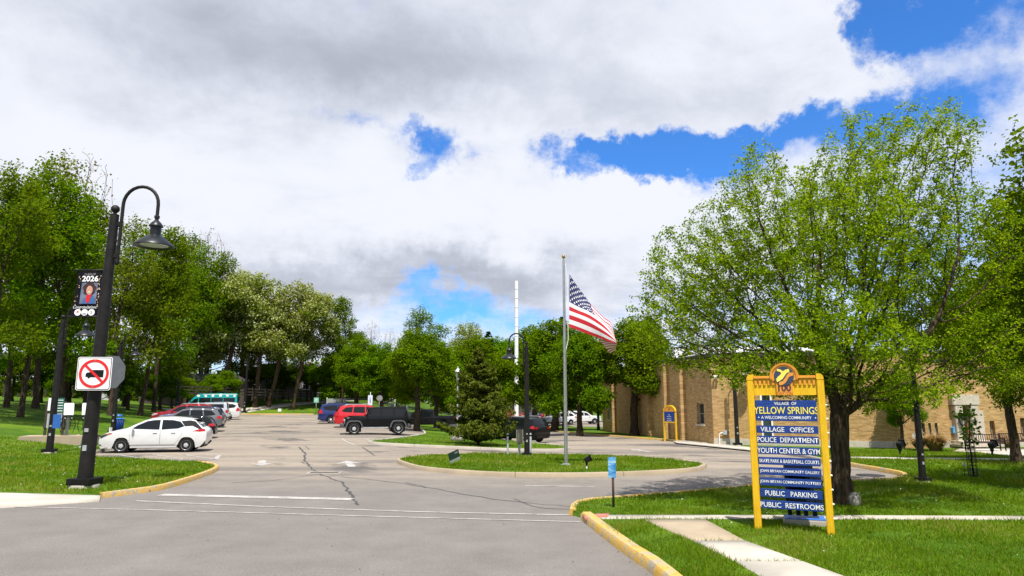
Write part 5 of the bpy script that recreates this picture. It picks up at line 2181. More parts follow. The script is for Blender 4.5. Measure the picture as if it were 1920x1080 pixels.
def offroader(label):
    P = paint('black', (0.008, 0.008, 0.009), 0, .2)
    top = [(1.95, .52), (2.02, .56), (2.02, 1.06), (1.98, 1.14), (1.5, 1.18), (.72, 1.21), (.66, 1.26), (.40, 1.72), (.34, 1.80), (-.6, 1.845), (-2.0, 1.83), (-2.08, 1.78), (-2.16, 1.2), (-2.16, .60), (-2.08, .52)]
    c = Car('offroad_car', label, 'car', P, top, 1.42, -1.53, .415, .80, 1.22, 1.84, .09, .52, .02, .02)
    c.across('windshield', (.655, 1.28), (.42, 1.70), GLASS, .09, .012, .01)
    c.each('window', [(.50, 1.24), (.36, 1.48), (.25, 1.70), (-.30, 1.71), (-.30, 1.24)], GLASS)
    c.each('window', [(-.42, 1.24), (-.42, 1.71), (-1.16, 1.71), (-1.16, 1.24)], GLASS)
    c.each('window', [(-1.30, 1.24), (-1.30, 1.71), (-2.0, 1.70), (-2.06, 1.24)], GLASS)
    for sg in (1, -1):
        for x0, x1 in ((.58, -.34), (-.38, -1.2)):
            c.side('door', [(x0, .62), (x0, 1.19), (x1, 1.19), (x1 + (.18 if x1 < -1 else 0), .62)], P, .012, sides=(sg,))
        for xc, a0, a1 in ((1.42, -.1, 1.0), (-1.53, -.1, 1.1)):
            mb = MB()
            pts = []
            for k in range(9):
                q = math.pi * (0.02 + 0.96 * k / 8)
                pts.append((xc - .58 * math.cos(q), .44 + .52 * min(1, math.sin(q) * 1.25)))
            inn = [(xc - .50 * math.cos(math.pi * (0.02 + .96 * k / 8)), .42 + .45 * min(1, math.sin(math.pi * (0.02 + .96 * k / 8)) * 1.25)) for k in range(9)]
            mb.prism(pts + inn[::-1], sg * .78, sg * .95)
            mb.build('fender_flare', mat('grey_plastic', (0.07, 0.072, 0.075), .6, 0, .1), c.t)
        mb = MB()
        mb.box((0, sg * .88, .46), (1.7, .12, .08), bev=.02)
        mb.build('side_step', GALV, c.t)
    c.handles((-.2, -1.05), 1.08, TRIM)
    c.box('grille', (2.035, 0, .90), (.05, .95, .36), TRIM, .02)
    for k in range(7):
        c.box('grille_slot', (2.062, -.24 + .08 * k, .92), (.012, .04, .28), GALV, .004)
    for sg in (1, -1):
        mb = MB()
        mb.lathe([(0, .035), (.08, .03), (.10, 0), (.10, -.03)], 16, (2.05, sg * .56, .94), Matrix.Rotation(math.pi / 2, 3, 'Y'))
        mb.build('headlight', LAMPG, c.t)
    c.box('bumper', (2.20, 0, .62), (.24, 1.6, .20), mat('grey_plastic', (0.07, 0.072, 0.075)), .03)
    c.box('bumper', (-2.26, 0, .62), (.18, 1.6, .18), mat('grey_plastic', (0.07, 0.072, 0.075)), .03)
    mb = MB()
    mb.lathe([(.2, -.13), (.36, -.13), (.40, -.09), (.40, .09), (.36, .13), (.0, .13)], 24, (-2.33, .05, 1.05), Matrix.Rotation(math.pi / 2, 3, 'Y'))
    mb.build('spare_wheel', TYRE, c.t)
    c.box('hood_bulge', (1.3, 0, 1.215), (1.0, .7, .06), P, .02)
    c.box('red_seat', (.02, .62, 1.36), (.18, .12, .34), mat('seat_red', (0.45, 0.02, 0.02), .5), .05)
    c.mirrors(.56, 1.32, P)
    for xs in (1.42, -1.53):
        pass
    c.W = .95
    c.wheels(5, tw=.29)
    c.W = .80
    return c.t


def pickup(label, P, group=None, cap=True):
    top = [(2.6, .42), (2.82, .46), (2.86, .7), (2.85, .98), (2.7, 1.10), (1.9, 1.16), (1.45, 1.20), (1.1, 1.44), (.78, 1.66), (.55, 1.74), (0, 1.78), (-.5, 1.76), (-.62, 1.74)]
    top += [(-.66, 1.80), (-2.5, 1.80), (-2.68, 1.74), (-2.76, 1.14)] if cap else [(-.75, 1.2), (-2.74, 1.16)]
    top += [(-2.80, 1.10), (-2.82, .6), (-2.7, .46)]
    c = Car('pickup_truck', label, 'pickup', P, top, 1.85, -1.68, .39, .96, 1.14, 1.80, .14, .42, .04, .05, group=group)
    c.across('windshield', (1.42, 1.23), (.80, 1.64), GLASS)
    if cap:
        c.across('rear_window', (-2.69, 1.68), (-2.755, 1.2), GLASS, .15)
    c.each('window', [(1.2, 1.20), (.72, 1.56), (.35, 1.64), (.35, 1.18)], GLASS)
    c.each('window', [(.25, 1.18), (.25, 1.64), (-.48, 1.64), (-.48, 1.18)], GLASS)
    if cap:
        c.each('window', [(-.95, 1.28), (-.95, 1.66), (-2.4, 1.66), (-2.45, 1.28)], GLASS)
    c.each('bed_seam', [(-.64, .6), (-.64, 1.7), (-.60, 1.7), (-.60, .6)], TRIM, .004)
    c.each('taillight', [(-2.62, .82), (-2.80, .82), (-2.79, 1.10), (-2.64, 1.10)], TAIL, .01)
    for sg in (1, -1):
        c.box('taillight', (-2.80, sg * .82, .96), (.06, .16, .3), TAIL, .015)
    c.box('bumper', (-2.90, 0, .55), (.16, 1.75, .2), RIM, .03)
    c.box('grille', (2.87, 0, .82), (.05, 1.3, .34), TRIM, .02)
    c.each('headlight', [(2.7, .8), (2.84, .82), (2.80, 1.0), (2.55, 1.04)], LAMPG)
    c.plate(-2.84, .8)
    c.mirrors(1.12, 1.22, P)
    c.wheels(6)
    return c.t


def shuttle(label):
    P = paint('teal', (0.005, 0.30, 0.29))
    top = [(2.75, .35), (2.98, .4), (3.0, .8), (2.9, 1.05), (2.45, 1.28), (2.1, 1.5), (1.55, 2.2), (1.2, 2.52), (.9, 2.62), (-1, 2.68), (-2.8, 2.66), (-2.95, 2.58), (-3.0, 1.2), (-3.0, .5), (-2.9, .36)]
    c = Car('shuttle_bus', label, 'bus', P, top, 2.0, -1.75, .37, 1.0, 1.3, 2.68, .10, .36, .05, .05)
    c.across('windshield', (2.12, 1.56), (1.58, 2.16), GLASS)
    c.across('rear_window', (-2.98, 2.3), (-3.0, 1.5), GLASS, .2)
    c.each('window', [(1.9, 1.45), (1.45, 2.05), (1.05, 2.15), (1.05, 1.45)], GLASS)
    for k in range(3):
        c.each('window', [(.95 - 1.25 * k, 1.45), (.95 - 1.25 * k, 2.2), (-.24 - 1.25 * k, 2.2), (-.24 - 1.25 * k, 1.45)], GLASS)
    rng_ = random.Random(4)
    for k in range(6):
        x0 = -2.7 + k * .75
        pts = []
        for q in range(7):
            a = 2 * math.pi * q / 7
            r_ = rng_.uniform(.08, .16)
            pts.append((x0 + r_ * 1.3 * math.cos(a), 2.42 + r_ * math.sin(a)))
        c.each('decal', pts, WHITE, .008)
    c.each('stripe', [(-2.9, 2.56), (-2.9, 2.62), (.6, 2.6), (.6, 2.56)], WHITE, .008)
    c.each('taillight', [(-2.85, 1.0), (-2.99, 1.0), (-2.99, 1.4), (-2.85, 1.4)], TAIL, .01)
    c.mirrors(1.95, 1.55, TRIM)
    c.plate(-3.04, .8)
    c.wheels(6)
    return c.t


A_L = math.pi + math.atan2(0.286, 0.958)                  # noses to the lawn
A_R = math.atan2(0.286, 0.958)
GL_ = 'cars parked along the left side of the lot'
t = hatchback('white hatchback plugged in at the charging post, nose to the lawn')
settle(t, 284, 849, A_L - 0.06, .895)
DK = paint('dark_blue_black', (0.012, 0.014, 0.018), .3)
t = suv('low black car hidden between the white hatchback and the silver-grey one', DK, 4.7, 1.36, .92, False, group=GL_, roofr=False)
settle(t, 322, 824, A_L, .92)
t = suv('dark silver grey crossover with black cladding, second visible behind the white hatchback', paint('silver_grey', (0.15, 0.155, 0.168), .4, .3), 4.6, 1.69, group=GL_)
settle(t, 349, 811, A_L, .93)
t = suv('lavender blue wagon behind the silver grey crossover', paint('lavender', (0.24, 0.25, 0.40), .5, .3), 4.85, 1.66, group=GL_)
settle(t, 356, 803, A_L, .93)
t = suv('long dark red sport utility with roof rails behind the lavender wagon', paint('dark_red', (0.30, 0.012, 0.022), .2), 5.1, 1.80, .97, False, group=GL_)
settle(t, 343, 798.5, A_L, .97)
t = pickup('silver pickup truck with a white-topped bed cap', paint('silver', (0.55, 0.57, 0.60), .5, .3), group=GL_)
settle(t, 367, 790.5, A_L, .96)
t = minivan('white minivan with dark glass, last of the left row', paint('pearl', (0.62, 0.62, 0.59)), group=GL_)
settle(t, 398, 787.5, A_L, .99)
t = shuttle('teal shuttle bus with white leaf decals along its roof edge')
settle(t, 388, 784, A_L, 1.0)
GR_ = 'cars parked along the right side of the lot'
t = offroader('black boxy off-road car with big tyres and grey fender flares')
settle(t, 704, 815.5, A_L - 0.02, .95)
t = suv('bright red sport utility behind the black off-roader', paint('red', (0.52, 0.012, 0.02), .1), 5.15, 1.80, .98, False, group=GR_, vert=True, roofr=True)
settle(t, 688, 802, A_R, .98)
t = minivan('dark blue minivan with silver wheels, tail to the lot', paint('blue', (0.012, 0.025, 0.12), .2), WHITE, group=GR_)
settle(t, 651, 794, A_R, .99)
t = suv('silver car mostly hidden behind the dark blue minivan', paint('pale_silver', (0.55, 0.56, 0.58), .4, .3), 4.8, 1.72, group=GR_)
settle(t, 646, 790.5, A_R, .93)
t = pickup('black pickup parked beyond the bright green pair of trees', paint('black', (0.008, 0.008, 0.009)), cap=False)
settle(t, 800, 805.5, A_R + math.pi, .96)
t = suv('silver car half hidden by the spruce, right of the black pickup', paint('silver', (0.55, 0.57, 0.60)), 4.5, 1.5, .9, False, roofr=False)
settle(t, 862, 808, A_R + math.pi, .9)
t = suv('glossy black crossover seen from behind right of the spruce', paint('black', (0.008, 0.008, 0.009)), 4.75, 1.70, .95, False, rim=RIM)
p = G(985, 831).xy
t.location = (p.x - .6, p.y + 1.6, gz(p.x, p.y) + .004)
t.rotation_euler = (0, 0, math.pi - 0.72)
FAR_ = 'cars in the far lot by the playground'
t = suv('red car far behind the dark lamp pole', paint('red', (0.52, 0.012, 0.02)), 4.5, 1.5, .9, False, group=FAR_, roofr=False)
settle(t, 972, 786, 0.1, .9)
t = suv('dark navy crossover below the red playground roofs', paint('blue', (0.012, 0.025, 0.12)), 4.7, 1.75, .93, False, group=FAR_)
settle(t, 1008, 786.5, 0.15 + math.pi, .93)
t = suv('black-and-grey car with a white roof load behind the navy crossover', DK, 4.7, 1.8, .93, False, group=FAR_)
settle(t, 1004, 780, 0.1, .93)
t = suv('white crossover under the tree left of the flagpole', paint('white', (0.64, 0.64, 0.63)), 4.8, 1.7, .93, True, group=FAR_)
settle(t, 1055, 797, 0.5 + math.pi, .93)
t = pickup('white pickup truck in the shade right of the flagpole', paint('white', (0.64, 0.64, 0.63)), group=FAR_, cap=True)
settle(t, 1092, 795.5, 0.25, .96)
# ---------------------------------------------------------------- lettering
def text_obj(name, body, h, width, mat_, parent, loc, bold=0.012, M=None, shear=0.0, depth=0.004, squeeze=1.0):
    """flat letters standing on a board whose front faces local -y; h is the cap height"""
    cu = bpy.data.curves.new('letters', 'FONT')
    cu.body = body
    cu.size = 1.0
    cu.align_x = 'CENTER'
    cu.align_y = 'CENTER'
    cu.offset = bold
    cu.shear = shear
    cu.resolution_u = 4
    o = bpy.data.objects.new('letters', cu)
    me = bpy.data.meshes.new_from_object(o)
    bpy.data.objects.remove(o)
    bpy.data.curves.remove(cu)
    xs = [v.co.x for v in me.vertices]
    ys = [v.co.y for v in me.vertices]
    sx = width / (max(xs) - min(xs)) if width else h / 0.7 * squeeze
    sy = h / (max(ys) - min(ys))
    cx, cy = (max(xs) + min(xs)) / 2, (max(ys) + min(ys)) / 2
    for v in me.vertices:
        v.co = Vector(((v.co.x - cx) * sx, 0.0, (v.co.y - cy) * sy))
    me.materials.clear()
    me.materials.append(mat_)
    me.name = name
    q = link(bpy.data.objects.new(name, me), parent)
    q.location = loc
    return q


def flat(name, pts, y, m, parent, th=0.004):
    """flat shape on a board: points (x, z), its front at y"""
    mb = MB()
    mb.prism(pts, y, y + th)
    return mb.build(name, m, parent)


def disc(r, n=28, c=(0, 0)):
    return [(c[0] + r * math.cos(2 * math.pi * k / n), c[1] + r * math.sin(2 * math.pi * k / n)) for k in range(n)]


def ring_pts(mb, r0, r1, y0, y1, c=(0, 0), a0=0, a1=2 * math.pi, n=36):
    for k in range(n):
        q0, q1 = a0 + (a1 - a0) * k / n, a0 + (a1 - a0) * (k + 1) / n
        mb.prism([(c[0] + r0 * math.cos(q0), c[1] + r0 * math.sin(q0)), (c[0] + r1 * math.cos(q0), c[1] + r1 * math.sin(q0)),
                  (c[0] + r1 * math.cos(q1), c[1] + r1 * math.sin(q1)), (c[0] + r0 * math.cos(q1), c[1] + r0 * math.sin(q1))], y0, y1)


# ---------------------------------------------------------------- the big village sign
A, B = GL(1422, 991), GL(1558.5, 1001.5)
ev = (B - A).xy
SW = ev.length
srz = math.atan2(ev.y, ev.x)
sg = thing('village_sign', 'tall yellow wooden village sign with nine blue boards on the right lawn', 'sign', A, srz)
ys_ = (A.y + B.y) / 2
Z = lambda py: zt(ys_, py) - A.z
ptop = Z(712)
PW = 0.115
for xx in (0, SW):
    mb = MB()
    mb.box((xx, 0, ptop / 2 - .12), (PW, 0.13, ptop + .24), bev=0.012)
    q = mb.build('post', YEL, sg)
    mb = MB()
    r_ = PW / 2
    sgn = 1 if xx else -1
    mb.prism([(xx - r_, ptop - .001), (xx + r_, ptop - .001)] + ([(xx + r_ * math.cos(a), ptop + .10 * math.sin(a)) for a in (.5, .9, 1.3)] + [(xx - r_, ptop + .10)] if xx else [(xx + r_, ptop + .10)] + [(xx - r_ * math.cos(a), ptop + .10 * math.sin(a)) for a in (1.3, .9, .5)]), -.065, .065)
    mb.build('post_cap', YEL, q)
for k in range(9):
    mb = MB()
    mb.lathe([(0.018, 0), (0.018, .02), (.008, .03)], 8, (SW + PW / 2 - 0.002, 0, .25 + k * .235), Matrix.Rotation(math.pi / 2, 3, 'Y'))
    mb.build('bolt', WHITE, sg)
x0, x1 = PW / 2 + .003, SW - PW / 2 - .003
cx = SW / 2
bw = x1 - x0
zh0, zh1 = Z(741), Z(706)
mb = MB()
mb.box((cx, 0.01, (zh0 + zh1) / 2), (bw, 0.07, zh1 - zh0))
hd = mb.build('header_board', YEL, sg)
mb = MB()
mb.box((cx, -0.035, zh1 - .012), (bw, 0.05, .05), bev=.008)
mb.build('moulding', ORANGE, hd)
for k in range(14):
    xx = x0 + bw * (k + .5) / 14
    if abs(xx - cx) < .17:
        continue
    if k % 2 == 0 or True:
        mb = MB()
        mb.box((xx, -0.034, zh1 - .105), (bw / 28, 0.022, .09))
        mb.build('dentil', ORANGE, hd)
zc = Z(705.5)
R_ = .235
mb = MB()
mb.prism([(cx - .135, zh0 + .001), (cx + .135, zh0 + .001), (cx + .135, zc - .05), (cx - .135, zc - .05)], -.058, -.026)
mb.build('centre_panel', ORANGE, hd)
mb = MB()
mb.prism([(cx + R_ * math.cos(a), zc + R_ * math.sin(a)) for a in [math.radians(-18 + 216 * k / 30) for k in range(31)]], -.062, .05)
crest = mb.build('crest', ORANGE, sg)
mb = MB()
ring_pts(mb, R_ - .035, R_, -.078, -.06, (cx, zc), math.radians(-14), math.radians(194), 26)
mb.build('crest_rim', mat('sign_orange_dark', (0.62, 0.24, 0.02), .5), crest)
flat('emblem_ground', disc(.165, 30, (cx, zc)), -.068, mat('emblem_navy', (0.035, 0.05, 0.10), .5), crest)
q = lambda l: [(cx + a * .165, zc + b * .165) for a, b in l]
yl = q([(-.62, .78), (-.66, .55), (-.42, .48), (-.22, .36), (-.36, .12), (-.62, -.08), (-.78, -.30), (-.72, -.62), (-.42, -.50), (-.12, -.28), (.10, .05), (.30, .32), (.58, .42), (.56, .76), (.22, .70), (-.05, .52), (-.3, .72)])
orp = q([(.92, .36), (.55, .36), (.30, .12), (.12, -.2), (-.14, -.52), (-.50, -.64), (-.52, -.9), (-.22, -.94), (.12, -.72), (.34, -.4), (.52, -.08), (.94, .06)])
flat('emblem_band', yl, -.074, LETY, crest)
flat('emblem_band', orp, -.073, mat('emblem_orange', (0.75, 0.30, 0.04), .5), crest)
text_obj('lettering', '100', .125, .215, mat('letter_plum', (0.10, 0.03, 0.045), .5), hd, (cx, -.062, Z(727)), .03)
text_obj('lettering', 'DAYTON', .055, .25, mat('letter_rust', (0.42, 0.10, 0.03), .5), hd, (cx, -.062, Z(737.5)), -.005)


def board(py0, py1, lines):
    z0, z1 = Z(py1), Z(py0)
    mb = MB()
    mb.box((cx - .012, .012, (z0 + z1) / 2), (bw - .03, 0.05, z1 - z0), bev=.005)
    b = mb.build('board', BLUE, sg)
    for (txt, py, hpx, wpx, m_) in lines:
        text_obj('lettering', txt, hpx / 104.0, wpx / 111.5, m_, b, (cx - .012, -.0165, Z(py)), .009)
    return b


b1_ = board(750.5, 789.5, [('VILLAGE  OF', 756.5, 5.4, 41, LETW), ('YELLOW SPRINGS', 769.5, 12.8, 118, LETY), ('A WELCOMING COMMUNITY', 783, 5.4, 92, LETW)])
for sx in (-1, 1):
    flat('bullet', disc(.011, 10, (cx + sx * .465, Z(783))), -.018, LETW, b1_)
board(798.5, 812.5, [('VILLAGE   OFFICES', 805.5, 8.6, 97, LETW)])
board(818, 832, [('POLICE  DEPARTMENT', 825, 8.8, 111, LETW)])
board(838.5, 852.5, [('YOUTH CENTER & GYM', 845.5, 9.2, 114, LETW)])
board(858.5, 872.5, [('SKATE PARK & BASKETBALL COURTS', 865.2, 6.2, 108, LETW)])
board(877.8, 892, [('JOHN BRYAN COMMUNITY GALLERY', 885, 6.4, 108, LETW)])
bp = board(897.5, 912.5, [('JOHN BRYAN COMMUNITY POTTERY', 905, 6.4, 110, LETW)])
flat('vase_mark', [(cx + .51, Z(908.5)), (cx + .54, Z(908.5)), (cx + .545, Z(904)), (cx + .533, Z(902)), (cx + .537, Z(900.5)), (cx + .513, Z(900.5)), (cx + .517, Z(902)), (cx + .505, Z(904))], -.018, LETW, bp)
board(918.5, 934, [('PUBLIC   PARKING', 926.3, 8.8, 93, LETW)])
board(940.5, 956, [('PUBLIC  RESTROOMS', 948.3, 8.8, 113, LETW)])

# dark blue news racks behind the sign
nb = thing('news_rack', 'dark blue newspaper boxes on a low concrete plinth behind the yellow sign', 'newspaper rack', GL(1512, 984) + Vector((0, .12, 0)), -0.32)
mb = MB()
mb.box((0.02, 0, .04), (.72, .5, .12), bev=.02)
pl0 = mb.build('plinth', CONC, nb)
mb = MB()
mb.box((.02, 0, .107), (.68, .46, .016))
mb.build('plinth_top', mat('mid_blue', (0.03, 0.14, 0.45), .5), pl0)
for sx in (-.22, -.08, .05, .2):
    mb = MB()
    mb.box((sx, -.02, .26), (.07, .12, .22))
    mb.build('leg', BLACK, nb)
mb = MB()
mb.box((-.04, 0, .75), (.48, .40, .78), bev=.015)
mb.build('body', mat('kiosk_navy', (0.007, 0.012, 0.03), .4), nb)
for k in range(6):
    mb = MB()
    mb.box((.27, -.02, .42 + k * .13), (.12, .34, .07), bev=.008)
    mb.build('shelf', MATS['kiosk_navy'], nb)
mb = MB()
mb.box((-.04, -.206, .8), (.36, .012, .40))
mb.build('window', GLASS, nb)

# the small arched sign by the brick wall
A, B = GL(1246.5, 824.5), GL(1268.5, 826)
ev = (B - A).xy
W2 = ev.length
s2 = thing('building_sign', 'small arched yellow sign with a blue panel before the brick wall', 'sign', A, math.atan2(ev.y, ev.x))
H2 = zt(A.y, 773) - A.z
Ht = zt(A.y, 760) - A.z
for xx in (0, W2):
    mb = MB()
    mb.box((xx, 0, H2 / 2 - .1), (.11, .10, H2 + .2), bev=.01)
    mb.build('post', YEL, s2)
zb_ = zt(A.y, 790) - A.z
zm_ = zt(A.y, 771.5) - A.z
mb = MB()
mb.prism([(.06, zb_), (W2 - .06, zb_), (W2 - .06, zm_), (.06, zm_)], -.04, .03)
pn = mb.build('panel', BLUE, s2)
mb = MB()
mb.prism([(.06, zb_ - .09), (W2 - .06, zb_ - .09), (W2 - .06, zb_ - .004), (.06, zb_ - .004)], -.05, .04)
mb.build('bottom_rail', YEL, s2)
arch_ = [(W2 / 2 + (W2 / 2 - .06) * math.cos(math.pi * k / 16), zm_ + .004 + (Ht - zm_ - .06) * math.sin(math.pi * k / 16)) for k in range(17)]
flat('arch_panel', arch_, -.04, ORANGE, s2, .07)
mb = MB()
for k in range(16):
    p_ = [(W2 / 2 + (W2 / 2 + o_) * math.cos(math.pi * (k + d_k) / 16), zm_ + .004 + (Ht - zm_ + o_ - .02) * math.sin(math.pi * (k + d_k) / 16)) for o_, d_k in ((-.06, 0), (.04, 0), (.04, 1), (-.06, 1))]
    mb.prism(p_, -.055, .045)
mb.build('arch_rim', YEL, s2)
for k, tx in enumerate(('Police', 'Village Offices', 'Main Entrance', 'Visitor Parking')):
    text_obj('lettering', tx, .075, None, LETW, pn, (W2 / 2 - .02, -.044, zm_ - .22 - .135 * k), .012, squeeze=.75)
flat('bird_mark', [(W2 / 2 - .1, zm_ + .16), (W2 / 2 - .02, zm_ + .2), (W2 / 2 + .02, zm_ + .27), (W2 / 2 + .05, zm_ + .2), (W2 / 2 + .13, zm_ + .17), (W2 / 2, zm_ + .13)], -.046, mat('letter_plum', (0.1, .03, .045)), s2)

# ---------------------------------------------------------------- street lamps
def lamp_mesh(H, parent, arm=True, side=1, rb=.185, rt=.112, base=True, k=1.0):
    mb = MB()
    mb.tube([(0, 0, .1), (0, 0, 1.2), (0, 0, H * .6), (0, 0, H)], [rb, rb * .93, (rb + rt) / 2, rt], 20)
    mb.lathe([(rt, H), (rt * 1.05, H + .02), (rt * .4, H + .05), (rt * .4, H + .08)], 14)
    mb.build('pole', DARKM, parent)
    mb = MB()
    mb.lathe([(0.001, H + .07), (.06, H + .08), (.105, H + .13), (.115, H + .18), (.09, H + .25), (.04, H + .285), (0, H + .29)], 16)
    mb.build('finial', DARKM, parent)
    if base:
        mb = MB()
        mb.box((0, 0, .16), (rb * 3.3, rb * 3.3, .16), bev=.015)
        mb.build('base_plate', BLACK, parent)
        mb = MB()
        mb.lathe([(rb * 1.9, -.3), (rb * 1.95, .02), (rb * 1.85, .08), (0, .08)], 14)
        mb.build('concrete_base', CONC, parent)
    for zz in (1.3, 1.75):
        mb = MB()
        mb.box((.0, -rb * .96, zz - .3), (.10, .03, .14 if zz < 1.5 else .09))
        mb.build('tag_plate', GALV, parent)
    if arm:
        s = side
        x0 = s * (rt + .09)
        z0 = H - 1.25
        R1 = .48 * k
        pts = [(x0, 0, z0), (x0, 0, H - .2), (x0, 0, H + .25)]
        zc_ = H + .32
        for q in range(0, 13):
            a = math.pi * (1 - q / 12)
            pts.append((x0 + s * (R1 + R1 * math.cos(a)), 0, zc_ + R1 * 1.05 * math.sin(a)))
        xe = x0 + s * 2 * R1
        pts.append((xe, 0, zc_ - .32))
        mb = MB()
        mb.tube(pts, .045, 10)
        for zz in (z0 + .12, H - .25):
            mb.box((s * (rt + .03), 0, zz), (.16, .10, .14), bev=.02)
        mb.lathe([(.0, z0 - .14), (.05, z0 - .10), (.06, z0 - .05), (.05, z0)], 10, (x0, 0, 0))
        mb.build('arm', DARKM, parent)
        mb = MB()
        zl = zc_ - .32
        mb.lathe([(.045, zl + .02), (.07, zl), (.07, zl - .06), (.045, zl - .08), (.05, zl - .12), (.13, zl - .20), (.18, zl - .27), (.185, zl - .30), (.14, zl - .31), (.14, zl - .54), (.20, zl - .57),
                  (.24, zl - .60), (.36, zl - .69), (.485, zl - .80), (.505, zl - .84), (.50, zl - .86), (.47, zl - .85), (.35, zl - .74), (.0, zl - .68)], 26, (xe, 0, 0))
        hd_ = mb.build('lamp_head', mat('lamp_black', (0.012, 0.013, 0.015), .38, 0, .1, spec=.35), parent)
        mb = MB()
        mb.lathe([(.0, zl - .83), (.36, zl - .82), (.36, zl - .80), (0, zl - .79)], 20, (xe, 0, 0))
        mb.build('lens', mat('lamp_lens', (.35, .36, .36), .25, .2, .2), hd_)


def street_lamp(px, py, ptop_, label, rz=0, side=1, group=None, Href=7.2, arm=True, fn=GL):
    p = fn(px, py)
    t = thing('street_lamp', label, 'street lamp', p, rz, group)
    Hn = zt(p.y, ptop_) - p.z
    s = Hn / (Href + .3)
    lamp_mesh(Href, t, arm, side)
    t.scale = (s, s, s)
    return t, p, s


LG = 'black hooked street lamps'
L1, p1_, s1_ = street_lamp(158, 914, 384, 'large black hooked street lamp nearest the camera, carrying the banner and truck sign', 0.0, 1, LG)
L1.rotation_euler = (0, 0.015, 0)
street_lamp(92, 850, 590, 'black street lamp second from the left, rising past the charging posts', 0.25, 1, LG)
street_lamp(211, 812, 640, 'black street lamp beside the blue bin behind the white hatchback', 0.25, 1, LG)
street_lamp(331, 776, 664, 'black street lamp in front of the dark house behind the silver cars', 0.2, 1, LG)
street_lamp(458, 775, 672, 'black street lamp right of the white minivan at the end of the lot', 0.1, 1, LG)
street_lamp(988, 856, 640, 'dark street lamp at the back edge of the flagpole island, hooked to the left', 0, -1, LG)
street_lamp(1731, 904, 640, 'dark lamp post on the right lawn, its top lost in the maple leaves', 0, 1, LG)
street_lamp(1383, 836, 660, 'dark lamp post against the brick wall with a blue wheelchair plate', 0, 1, LG)

# banner hanging from the first lamp
by = p1_.y - .0
zt1 = lambda py: zt(by, py)
zb1, zb0 = zt1(509), zt1(592)
bx1 = at(196, 550, by).x - .02
bx0 = at(143, 550, by).x
bn = thing('banner', 'black graduation banner with a portrait hanging from the first street lamp', 'banner', (bx0, by - .02, zb0), 0.0)
bwid, bhei = bx1 - bx0 - .06, zb1 - zb0
def bpt(u, v):
    return (u * bwid, v * bhei)
ngr = 10
mb = MB()
vs = []
for j in range(ngr + 1):
    for i in range(ngr + 1):
        u, v = i / ngr, j / ngr
        vs.append((u * bwid - .10 * (1 - v) ** 1.6 * (1 - u) , 0.02 * math.sin(u * 4 + v * 3), v * bhei))
mb.add(vs, [(j * (ngr + 1) + i, j * (ngr + 1) + i + 1, (j + 1) * (ngr + 1) + i + 1, (j + 1) * (ngr + 1) + i) for j in range(ngr) for i in range(ngr)], True)
cl = mb.build('cloth', mat('banner_black', (0.006, 0.005, 0.009), .6, 0, .4, 9, spec=.15), bn, fix=False)
BY = -.03
text_obj('lettering', 'CLASS OF', .055, .30, mat('letter_grey', (.35, .33, .33)), bn, (*[bpt(.52, .93)[0]], BY, bpt(.52, .93)[1]), 0.0)
text_obj('lettering', '2026', .16, .44, LETW, bn, (bpt(.54, .83)[0], BY, bpt(.54, .83)[1]), .03)
text_obj('lettering', 'Congratulations!', .11, .66, LETW, bn, (bpt(.46, .18)[0], BY, bpt(.46, .18)[1]), -.004, shear=.4)
flat('portrait', [bpt(.20, .26), bpt(.84, .26), bpt(.86, .74), bpt(.22, .74)], BY + .006, mat('portrait_backdrop', (.12, .14, .20), .5, 0, .4, 5), bn)
flat('portrait_jacket', [bpt(.30, .265), bpt(.80, .265), bpt(.80, .36), bpt(.68, .46), bpt(.50, .46), bpt(.36, .36)], BY + .001, mat('jacket_blue', (.04, .11, .28)), bn)
flat('portrait_hair', [(bpt(.55, .60)[0] + .17 * (1 + .12 * math.sin(7 * a)) * math.cos(a), bpt(.5, .60)[1] + .185 * (1 + .1 * math.cos(5 * a)) * math.sin(a)) for a in [2 * math.pi * k / 22 for k in range(22)]], BY - .001, mat('hair_brown', (.035, .012, .010)), bn)
flat('portrait_face', [(bpt(.56, .57)[0] + .085 * math.cos(a), bpt(.5, .565)[1] + .125 * math.sin(a)) for a in [2 * math.pi * k / 18 for k in range(18)]], BY - .006, mat('skin', (.55, .29, .20)), bn)
flat('portrait_scarf', [bpt(.46, .30), bpt(.56, .28), bpt(.62, .40), bpt(.66, .47), bpt(.47, .46), bpt(.44, .38)], BY - .005, RED, bn)
flat('portrait_mouth', [(bpt(.56, .5)[0] + .03 * math.cos(a), bpt(.5, .525)[1] + .012 * math.sin(a)) for a in [2 * math.pi * k / 10 for k in range(10)]], BY - .011, LETW, bn)
for k in range(3):
    c_ = bpt(.22 + .27 * k, .07)
    dd = flat('badge', disc(.088, 20, (c_[0] - .03, c_[1])), BY, LETW, bn)
    if k == 0:
        flat('badge_mark', [(c_[0] - .07, c_[1]), (c_[0] - .03, c_[1] + .05), (c_[0] + .01, c_[1])], BY - .004, RED, dd)
    elif k == 1:
        flat('badge_mark', [(c_[0] - .08, c_[1] - .05), (c_[0] + .02, c_[1] - .05), (c_[0] + .02, c_[1] - .03), (c_[0] - .08, c_[1] - .03)], BY - .004, BLACK, dd)
    else:
        text_obj('badge_mark', 'S', .08, .055, mat('letter_grey', (.35, .33, .33)), dd, (c_[0] - .03, BY - .004, c_[1]), .03)
rb_ = random.Random(3)
mbd = MB()
for k in range(46):
    u, v = rb_.choice([rb_.uniform(.04, .17), rb_.uniform(.88, .96)]), rb_.uniform(.2, .9)
    c_ = bpt(u, v)
    mbd.prism(disc(rb_.uniform(.004, .015), 8, (c_[0] - .08 * (1 - v) ** 1.6 * (1 - u), c_[1])), BY, BY + .003)
mbd.build('bokeh_dots', mat('gold', (.7, .48, .28), .5, 0, .3), bn)
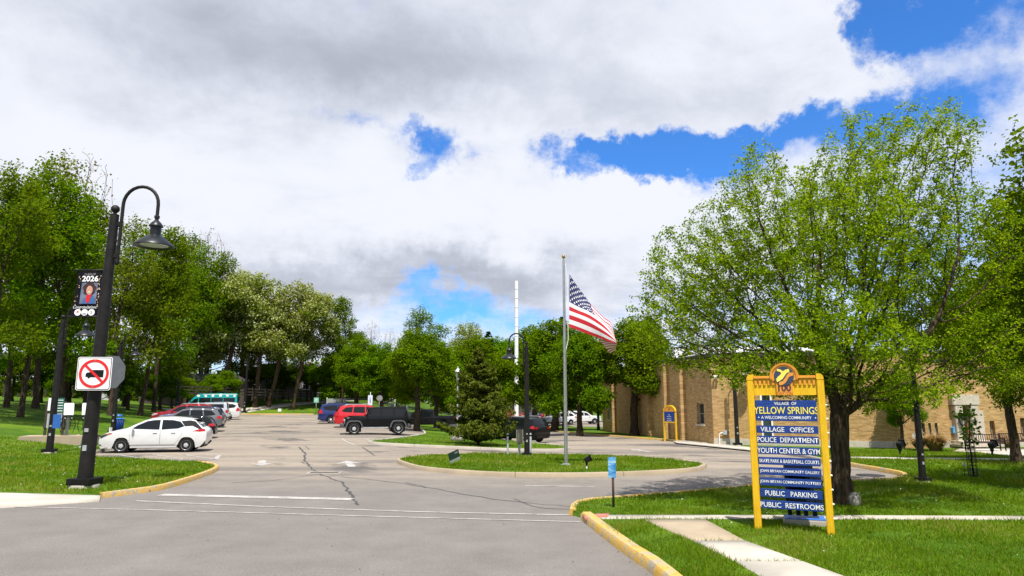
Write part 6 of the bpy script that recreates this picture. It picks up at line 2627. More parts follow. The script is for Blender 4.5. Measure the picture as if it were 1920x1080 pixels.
for zz, nm in ((bhei + .03, 1), (-.03, 0)):
    mb = MB()
    mb.tube([(-.12 - .05 * (1 - nm), 0, zz), (bwid + .16, 0, zz)], .025, 8)
    mb.build('rod', BLACK, bn)

# the two signs on the first lamp
sy = p1_.y - .27
zc_ = zt(sy, 700.5)
hw = (at(207, 700, sy).x - at(145, 700, sy).x) / 2
ts = thing('traffic_sign', 'white square no-trucks sign with red circle on the first street lamp', 'traffic sign', (at(176.5, 700, sy).x, sy, zc_), 0.10)
def rsq(h, r):
    o = []
    for sx, sz_, a0 in ((1, 1, 0), (-1, 1, 90), (-1, -1, 180), (1, -1, 270)):
        for k in range(5):
            a = math.radians(a0 + k * 22.5)
            o.append((sx * (h - r) + r * math.cos(a), sz_ * (h - r) + r * math.sin(a)))
    return o
hh = hw * .96
flat('plate', rsq(hw, .06), 0, LETW, ts, .008)
flat('border', rsq(hw - .018, .055), -.0035, BLACK, ts, .003)
flat('face', rsq(hw - .034, .045), -.007, LETW, ts, .003)
flat('truck_symbol', [(x_ * hw, z_ * hw) for x_, z_ in [(-.12, .22), (.55, .22), (.55, -.22), (-.2, -.22), (-.22, -.26), (-.27, -.29), (-.33, -.27), (-.36, -.2), (-.47, -.2), (-.47, -.02), (-.40, .06), (-.24, .08), (-.18, .12), (-.12, .12)]], -.011, BLACK, ts, .003)
mb = MB()
ring_pts(mb, hw * .70, hw * .86, -.015, -.012, n=44)
mb.prism([(-.55 * hw, .62 * hw), (-.65 * hw, .52 * hw), (.55 * hw, -.62 * hw), (.65 * hw, -.52 * hw)], -.0165, -.0125)
mb.build('red_ring', RED, ts)
for zz in (hw * .9, -hw * .9):
    mb = MB()
    mb.lathe([(.012, 0), (.010, .008), (0, .01)], 8, (0, -.012, zz * .9), Matrix.Rotation(math.pi / 2, 3, 'X'))
    mb.build('bolt', GALV, ts)
for zz in (.25, -.25):
    mb = MB()
    mb.box((.0, .03, zz), (.34, .05, .05))
    mb.build('bracket', GALV, ts)
og = thing('octagon_sign', 'grey back of an octagonal sign strapped to the right of the first street lamp', 'traffic sign', (at(209, 697, p1_.y).x - .04, p1_.y + .10, zt(p1_.y, 697)), 1.13)
flat('plate', [(.40 * math.cos(math.radians(22.5 + 45 * k)), .46 * math.sin(math.radians(22.5 + 45 * k))) for k in range(8)], 0, mat('sign_back', (.18, .19, .20), .5, .3), og, .01)
for zz in (.2, -.2):
    mb = MB()
    mb.box((0, .03, zz), (.5, .05, .04))
    mb.build('bracket', GALV, og)

# ---------------------------------------------------------------- flagpole and flag
fp = GL(1061.5, 872)
ftop = zt(fp.y, 488) - fp.z
t = thing('flagpole', 'tall grey metal flagpole with a gold ball on the round island', 'flagpole', fp)
mb = MB()
mb.tube([(0, 0, -.1), (0, 0, ftop)], [.068, .042], 16)
mb.lathe([(.2, -.05), (.2, .02), (.12, .05), (.09, .06)], 16)
mb.build('pole', STEEL, t)
mb = MB()
mb.lathe([(.015, ftop), (.015, ftop + .06), (.04, ftop + .07), (.065, ftop + .11), (.07, ftop + .14), (.05, ftop + .19), (0, ftop + .21)], 14)
mb.build('ball', mat('brass', (.5, .33, .10), .3, .8), t)
mb = MB()
hx = .13
mb.tube([(.06, 0, ftop - .12), (hx, 0, ftop - .7), (hx, 0, ftop - 2.9), (.02, 0, ftop - 3.4)], .012, 5)
mb.build('halyard', WHITE, t)

FS = 5.143
def fpx(zx, zy):
    return 1040 + zx / FS, 470 + zy / FS


# the cloth as a grid of (fly, hoist) control points taken where the wind holds it
ctrl = {0.0: [(143, 228, 0), (142, 355, 0), (141, 500, 0), (140, 620, 0), (139, 735, 0)],
        0.15: [(207, 325, .06), (214, 430, .0), (225, 545, -.06), (226, 650, -.08), (228, 768, -.05)],
        0.30: [(282, 425, .12), (300, 512, .02), (322, 588, -.10), (325, 690, -.12), (330, 808, -.08)],
        0.45: [(372, 545, .18), (392, 605, .05), (420, 655, -.12), (425, 745, -.16), (430, 842, -.10)],
        0.60: [(470, 640, .28), (482, 690, .10), (505, 735, -.10), (510, 800, -.16), (512, 872, -.12)],
        0.75: [(548, 712, .36), (545, 752, .20), (560, 815, -.06), (580, 860, -.14), (592, 895, -.10)],
        0.86: [(590, 930, .30), (596, 915, .22), (600, 915, .05), (590, 900, -.04), (560, 885, .02)],
        1.0: [(540, 990, .30), (515, 968, .26), (480, 920, .20), (452, 890, .18), (420, 858, .16)]}
us = sorted(ctrl)
NU, NV = 65, 39


def cr(p0, p1, p2, p3, t):
    return tuple(0.5 * ((2 * b) + (c - a) * t + (2 * a - 5 * b + 4 * c - d) * t * t + (3 * b - a - 3 * c + d) * t ** 3) for a, b, c, d in zip(p0, p1, p2, p3))


def samp(lst, ts, t):
    i = max(0, min(len(ts) - 2, sum(1 for q in ts if q <= t) - 1))
    f = (t - ts[i]) / (ts[i + 1] - ts[i])
    g_ = lambda k: lst[max(0, min(len(lst) - 1, k))]
    return cr(g_(i - 1), g_(i), g_(i + 1), g_(i + 2), f)


vts = [0, .25, .54, .77, 1.0]
def cloth(u, v):
    col = [samp(ctrl[q], vts, v) for q in us]
    a = samp(col, us, u)
    x_, y_ = fpx(a[0], a[1])
    d = a[2] + .05 * math.sin(9 * u + 3 * v) * u
    return at(x_, y_, fp.y - .03 + d) - Vector((fp.x, fp.y, fp.z))


fl = thing('flag', 'American flag blowing to the right and drooping from the flagpole', 'flag', fp)
FR, FW_, FB = mat('flag_red', (.50, .008, .022), .7, 0, .05), mat('flag_white', (.74, .74, .74), .7, 0, .03), mat('flag_blue', (.010, .014, .085), .7, 0, .05)
CL = [[cloth(i / (NU - 1), j / (NV - 1)) for i in range(NU)] for j in range(NV)]
mb = MB()
mb.v = [tuple(p) for r_ in CL for p in r_]
for j in range(NV - 1):
    st = int((j + .5) / (NV - 1) * 13)
    for i in range(NU - 1):
        u, v = (i + .5) / (NU - 1), (j + .5) / (NV - 1)
        mb.f.append((j * NU + i, j * NU + i + 1, (j + 1) * NU + i + 1, (j + 1) * NU + i))
        mb.m.append(2 if (u < .4 and v < 7 / 13) else (0 if st % 2 == 0 else 1))
        mb.sm.append(True)
mb.build('cloth', [FR, FW_, FB], fl, fix=False)
STARM = mat('star_white', (.8, .8, .8), .7, 0, 0)
for r_ in range(9):
    for c_ in range(6 if r_ % 2 == 0 else 5):
        u = .4 * ((c_ * 2 + (1 if r_ % 2 == 0 else 2)) / 12)
        v = 7 / 13 * (r_ + 1) / 10
        p = cloth(u, v)
        du = (cloth(u + .004, v) - cloth(u - .004, v)) / .008
        dv = (cloth(u, v + .006) - cloth(u, v - .006)) / .012
        n = du.cross(dv).normalized()
        if n.y > 0:
            n = -n
        mb = MB()
        vs = [p + n * .008]
        for k in range(10):
            a = -math.pi / 2 + math.pi * k / 5
            rr = .031 if k % 2 == 0 else .0125
            vs.append(p + n * .008 + du * (rr / 1.9 * math.cos(a)) + dv * (rr * math.sin(a)))
        mb.add(vs, [(0, 1 + k, 1 + (k + 1) % 10) for k in range(10)], False)
        mb.build('star', STARM, fl, fix=False)

# ---------------------------------------------------------------- small things on the islands
p = GL(1151, 952)
t = thing('info_sign', 'narrow blue and white sign on a brown post at the kerb point', 'sign', p, 0.05)
h_ = zt(p.y, 896) - p.z
mb = MB()
mb.tube([(0, .03, -.1), (0, .03, h_ + .25)], .026, 8)
mb.build('post', mat('brown_post', (.06, .032, .022), .7), t)
hp = zt(p.y, 857) - p.z
mb = MB()
mb.box((-.02, 0, (h_ + hp) / 2), (.165, .012, hp - h_), bev=.004)
pn = mb.build('panel', custom_mat('sky_print', lambda g, oc: (g.ramp(g.noise(g.vmath('MULTIPLY', oc, (3, 3, 9)), 1.0, 4, .6), [(.40, (.03, .16, .42)), (.55, (.12, .36, .62)), (.66, (.55, .66, .72))]), None, 0), .4), t)
p = GL(842, 874)
t = thing('yard_sign', 'tilted dark green yard sign near the left tip of the round island', 'yard sign', p + Vector((.12, 0, 0)), 0.62)
t.rotation_euler = (0.0, -0.30, 0.72)
t.scale = (.72, .72, .85)
mb = MB()
mb.box((.22, 0, .40), (.62, .03, .30))
pnl = mb.build('panel', mat('dark_green', (.008, .028, .018), .5), t)
text_obj('lettering', 'YARD', .07, .22, mat('letter_grey', (.35, .33, .33)), pnl, (.36, -.018, .46), .01)
mb = MB()
mb.box((.22, -.002, .19), (.62, .026, .11))
mb.build('lower_strip', mat('pale_strip', (.22, .25, .22), .6), t)
mb = MB()
for xx in (.02, .42):
    mb.tube([(xx, .025, -.1), (xx, .025, .5)], .008, 5)
mb.build('stakes', GALV, t)


def floodlight(px, py, label, group, s=1.0, rz=0.0, stake=True):
    p = GL(px, py)
    t = thing('ground_floodlight', label, 'floodlight', p, rz, group)
    mb = MB()
    mb.tube([(0, 0, -.06), (0, 0, .13)], .03, 8)
    mb.build('stake', WHITE if stake else BLACK, t)
    mb = MB()
    mb.box((0, 0, .18), (.06, .10, .12), bev=.01)
    mb.box((.05, 0, .32), (.24, .16, .17), M=Matrix.Rotation(-.45, 3, 'Y'), bev=.02)
    mb.box((.13, 0, .37), (.05, .20, .21), M=Matrix.Rotation(-.45, 3, 'Y'), bev=.01)
    mb.build('head', BLACK, t)
    t.scale = (s, s, s)


GFL = 'black floodlights standing in the lawn'
floodlight(1100, 880, 'small black floodlight aimed at the flag on the round island', GFL)
floodlight(1688, 853, 'black floodlight on the lawn before the small tree by the brick wall', GFL, 1.5, .4, False)
floodlight(1861, 854, 'black floodlight left of the brown bench near the entrance', GFL, 1.5, .3, False)
floodlight(1904, 866, 'black floodlight at the foot of the thin trunk by the right edge', GFL, 1.0, 1.0, False)
p = GL(974.5, 853)
t = thing('utility_box', 'taupe metal cabinet on a post left of the dark island lamp', 'utility box', p)
mb = MB()
h0, h1 = zt(p.y, 832) - p.z, zt(p.y, 806) - p.z
mb.box((0, 0, (h0 + h1) / 2), (.31, .2, h1 - h0), bev=.015)
cb = mb.build('cabinet', mat('taupe', (.26, .225, .185), .5, .2), t)
mb = MB()
mb.box((0, -.104, (h0 + h1) / 2), (.27, .008, h1 - h0 - .05))
mb.build('door', mat('taupe', (.26, .225, .185)), cb)
mb = MB()
mb.box((-.02, 0, h0 / 2 - .05), (.11, .08, h0 + .1))
mb.build('post', GALV, t)
for px, lab in ((952, 'thin grey bollard left of the taupe cabinet'), (995, 'thin grey bollard right of the dark island lamp')):
    p = GL(px, 853)
    t = thing('bollard', lab, 'bollard', p, group='grey bollards guarding the cabinet')
    h1 = zt(p.y, 812) - p.z
    mb = MB()
    mb.tube([(0, 0, -.1), (0, 0, h1 - .04), (0, 0, h1)], [.045, .045, .03], 10)
    mb.build('post', GALV, t)
    mb = MB()
    mb.lathe([(.047, h1 - .14), (.048, h1 - .13), (.048, h1 - .08), (.047, h1 - .07)], 10)
    mb.build('band', DARKM, t)
p = GL(857, 813)
t = thing('lantern_post', 'old fashioned grey lantern post rising from the conifer island', 'lantern post', p)
hl = zt(p.y, 712) - p.z
mb = MB()
mb.tube([(0, 0, -.1), (0, 0, .5), (0, 0, .52), (0, 0, hl)], [.11, .10, .065, .05], 12)
mb.lathe([(.05, hl), (.12, hl + .02), (.13, hl + .08)], 10)
mb.build('pole', GALV, t)
mb = MB()
mb.lathe([(.13, hl + .08), (.23, hl + .62)], 8, smooth=False)
mb.build('lantern_glass', mat('lantern_grey', (.28, .29, .30), .3), t)
mb = MB()
mb.lathe([(.26, hl + .62), (.27, hl + .66), (.14, hl + .84), (.05, hl + .92), (.03, hl + 1.05), (0, hl + 1.08)], 8)
mb.build('cap', GALV, t)
p = GL(856, 826)
mb = MB()
for _ in range(1):
    bm = bmesh.new()
    bmesh.ops.create_icosphere(bm, subdivisions=2, radius=1)
    rr = random.Random(2)
    for v in bm.verts:
        v.co = Vector((v.co.x * .42, v.co.y * .3, v.co.z * .3)) * rr.uniform(.85, 1.1)
    bm.verts.index_update()
    rv, rf_ = [v.co.copy() for v in bm.verts], [[v.index for v in f.verts] for f in bm.faces]
    bm.free()
mb.add(rv, rf_, True)
o = mb.build('boulder', STONE, None, p + Vector((0, 0, .08)), fix=False)
tag(o, 'low stone lying at the left foot of the spruce', 'rock', 'loose rocks by the trees')
o2 = o.copy()
COL.objects.link(o2)
p = GL(1606, 949)
o2.location = p + Vector((0, 0.1, .08))
o2.scale = (.42, .5, .72)
o2.rotation_euler = (0, 0, 1)
o2['label'] = 'grey upright rock right beside the maple trunk'

# signs and poles at the end of the lot
def post_sign(name, label, px, pyb, py0, py1, wpx, m_, yw=None, pole=GALV, poletop=None, txt=None, fn=GL, round_=False):
    p = fn(px, pyb)
    t = thing(name, label, 'sign', p)
    k = 1290 / (p.y * cT + .3)
    z0, z1 = zt(p.y, py1) - p.z, zt(p.y, py0) - p.z
    zt_ = (zt(p.y, poletop) - p.z) if poletop else z1
    mb = MB()
    mb.tube([(0, .05, -.2), (0, .05, zt_)], .035, 6)
    mb.build('post', pole, t)
    W_ = wpx / k
    if round_:
        mb = MB()
        mb.lathe([(0, -.02), (W_ * .3, -.06), (W_ / 2, -.16), (W_ / 2 + .02, -.15), (W_ * .3, -.03), (0, .01)], 18, (0, -.02, (z0 + z1) / 2), Matrix.Rotation(math.pi / 2 + .2, 3, 'X'))
        mb.tube([(0, -.1, z0 + .1), (.05, -.6, (z0 + z1) / 2 - .1)], .02, 5)
        mb.build('dish', m_, t)
    else:
        mb = MB()
        mb.box((0, 0, (z0 + z1) / 2), (W_, .03, z1 - z0), bev=.008)
        pn = mb.build('panel', m_, t)
        if txt:
            text_obj('lettering', txt[0], txt[1], None, txt[2], pn, (0, -.018, (z0 + z1) / 2), .01)
    return t


post_sign('route_sign', 'pale green sign on a post at the right end of the far kerb', 592, 775, 745.5, 755, 9, mat('pale_green', (.22, .48, .36), .5), txt=('P', .3, LETW))
post_sign('notice_sign', 'white notice board with blue figures on a tall pole behind the red car', 693, 785, 741, 760, 8.5, mat('pale_board', (.6, .63, .72), .5), poletop=735, fn=G, txt=('i', .6, BLUE))
post_sign('dish_mast', 'round white dish on a thin post behind the black off-roader', 710, 784, 742, 752, 11, WHITE, fn=G, round_=True)
p = GL(524, 775)
t = thing('yard_sign', 'small white yard sign on the grass at the far kerb', 'yard sign', p, .2)
mb = MB()
mb.box((0, 0, .42), (.42, .02, .36))
mb.build('panel', WHITE, t)
mb = MB()
for xx in (-.12, .12):
    mb.tube([(xx, .015, -.05), (xx, .015, .3)], .006, 4)
mb.build('stakes', GALV, t)
for px, yb, ytp, lab, m_, r_ in ((641, 766, 712, 'brown wooden pole standing behind the blue minivan', mat('pole_wood', (.22, .13, .07), .8), .13), (697.5, 768, 726, 'thin grey pole beside the white notice board', GALV, .07)):
    q = at(px, yb, 93)
    t = thing('utility_pole', lab, 'pole', (q.x, 93, gz(q.x, 93)))
    mb = MB()
    mb.tube([(0, 0, -.3), (0, 0, zt(93, ytp) - gz(q.x, 93))], [r_, r_ * .8], 8)
    mb.build('pole', m_, t)
    mb = MB()
    mb.lathe([(r_ * .8, zt(93, ytp) - gz(q.x, 93)), (0, zt(93, ytp) - gz(q.x, 93) + .1)], 8)
    mb.build('cap', GALV, t)

# ---------------------------------------------------------------- charging place on the left lawn
pc = GL(90, 829)
t = thing('charging_pad', 'low tan concrete pad carrying the charging posts on the left lawn', 'concrete pad', pc, 0.30)
mb = MB()
mb.box((.35, .55, -.02), (3.1, 1.5, .62), bev=.03)
mb.build('slab', CONCT, t)
mpad = Matrix.Translation(pc) @ Matrix.Rotation(.30, 4, 'Z')
ztop = .29
CGREY = mat('charger_grey', (.10, .10, .10), .5)
def charger(lx, ly, label, rz):
    q = mpad @ Vector((lx, ly, ztop))
    t = thing('charging_post', label, 'charging post', q, rz, 'charging posts on the concrete pad')
    mb = MB()
    mb.box((0, 0, .5), (.13, .13, 1.0), bev=.015)
    mb.box((0, 0, .01), (.34, .30, .025))
    mb.build('pedestal', CGREY, t)
    mb = MB()
    mb.box((0, -.02, 1.26), (.42, .10, .60), M=Matrix.Rotation(-.18, 3, 'X'), bev=.02)
    hd = mb.build('head', WHITE, t)
    mb = MB()
    mb.box((0, -.02, 1.0), (.2, .14, .12), bev=.02)
    mb.build('neck', BLACK, hd)
    for sx in (-1, 1):
        mb = MB()
        mb.tube([(sx * .07, 0, .95), (sx * .28, -.02, .80), (sx * .34, -.05, .45), (sx * .25, -.05, .14), (sx * .1, -.06, .3), (sx * .14, -.08, .78)], .017, 6)
        mb.build('cable', BLACK, t)
        mb = MB()
        mb.box((sx * .14, -.1, .83), (.05, .14, .07), bev=.015)
        mb.build('plug', GALV, t)


charger(.62, .42, 'charging post with white screen nearest the second street lamp', .75)
charger(1.35, .62, 'charging post with white screen and looped cables, right one on the pad', .75)
q = mpad @ Vector((.12, .75, ztop))
t = thing('meter_rack', 'wooden meter rack with green and white panels behind the charging posts', 'meter rack', q, .5)
for xx in (-.5, .22):
    mb = MB()
    mb.box((xx, 0, .8), (.12, .12, 1.7))
    mb.build('post', WOODD, t)
mb = MB()
mb.box((-.14, -.07, .45), (.9, .04, .2))
mb.build('rail', WOODD, t)
mb = MB()
mb.box((.02, -.09, 1.45), (.34, .05, .72))
gp = mb.build('green_panel', mat('meter_green', (.012, .11, .075), .5), t)
for k in range(5):
    mb = MB()
    mb.box((.02, -.12, 1.18 + k * .13), (.24, .012, .035))
    mb.build('label_row', LETW, gp)
mb = MB()
mb.box((-.33, -.09, 1.5), (.3, .05, .62))
mb.build('white_panel', LETW, t)
mb = MB()
mb.box((.05, -.12, .85), (.22, .12, .42), bev=.01)
mb.build('meter', GALV, t)
q = GL(104, 842)
t = thing('parking_sign', 'blue wheelchair parking plate on the second street lamp from the left', 'sign', (at(108, 790, 29.65).x, 29.6, zt(29.6, 790)), .9)
mb = MB()
mb.box((0, 0, 0), (.30, .015, .58), bev=.004)
mb.build('panel', mat('mid_blue', (0.03, 0.14, 0.45)), t)
mb = MB()
mb.box((0, .04, 0), (.05, .08, .4))
mb.build('bracket', GALV, t)
t = thing('edge_sign', 'thin white sign plate seen edge-on left of the second street lamp', 'sign', (at(98.5, 788, 29.9).x, 29.75, zt(29.75, 789)), 1.35)
mb = MB()
mb.box((0, 0, 0), (.30, .015, .60), bev=.004)
mb.build('panel', WHITE, t)
mb = MB()
mb.box((.12, .03, 0), (.1, .05, .05))
mb.build('bracket', GALV, t)
q = GL(150, 840)
d2 = at(168, 766, q.y + 1.2)
t = thing('leaning_pole', 'thin grey-green pole leaning behind the first street lamp', 'pole', q)
mb = MB()
mb.tube([(0, 0, -.1), tuple(d2 - q)], .035, 8)
mb.build('pole', mat('pole_green', (.16, .20, .17), .5), t)
mb = MB()
mb.lathe([(.06, -.02), (.06, .05), (.03, .07)], 8)
mb.build('foot', GALV, t)
q = GL(219, 812)
t = thing('litter_bin', 'blue ribbed litter bin with a domed lid behind the white hatchback', 'bin', q)
CB = mat('bin_blue', (.008, .045, .24), .4, 0, .15)
mb = MB()
mb.lathe([(.27, 0), (.30, .04), (.33, .80), (.34, .84), (.30, .84), (.0, .82)], 20)
bd = mb.build('body', CB, t)
for k in range(22):
    a = 2 * math.pi * k / 22
    mb = MB()
    mb.tube([(.29 * math.cos(a), .29 * math.sin(a), .04), (.345 * math.cos(a), .345 * math.sin(a), .80)], .018, 5)
    mb.build('rib', CB, bd)
mb = MB()
mb.lathe([(.36, .84), (.37, .87), (.34, .90), (.24, .92), (.24, .93)], 20)
mb.lathe([(.23, 1.02), (.25, 1.06), (.22, 1.12), (.10, 1.16), (0, 1.17)], 18)
for k in range(4):
    a = math.pi / 4 + math.pi / 2 * k
    mb.tube([(.21 * math.cos(a), .21 * math.sin(a), .9), (.21 * math.cos(a), .21 * math.sin(a), 1.05)], .015, 5)
mb.build('lid', mat('bin_lid_blue', (.02, .13, .42), .4), t)
# cable from the posts to the white car's nose
pa = at(189, 818, 31.6)
pb_ = GL(172, 842)
pc2 = mpad @ Vector((1.6, .5, .35))
mb = MB()
pts = [tuple(pa), tuple(pa + Vector((-.12, 0, .06))), tuple(pa.lerp(pb_, .5) + Vector((-.06, 0, -.05))), tuple(pb_ + Vector((0, 0, .02))), tuple(pb_.lerp(pc2, .5) + Vector((0, 0, -.08))), tuple(pc2)]
pts[4] = (pts[4][0], pts[4][1], lz(pts[4][0], pts[4][1]) + .03)
mb.tube(pts, .018, 6)
o = mb.build('charging_cable', BLACK)
tag(o, 'black charging cable hanging from the nose of the white hatchback', 'cable')
q = at(1380.5, 794, GL(1383, 835).y - .25)
t = thing('parking_sign', 'blue wheelchair plate on the dark lamp post by the brick wall', 'sign', q)
mb = MB()
mb.box((0, 0, 0), (.22, .012, .46), bev=.003)
pn = mb.build('panel', mat('mid_blue', (0.03, 0.14, 0.45)), t)
mb = MB()
ring_pts(mb, .045, .062, -.012, -.008, (.0, -.02), math.radians(150), math.radians(380), 14)
mb.prism([(-.015, .0), (.015, .0), (.015, .10), (-.015, .10)], -.012, -.008)
mb.prism(disc(.018, 10, (0, .13)), -.012, -.008)
mb.build('wheelchair_symbol', LETW, pn)
mb = MB()
mb.box((0, .05, 0), (.06, .1, .3))
mb.build('bracket', GALV, t)

# ---------------------------------------------------------------- by the entrance: benches, ornamental grasses
def bench(px, py, label, rz, s=1.0):
    p = GL(px, py)
    t = thing('bench', label, 'bench', p, rz, 'brown slatted benches by the entrance')
    W_ = 1.8
    for k in range(5):
        mb = MB()
        mb.box((0, -.10 + k * .09 - .1, .45), (W_, .07, .03))
        mb.build('seat_slat', mat('bench_brown', (.055, .03, .025), .5), t)
    for k in range(16):
        mb = MB()
        mb.box((-W_ / 2 + .06 + k * (W_ - .12) / 15, .22, .68), (.035, .02, .40), M=Matrix.Rotation(-.15, 3, 'X'))
        mb.build('back_slat', mat('bench_brown', (.055, .03, .025)), t)
    for zz in (.49, .88):
        mb = MB()
        mb.box((0, .20 + (zz - .49) * .15, zz), (W_, .05, .05))
        mb.build('back_rail', mat('bench_brown', (.055, .03, .025)), t)
    for sx in (-1, 1):
        mb = MB()
        mb.tube([(sx * W_ / 2, -.25, 0), (sx * W_ / 2, -.25, .64), (sx * W_ / 2, .18, .66)], .03, 8)
        mb.tube([(sx * W_ / 2, .22, 0), (sx * W_ / 2, .26, .9)], .03, 8)
        mb.build('leg', BLACK, t)
    t.scale = (s, s, s)


bench(1848, 846, 'brown slatted bench right of the entrance door', -.12)
bench(1912, 843, 'brown slatted bench at the right edge by the path', -.08)
STRAW = leaf_mat('straw', (.26, .17, .085), (.50, .36, .20), .3)
def reed(px, py, h, r, n, seed, label):
    rng = np.random.default_rng(seed)
    p = GL(px, py)
    t = thing('ornamental_grass', label, 'ornamental grass', p, group='straw coloured ornamental grasses')
    a = rng.uniform(0, 2 * math.pi, n)
    lean = rng.uniform(0.05, 1, n) ** .7
    L = h * rng.uniform(.6, 1.1, n)
    Vs, Ts = [], []
    d = np.stack([np.cos(a), np.sin(a)], 1)
    b0 = np.concatenate([d * (rng.uniform(0, .25, n) * r)[:, None], np.zeros((n, 1))], 1)
    m1 = b0 + np.concatenate([d * (lean * r * .45)[:, None], (L * .65)[:, None]], 1)
    e1 = b0 + np.concatenate([d * (lean * r * 1.1)[:, None], (L * (1 - .35 * lean))[:, None]], 1)
    sd = np.concatenate([np.stack([-d[:, 1], d[:, 0]], 1) * .018, np.zeros((n, 1))], 1)
    V = np.stack([b0 - sd, b0 + sd, m1 + sd, m1 - sd, e1], 1).reshape(-1, 3)
    i = np.arange(n) * 5
    T = np.concatenate([np.stack([i, i + 1, i + 2], 1), np.stack([i, i + 2, i + 3], 1), np.stack([i + 3, i + 2, i + 4], 1)])
    tn = rng.random(n)
    np_mesh('blades', V, T, STRAW, t, attr=np.concatenate([tn] * 3))
    C = rng.normal(size=(60, 3)) * .04 + e1[rng.integers(0, n, 60)]
    V, T = leaf_mesh(C, rng.normal(size=C.shape), np.full(60, .10), rng)
    np_mesh('plumes', V, T, STRAW, t, attr=np.full(len(T), .8))


reed(1754, 846, 1.05, 1.0, 900, 3, 'big straw coloured clump of ornamental grass left of the entrance')
reed(1724, 844, .8, .6, 450, 4, 'smaller straw coloured clump of ornamental grass by the louvred vent')
reed(1886, 839, .75, .7, 450, 5, 'straw coloured ornamental grass between the two benches')
p = GL(1810, 892)
t = thing('plant_label', 'tiny white plant label on a stick left of the sapling', 'plant label', p, .3)
mb = MB()
mb.box((0, 0, .33), (.12, .02, .08), M=Matrix.Rotation(.5, 3, 'Y'))
mb.build('plate', WHITE, t)
mb = MB()
mb.tube([(0, .02, -.03), (0, .02, .3)], .007, 5)
mb.build('stick', BLACK, t)
# ---------------------------------------------------------------- blades of grass, clover and leaves on the lawns
def inside(px, py, poly):
    n = len(poly)
    r = np.zeros(len(px), bool)
    j = n - 1
    for i in range(n):
        xi, yi, xj, yj = poly[i][0], poly[i][1], poly[j][0], poly[j][1]
        c = ((yi > py) != (yj > py)) & (px < (xj - xi) * (py - yi) / (yj - yi + 1e-12) + xi)
        r ^= c
        j = i
    return r


def bary_height(x, y):
    return np.array([lz(a, b) for a, b in zip(x, y)])


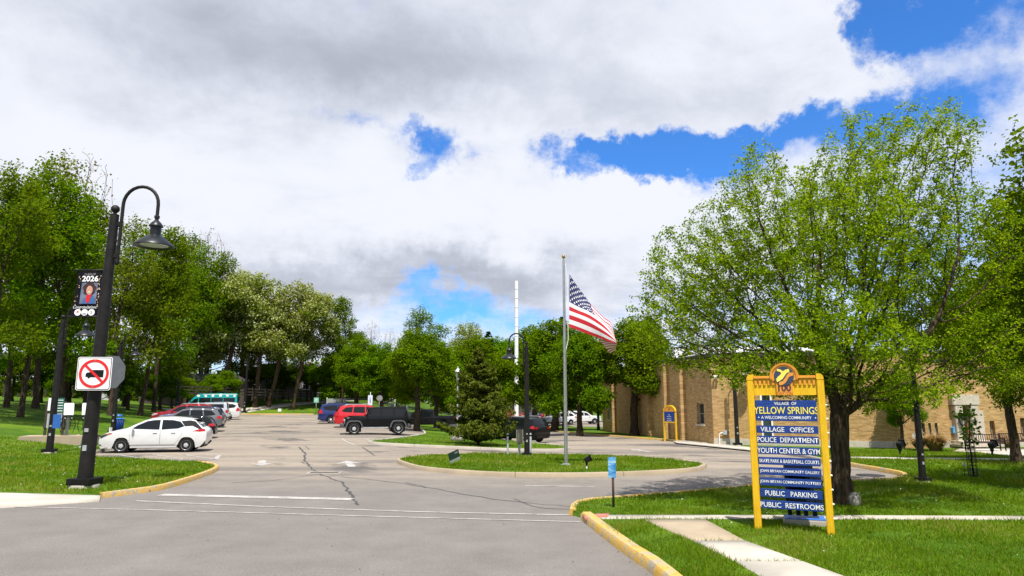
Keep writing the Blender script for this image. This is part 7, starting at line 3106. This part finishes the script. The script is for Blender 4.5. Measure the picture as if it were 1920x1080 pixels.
GRASSM = leaf_mat('grass_blade', (0.070, 0.140, 0.005), (0.175, 0.255, 0.012), 0.45, (0.32, 0.27, 0.09))
rng = np.random.default_rng(77)
AREAS = [(right_poly, (1.0, 24, 7.5, 21), 1.0), (left_poly, (-26, -8.5, 17, 34), 1.0), (ISL, (-8, 9, 22, 34), 1.0), (ISC, (-12, 4, 30, 52), .5), (right_poly, (5, 34, 21, 40), 1.0)]
PV, PT, PA = [], [], []
nb = 0
for poly, (x0, x1, y0, y1), k in AREAS:
    area = (x1 - x0) * (y1 - y0)
    n = int(area * 2600)
    x = rng.uniform(x0, x1, n)
    y = rng.uniform(y0, y1, n)
    dist = np.hypot(x, y)
    keep = rng.random(n) < np.clip(k * (9.5 / dist) ** 2.0, 0.0, 1)
    bare = np.sin(x * 1.7 + 2.1 * np.sin(y * 1.3)) * np.sin(y * 1.9 + 1.4 * np.sin(x * 1.1))
    keep &= ~((bare > .72) & (rng.random(n) < .75))
    keep &= (np.abs(x) < 0.92 * y + 2.0)
    x, y = x[keep], y[keep]
    m = inside(x, y, [(p[0], p[1]) for p in poly])
    for ng in NO_GRASS:
        m &= ~inside(x, y, [(p[0], p[1]) for p in ng])
    x, y = x[m], y[m]
    # thinner and yellower in worn patches
    pat = np.sin(x * .9 + 1.3 * np.sin(y * .7)) * np.sin(y * 1.1 + np.cos(x * .6) * 1.7)
    fine = np.sin(x * 3.1 + y * 1.7) * np.sin(y * 2.9 - x * 1.3)
    z = bary_height(x, y)
    n = len(x)
    dist = np.hypot(x, y)
    sc = np.clip(dist / 12.0, 1, 2.4)
    h = rng.uniform(.03, .075, n) * (1 + .3 * pat + .35 * fine) * (0.75 + 0.25 * sc)
    wd = rng.uniform(.004, .008, n) * sc ** 1.1
    a = rng.uniform(0, 2 * math.pi, n)
    d = np.stack([np.cos(a), np.sin(a), np.zeros(n)], 1)
    b = np.stack([x, y, z - .004], 1)
    ln = rng.normal(size=(n, 2)) * .5
    tip = b + np.stack([ln[:, 0] * h, ln[:, 1] * h, h], 1)
    V = np.stack([b - d * wd[:, None], b + d * wd[:, None], tip], 1).reshape(-1, 3)
    PV.append(V)
    PT.append(np.arange(n * 3).reshape(-1, 3) + nb)
    nb += n * 3
    tn = np.clip(.42 + .16 * pat + rng.normal(size=n) * .17, 0, .8)
    dry = rng.random(n) < (.05 + .28 * (pat > .45))
    tn[dry] = rng.uniform(.85, 1, dry.sum())
    PA.append(tn)
V, T, A_ = np.concatenate(PV), np.concatenate(PT), np.concatenate(PA)
o = np_mesh('grass', V, T, GRASSM, attr=A_)
tag(o, 'mown grass blades on the lawns and islands', 'grass', kind='stuff')
print('GRASS', len(T))
# daisies and clover heads scattered in the lawns
C = []
for poly, (x0, x1, y0, y1), nn in ((right_poly, (3, 34, 10, 34), 420), (left_poly, (-26, -8, 17, 34), 380), (ISL, (-8, 9, 22, 34), 180)):
    x, y = rng.uniform(x0, x1, nn), rng.uniform(y0, y1, nn)
    m = inside(x, y, [(p[0], p[1]) for p in poly])
    for ng in NO_GRASS:
        m &= ~inside(x, y, [(p[0], p[1]) for p in ng])
    C.append(np.stack([x[m], y[m], bary_height(x[m], y[m]) + .05], 1))
C = np.concatenate(C)
V, T = leaf_mesh(C, rng.normal(size=C.shape) * .3 + np.array([0, -.2, 1]), rng.uniform(.02, .04, len(C)), rng, aspect=1.0)
o = np_mesh('clover_flowers', V, T, leaf_mat('clover', (.5, .5, .42), (.7, .7, .62), .2), attr=np.full(len(T), .6))
tag(o, 'white clover heads dotted over the lawns', 'flowers', kind='stuff')
# litter of dry leaves and grit along the near kerb and on the asphalt
x = np.concatenate([rng.uniform(-6, 2, 50), np.array([p[0] for p in K_NEAR[::2]]) - rng.uniform(.15, .3, len(K_NEAR[::2]))])
y = np.concatenate([rng.uniform(9, 15, 50), np.array([p[1] for p in K_NEAR[::2]])])
C = np.stack([x, y, np.array([gz(a, b) for a, b in zip(x, y)]) + .012], 1)
V, T = leaf_mesh(C, rng.normal(size=C.shape) * .15 + np.array([0, 0, 1]), rng.uniform(.012, .04, len(C)), rng)
o = np_mesh('leaf_litter', V, T, leaf_mat('dry_leaf', (.06, .035, .02), (.14, .08, .04), .1), attr=rng.random(len(T)))
tag(o, 'dry leaf litter on the asphalt along the kerb', 'leaf litter', kind='stuff')
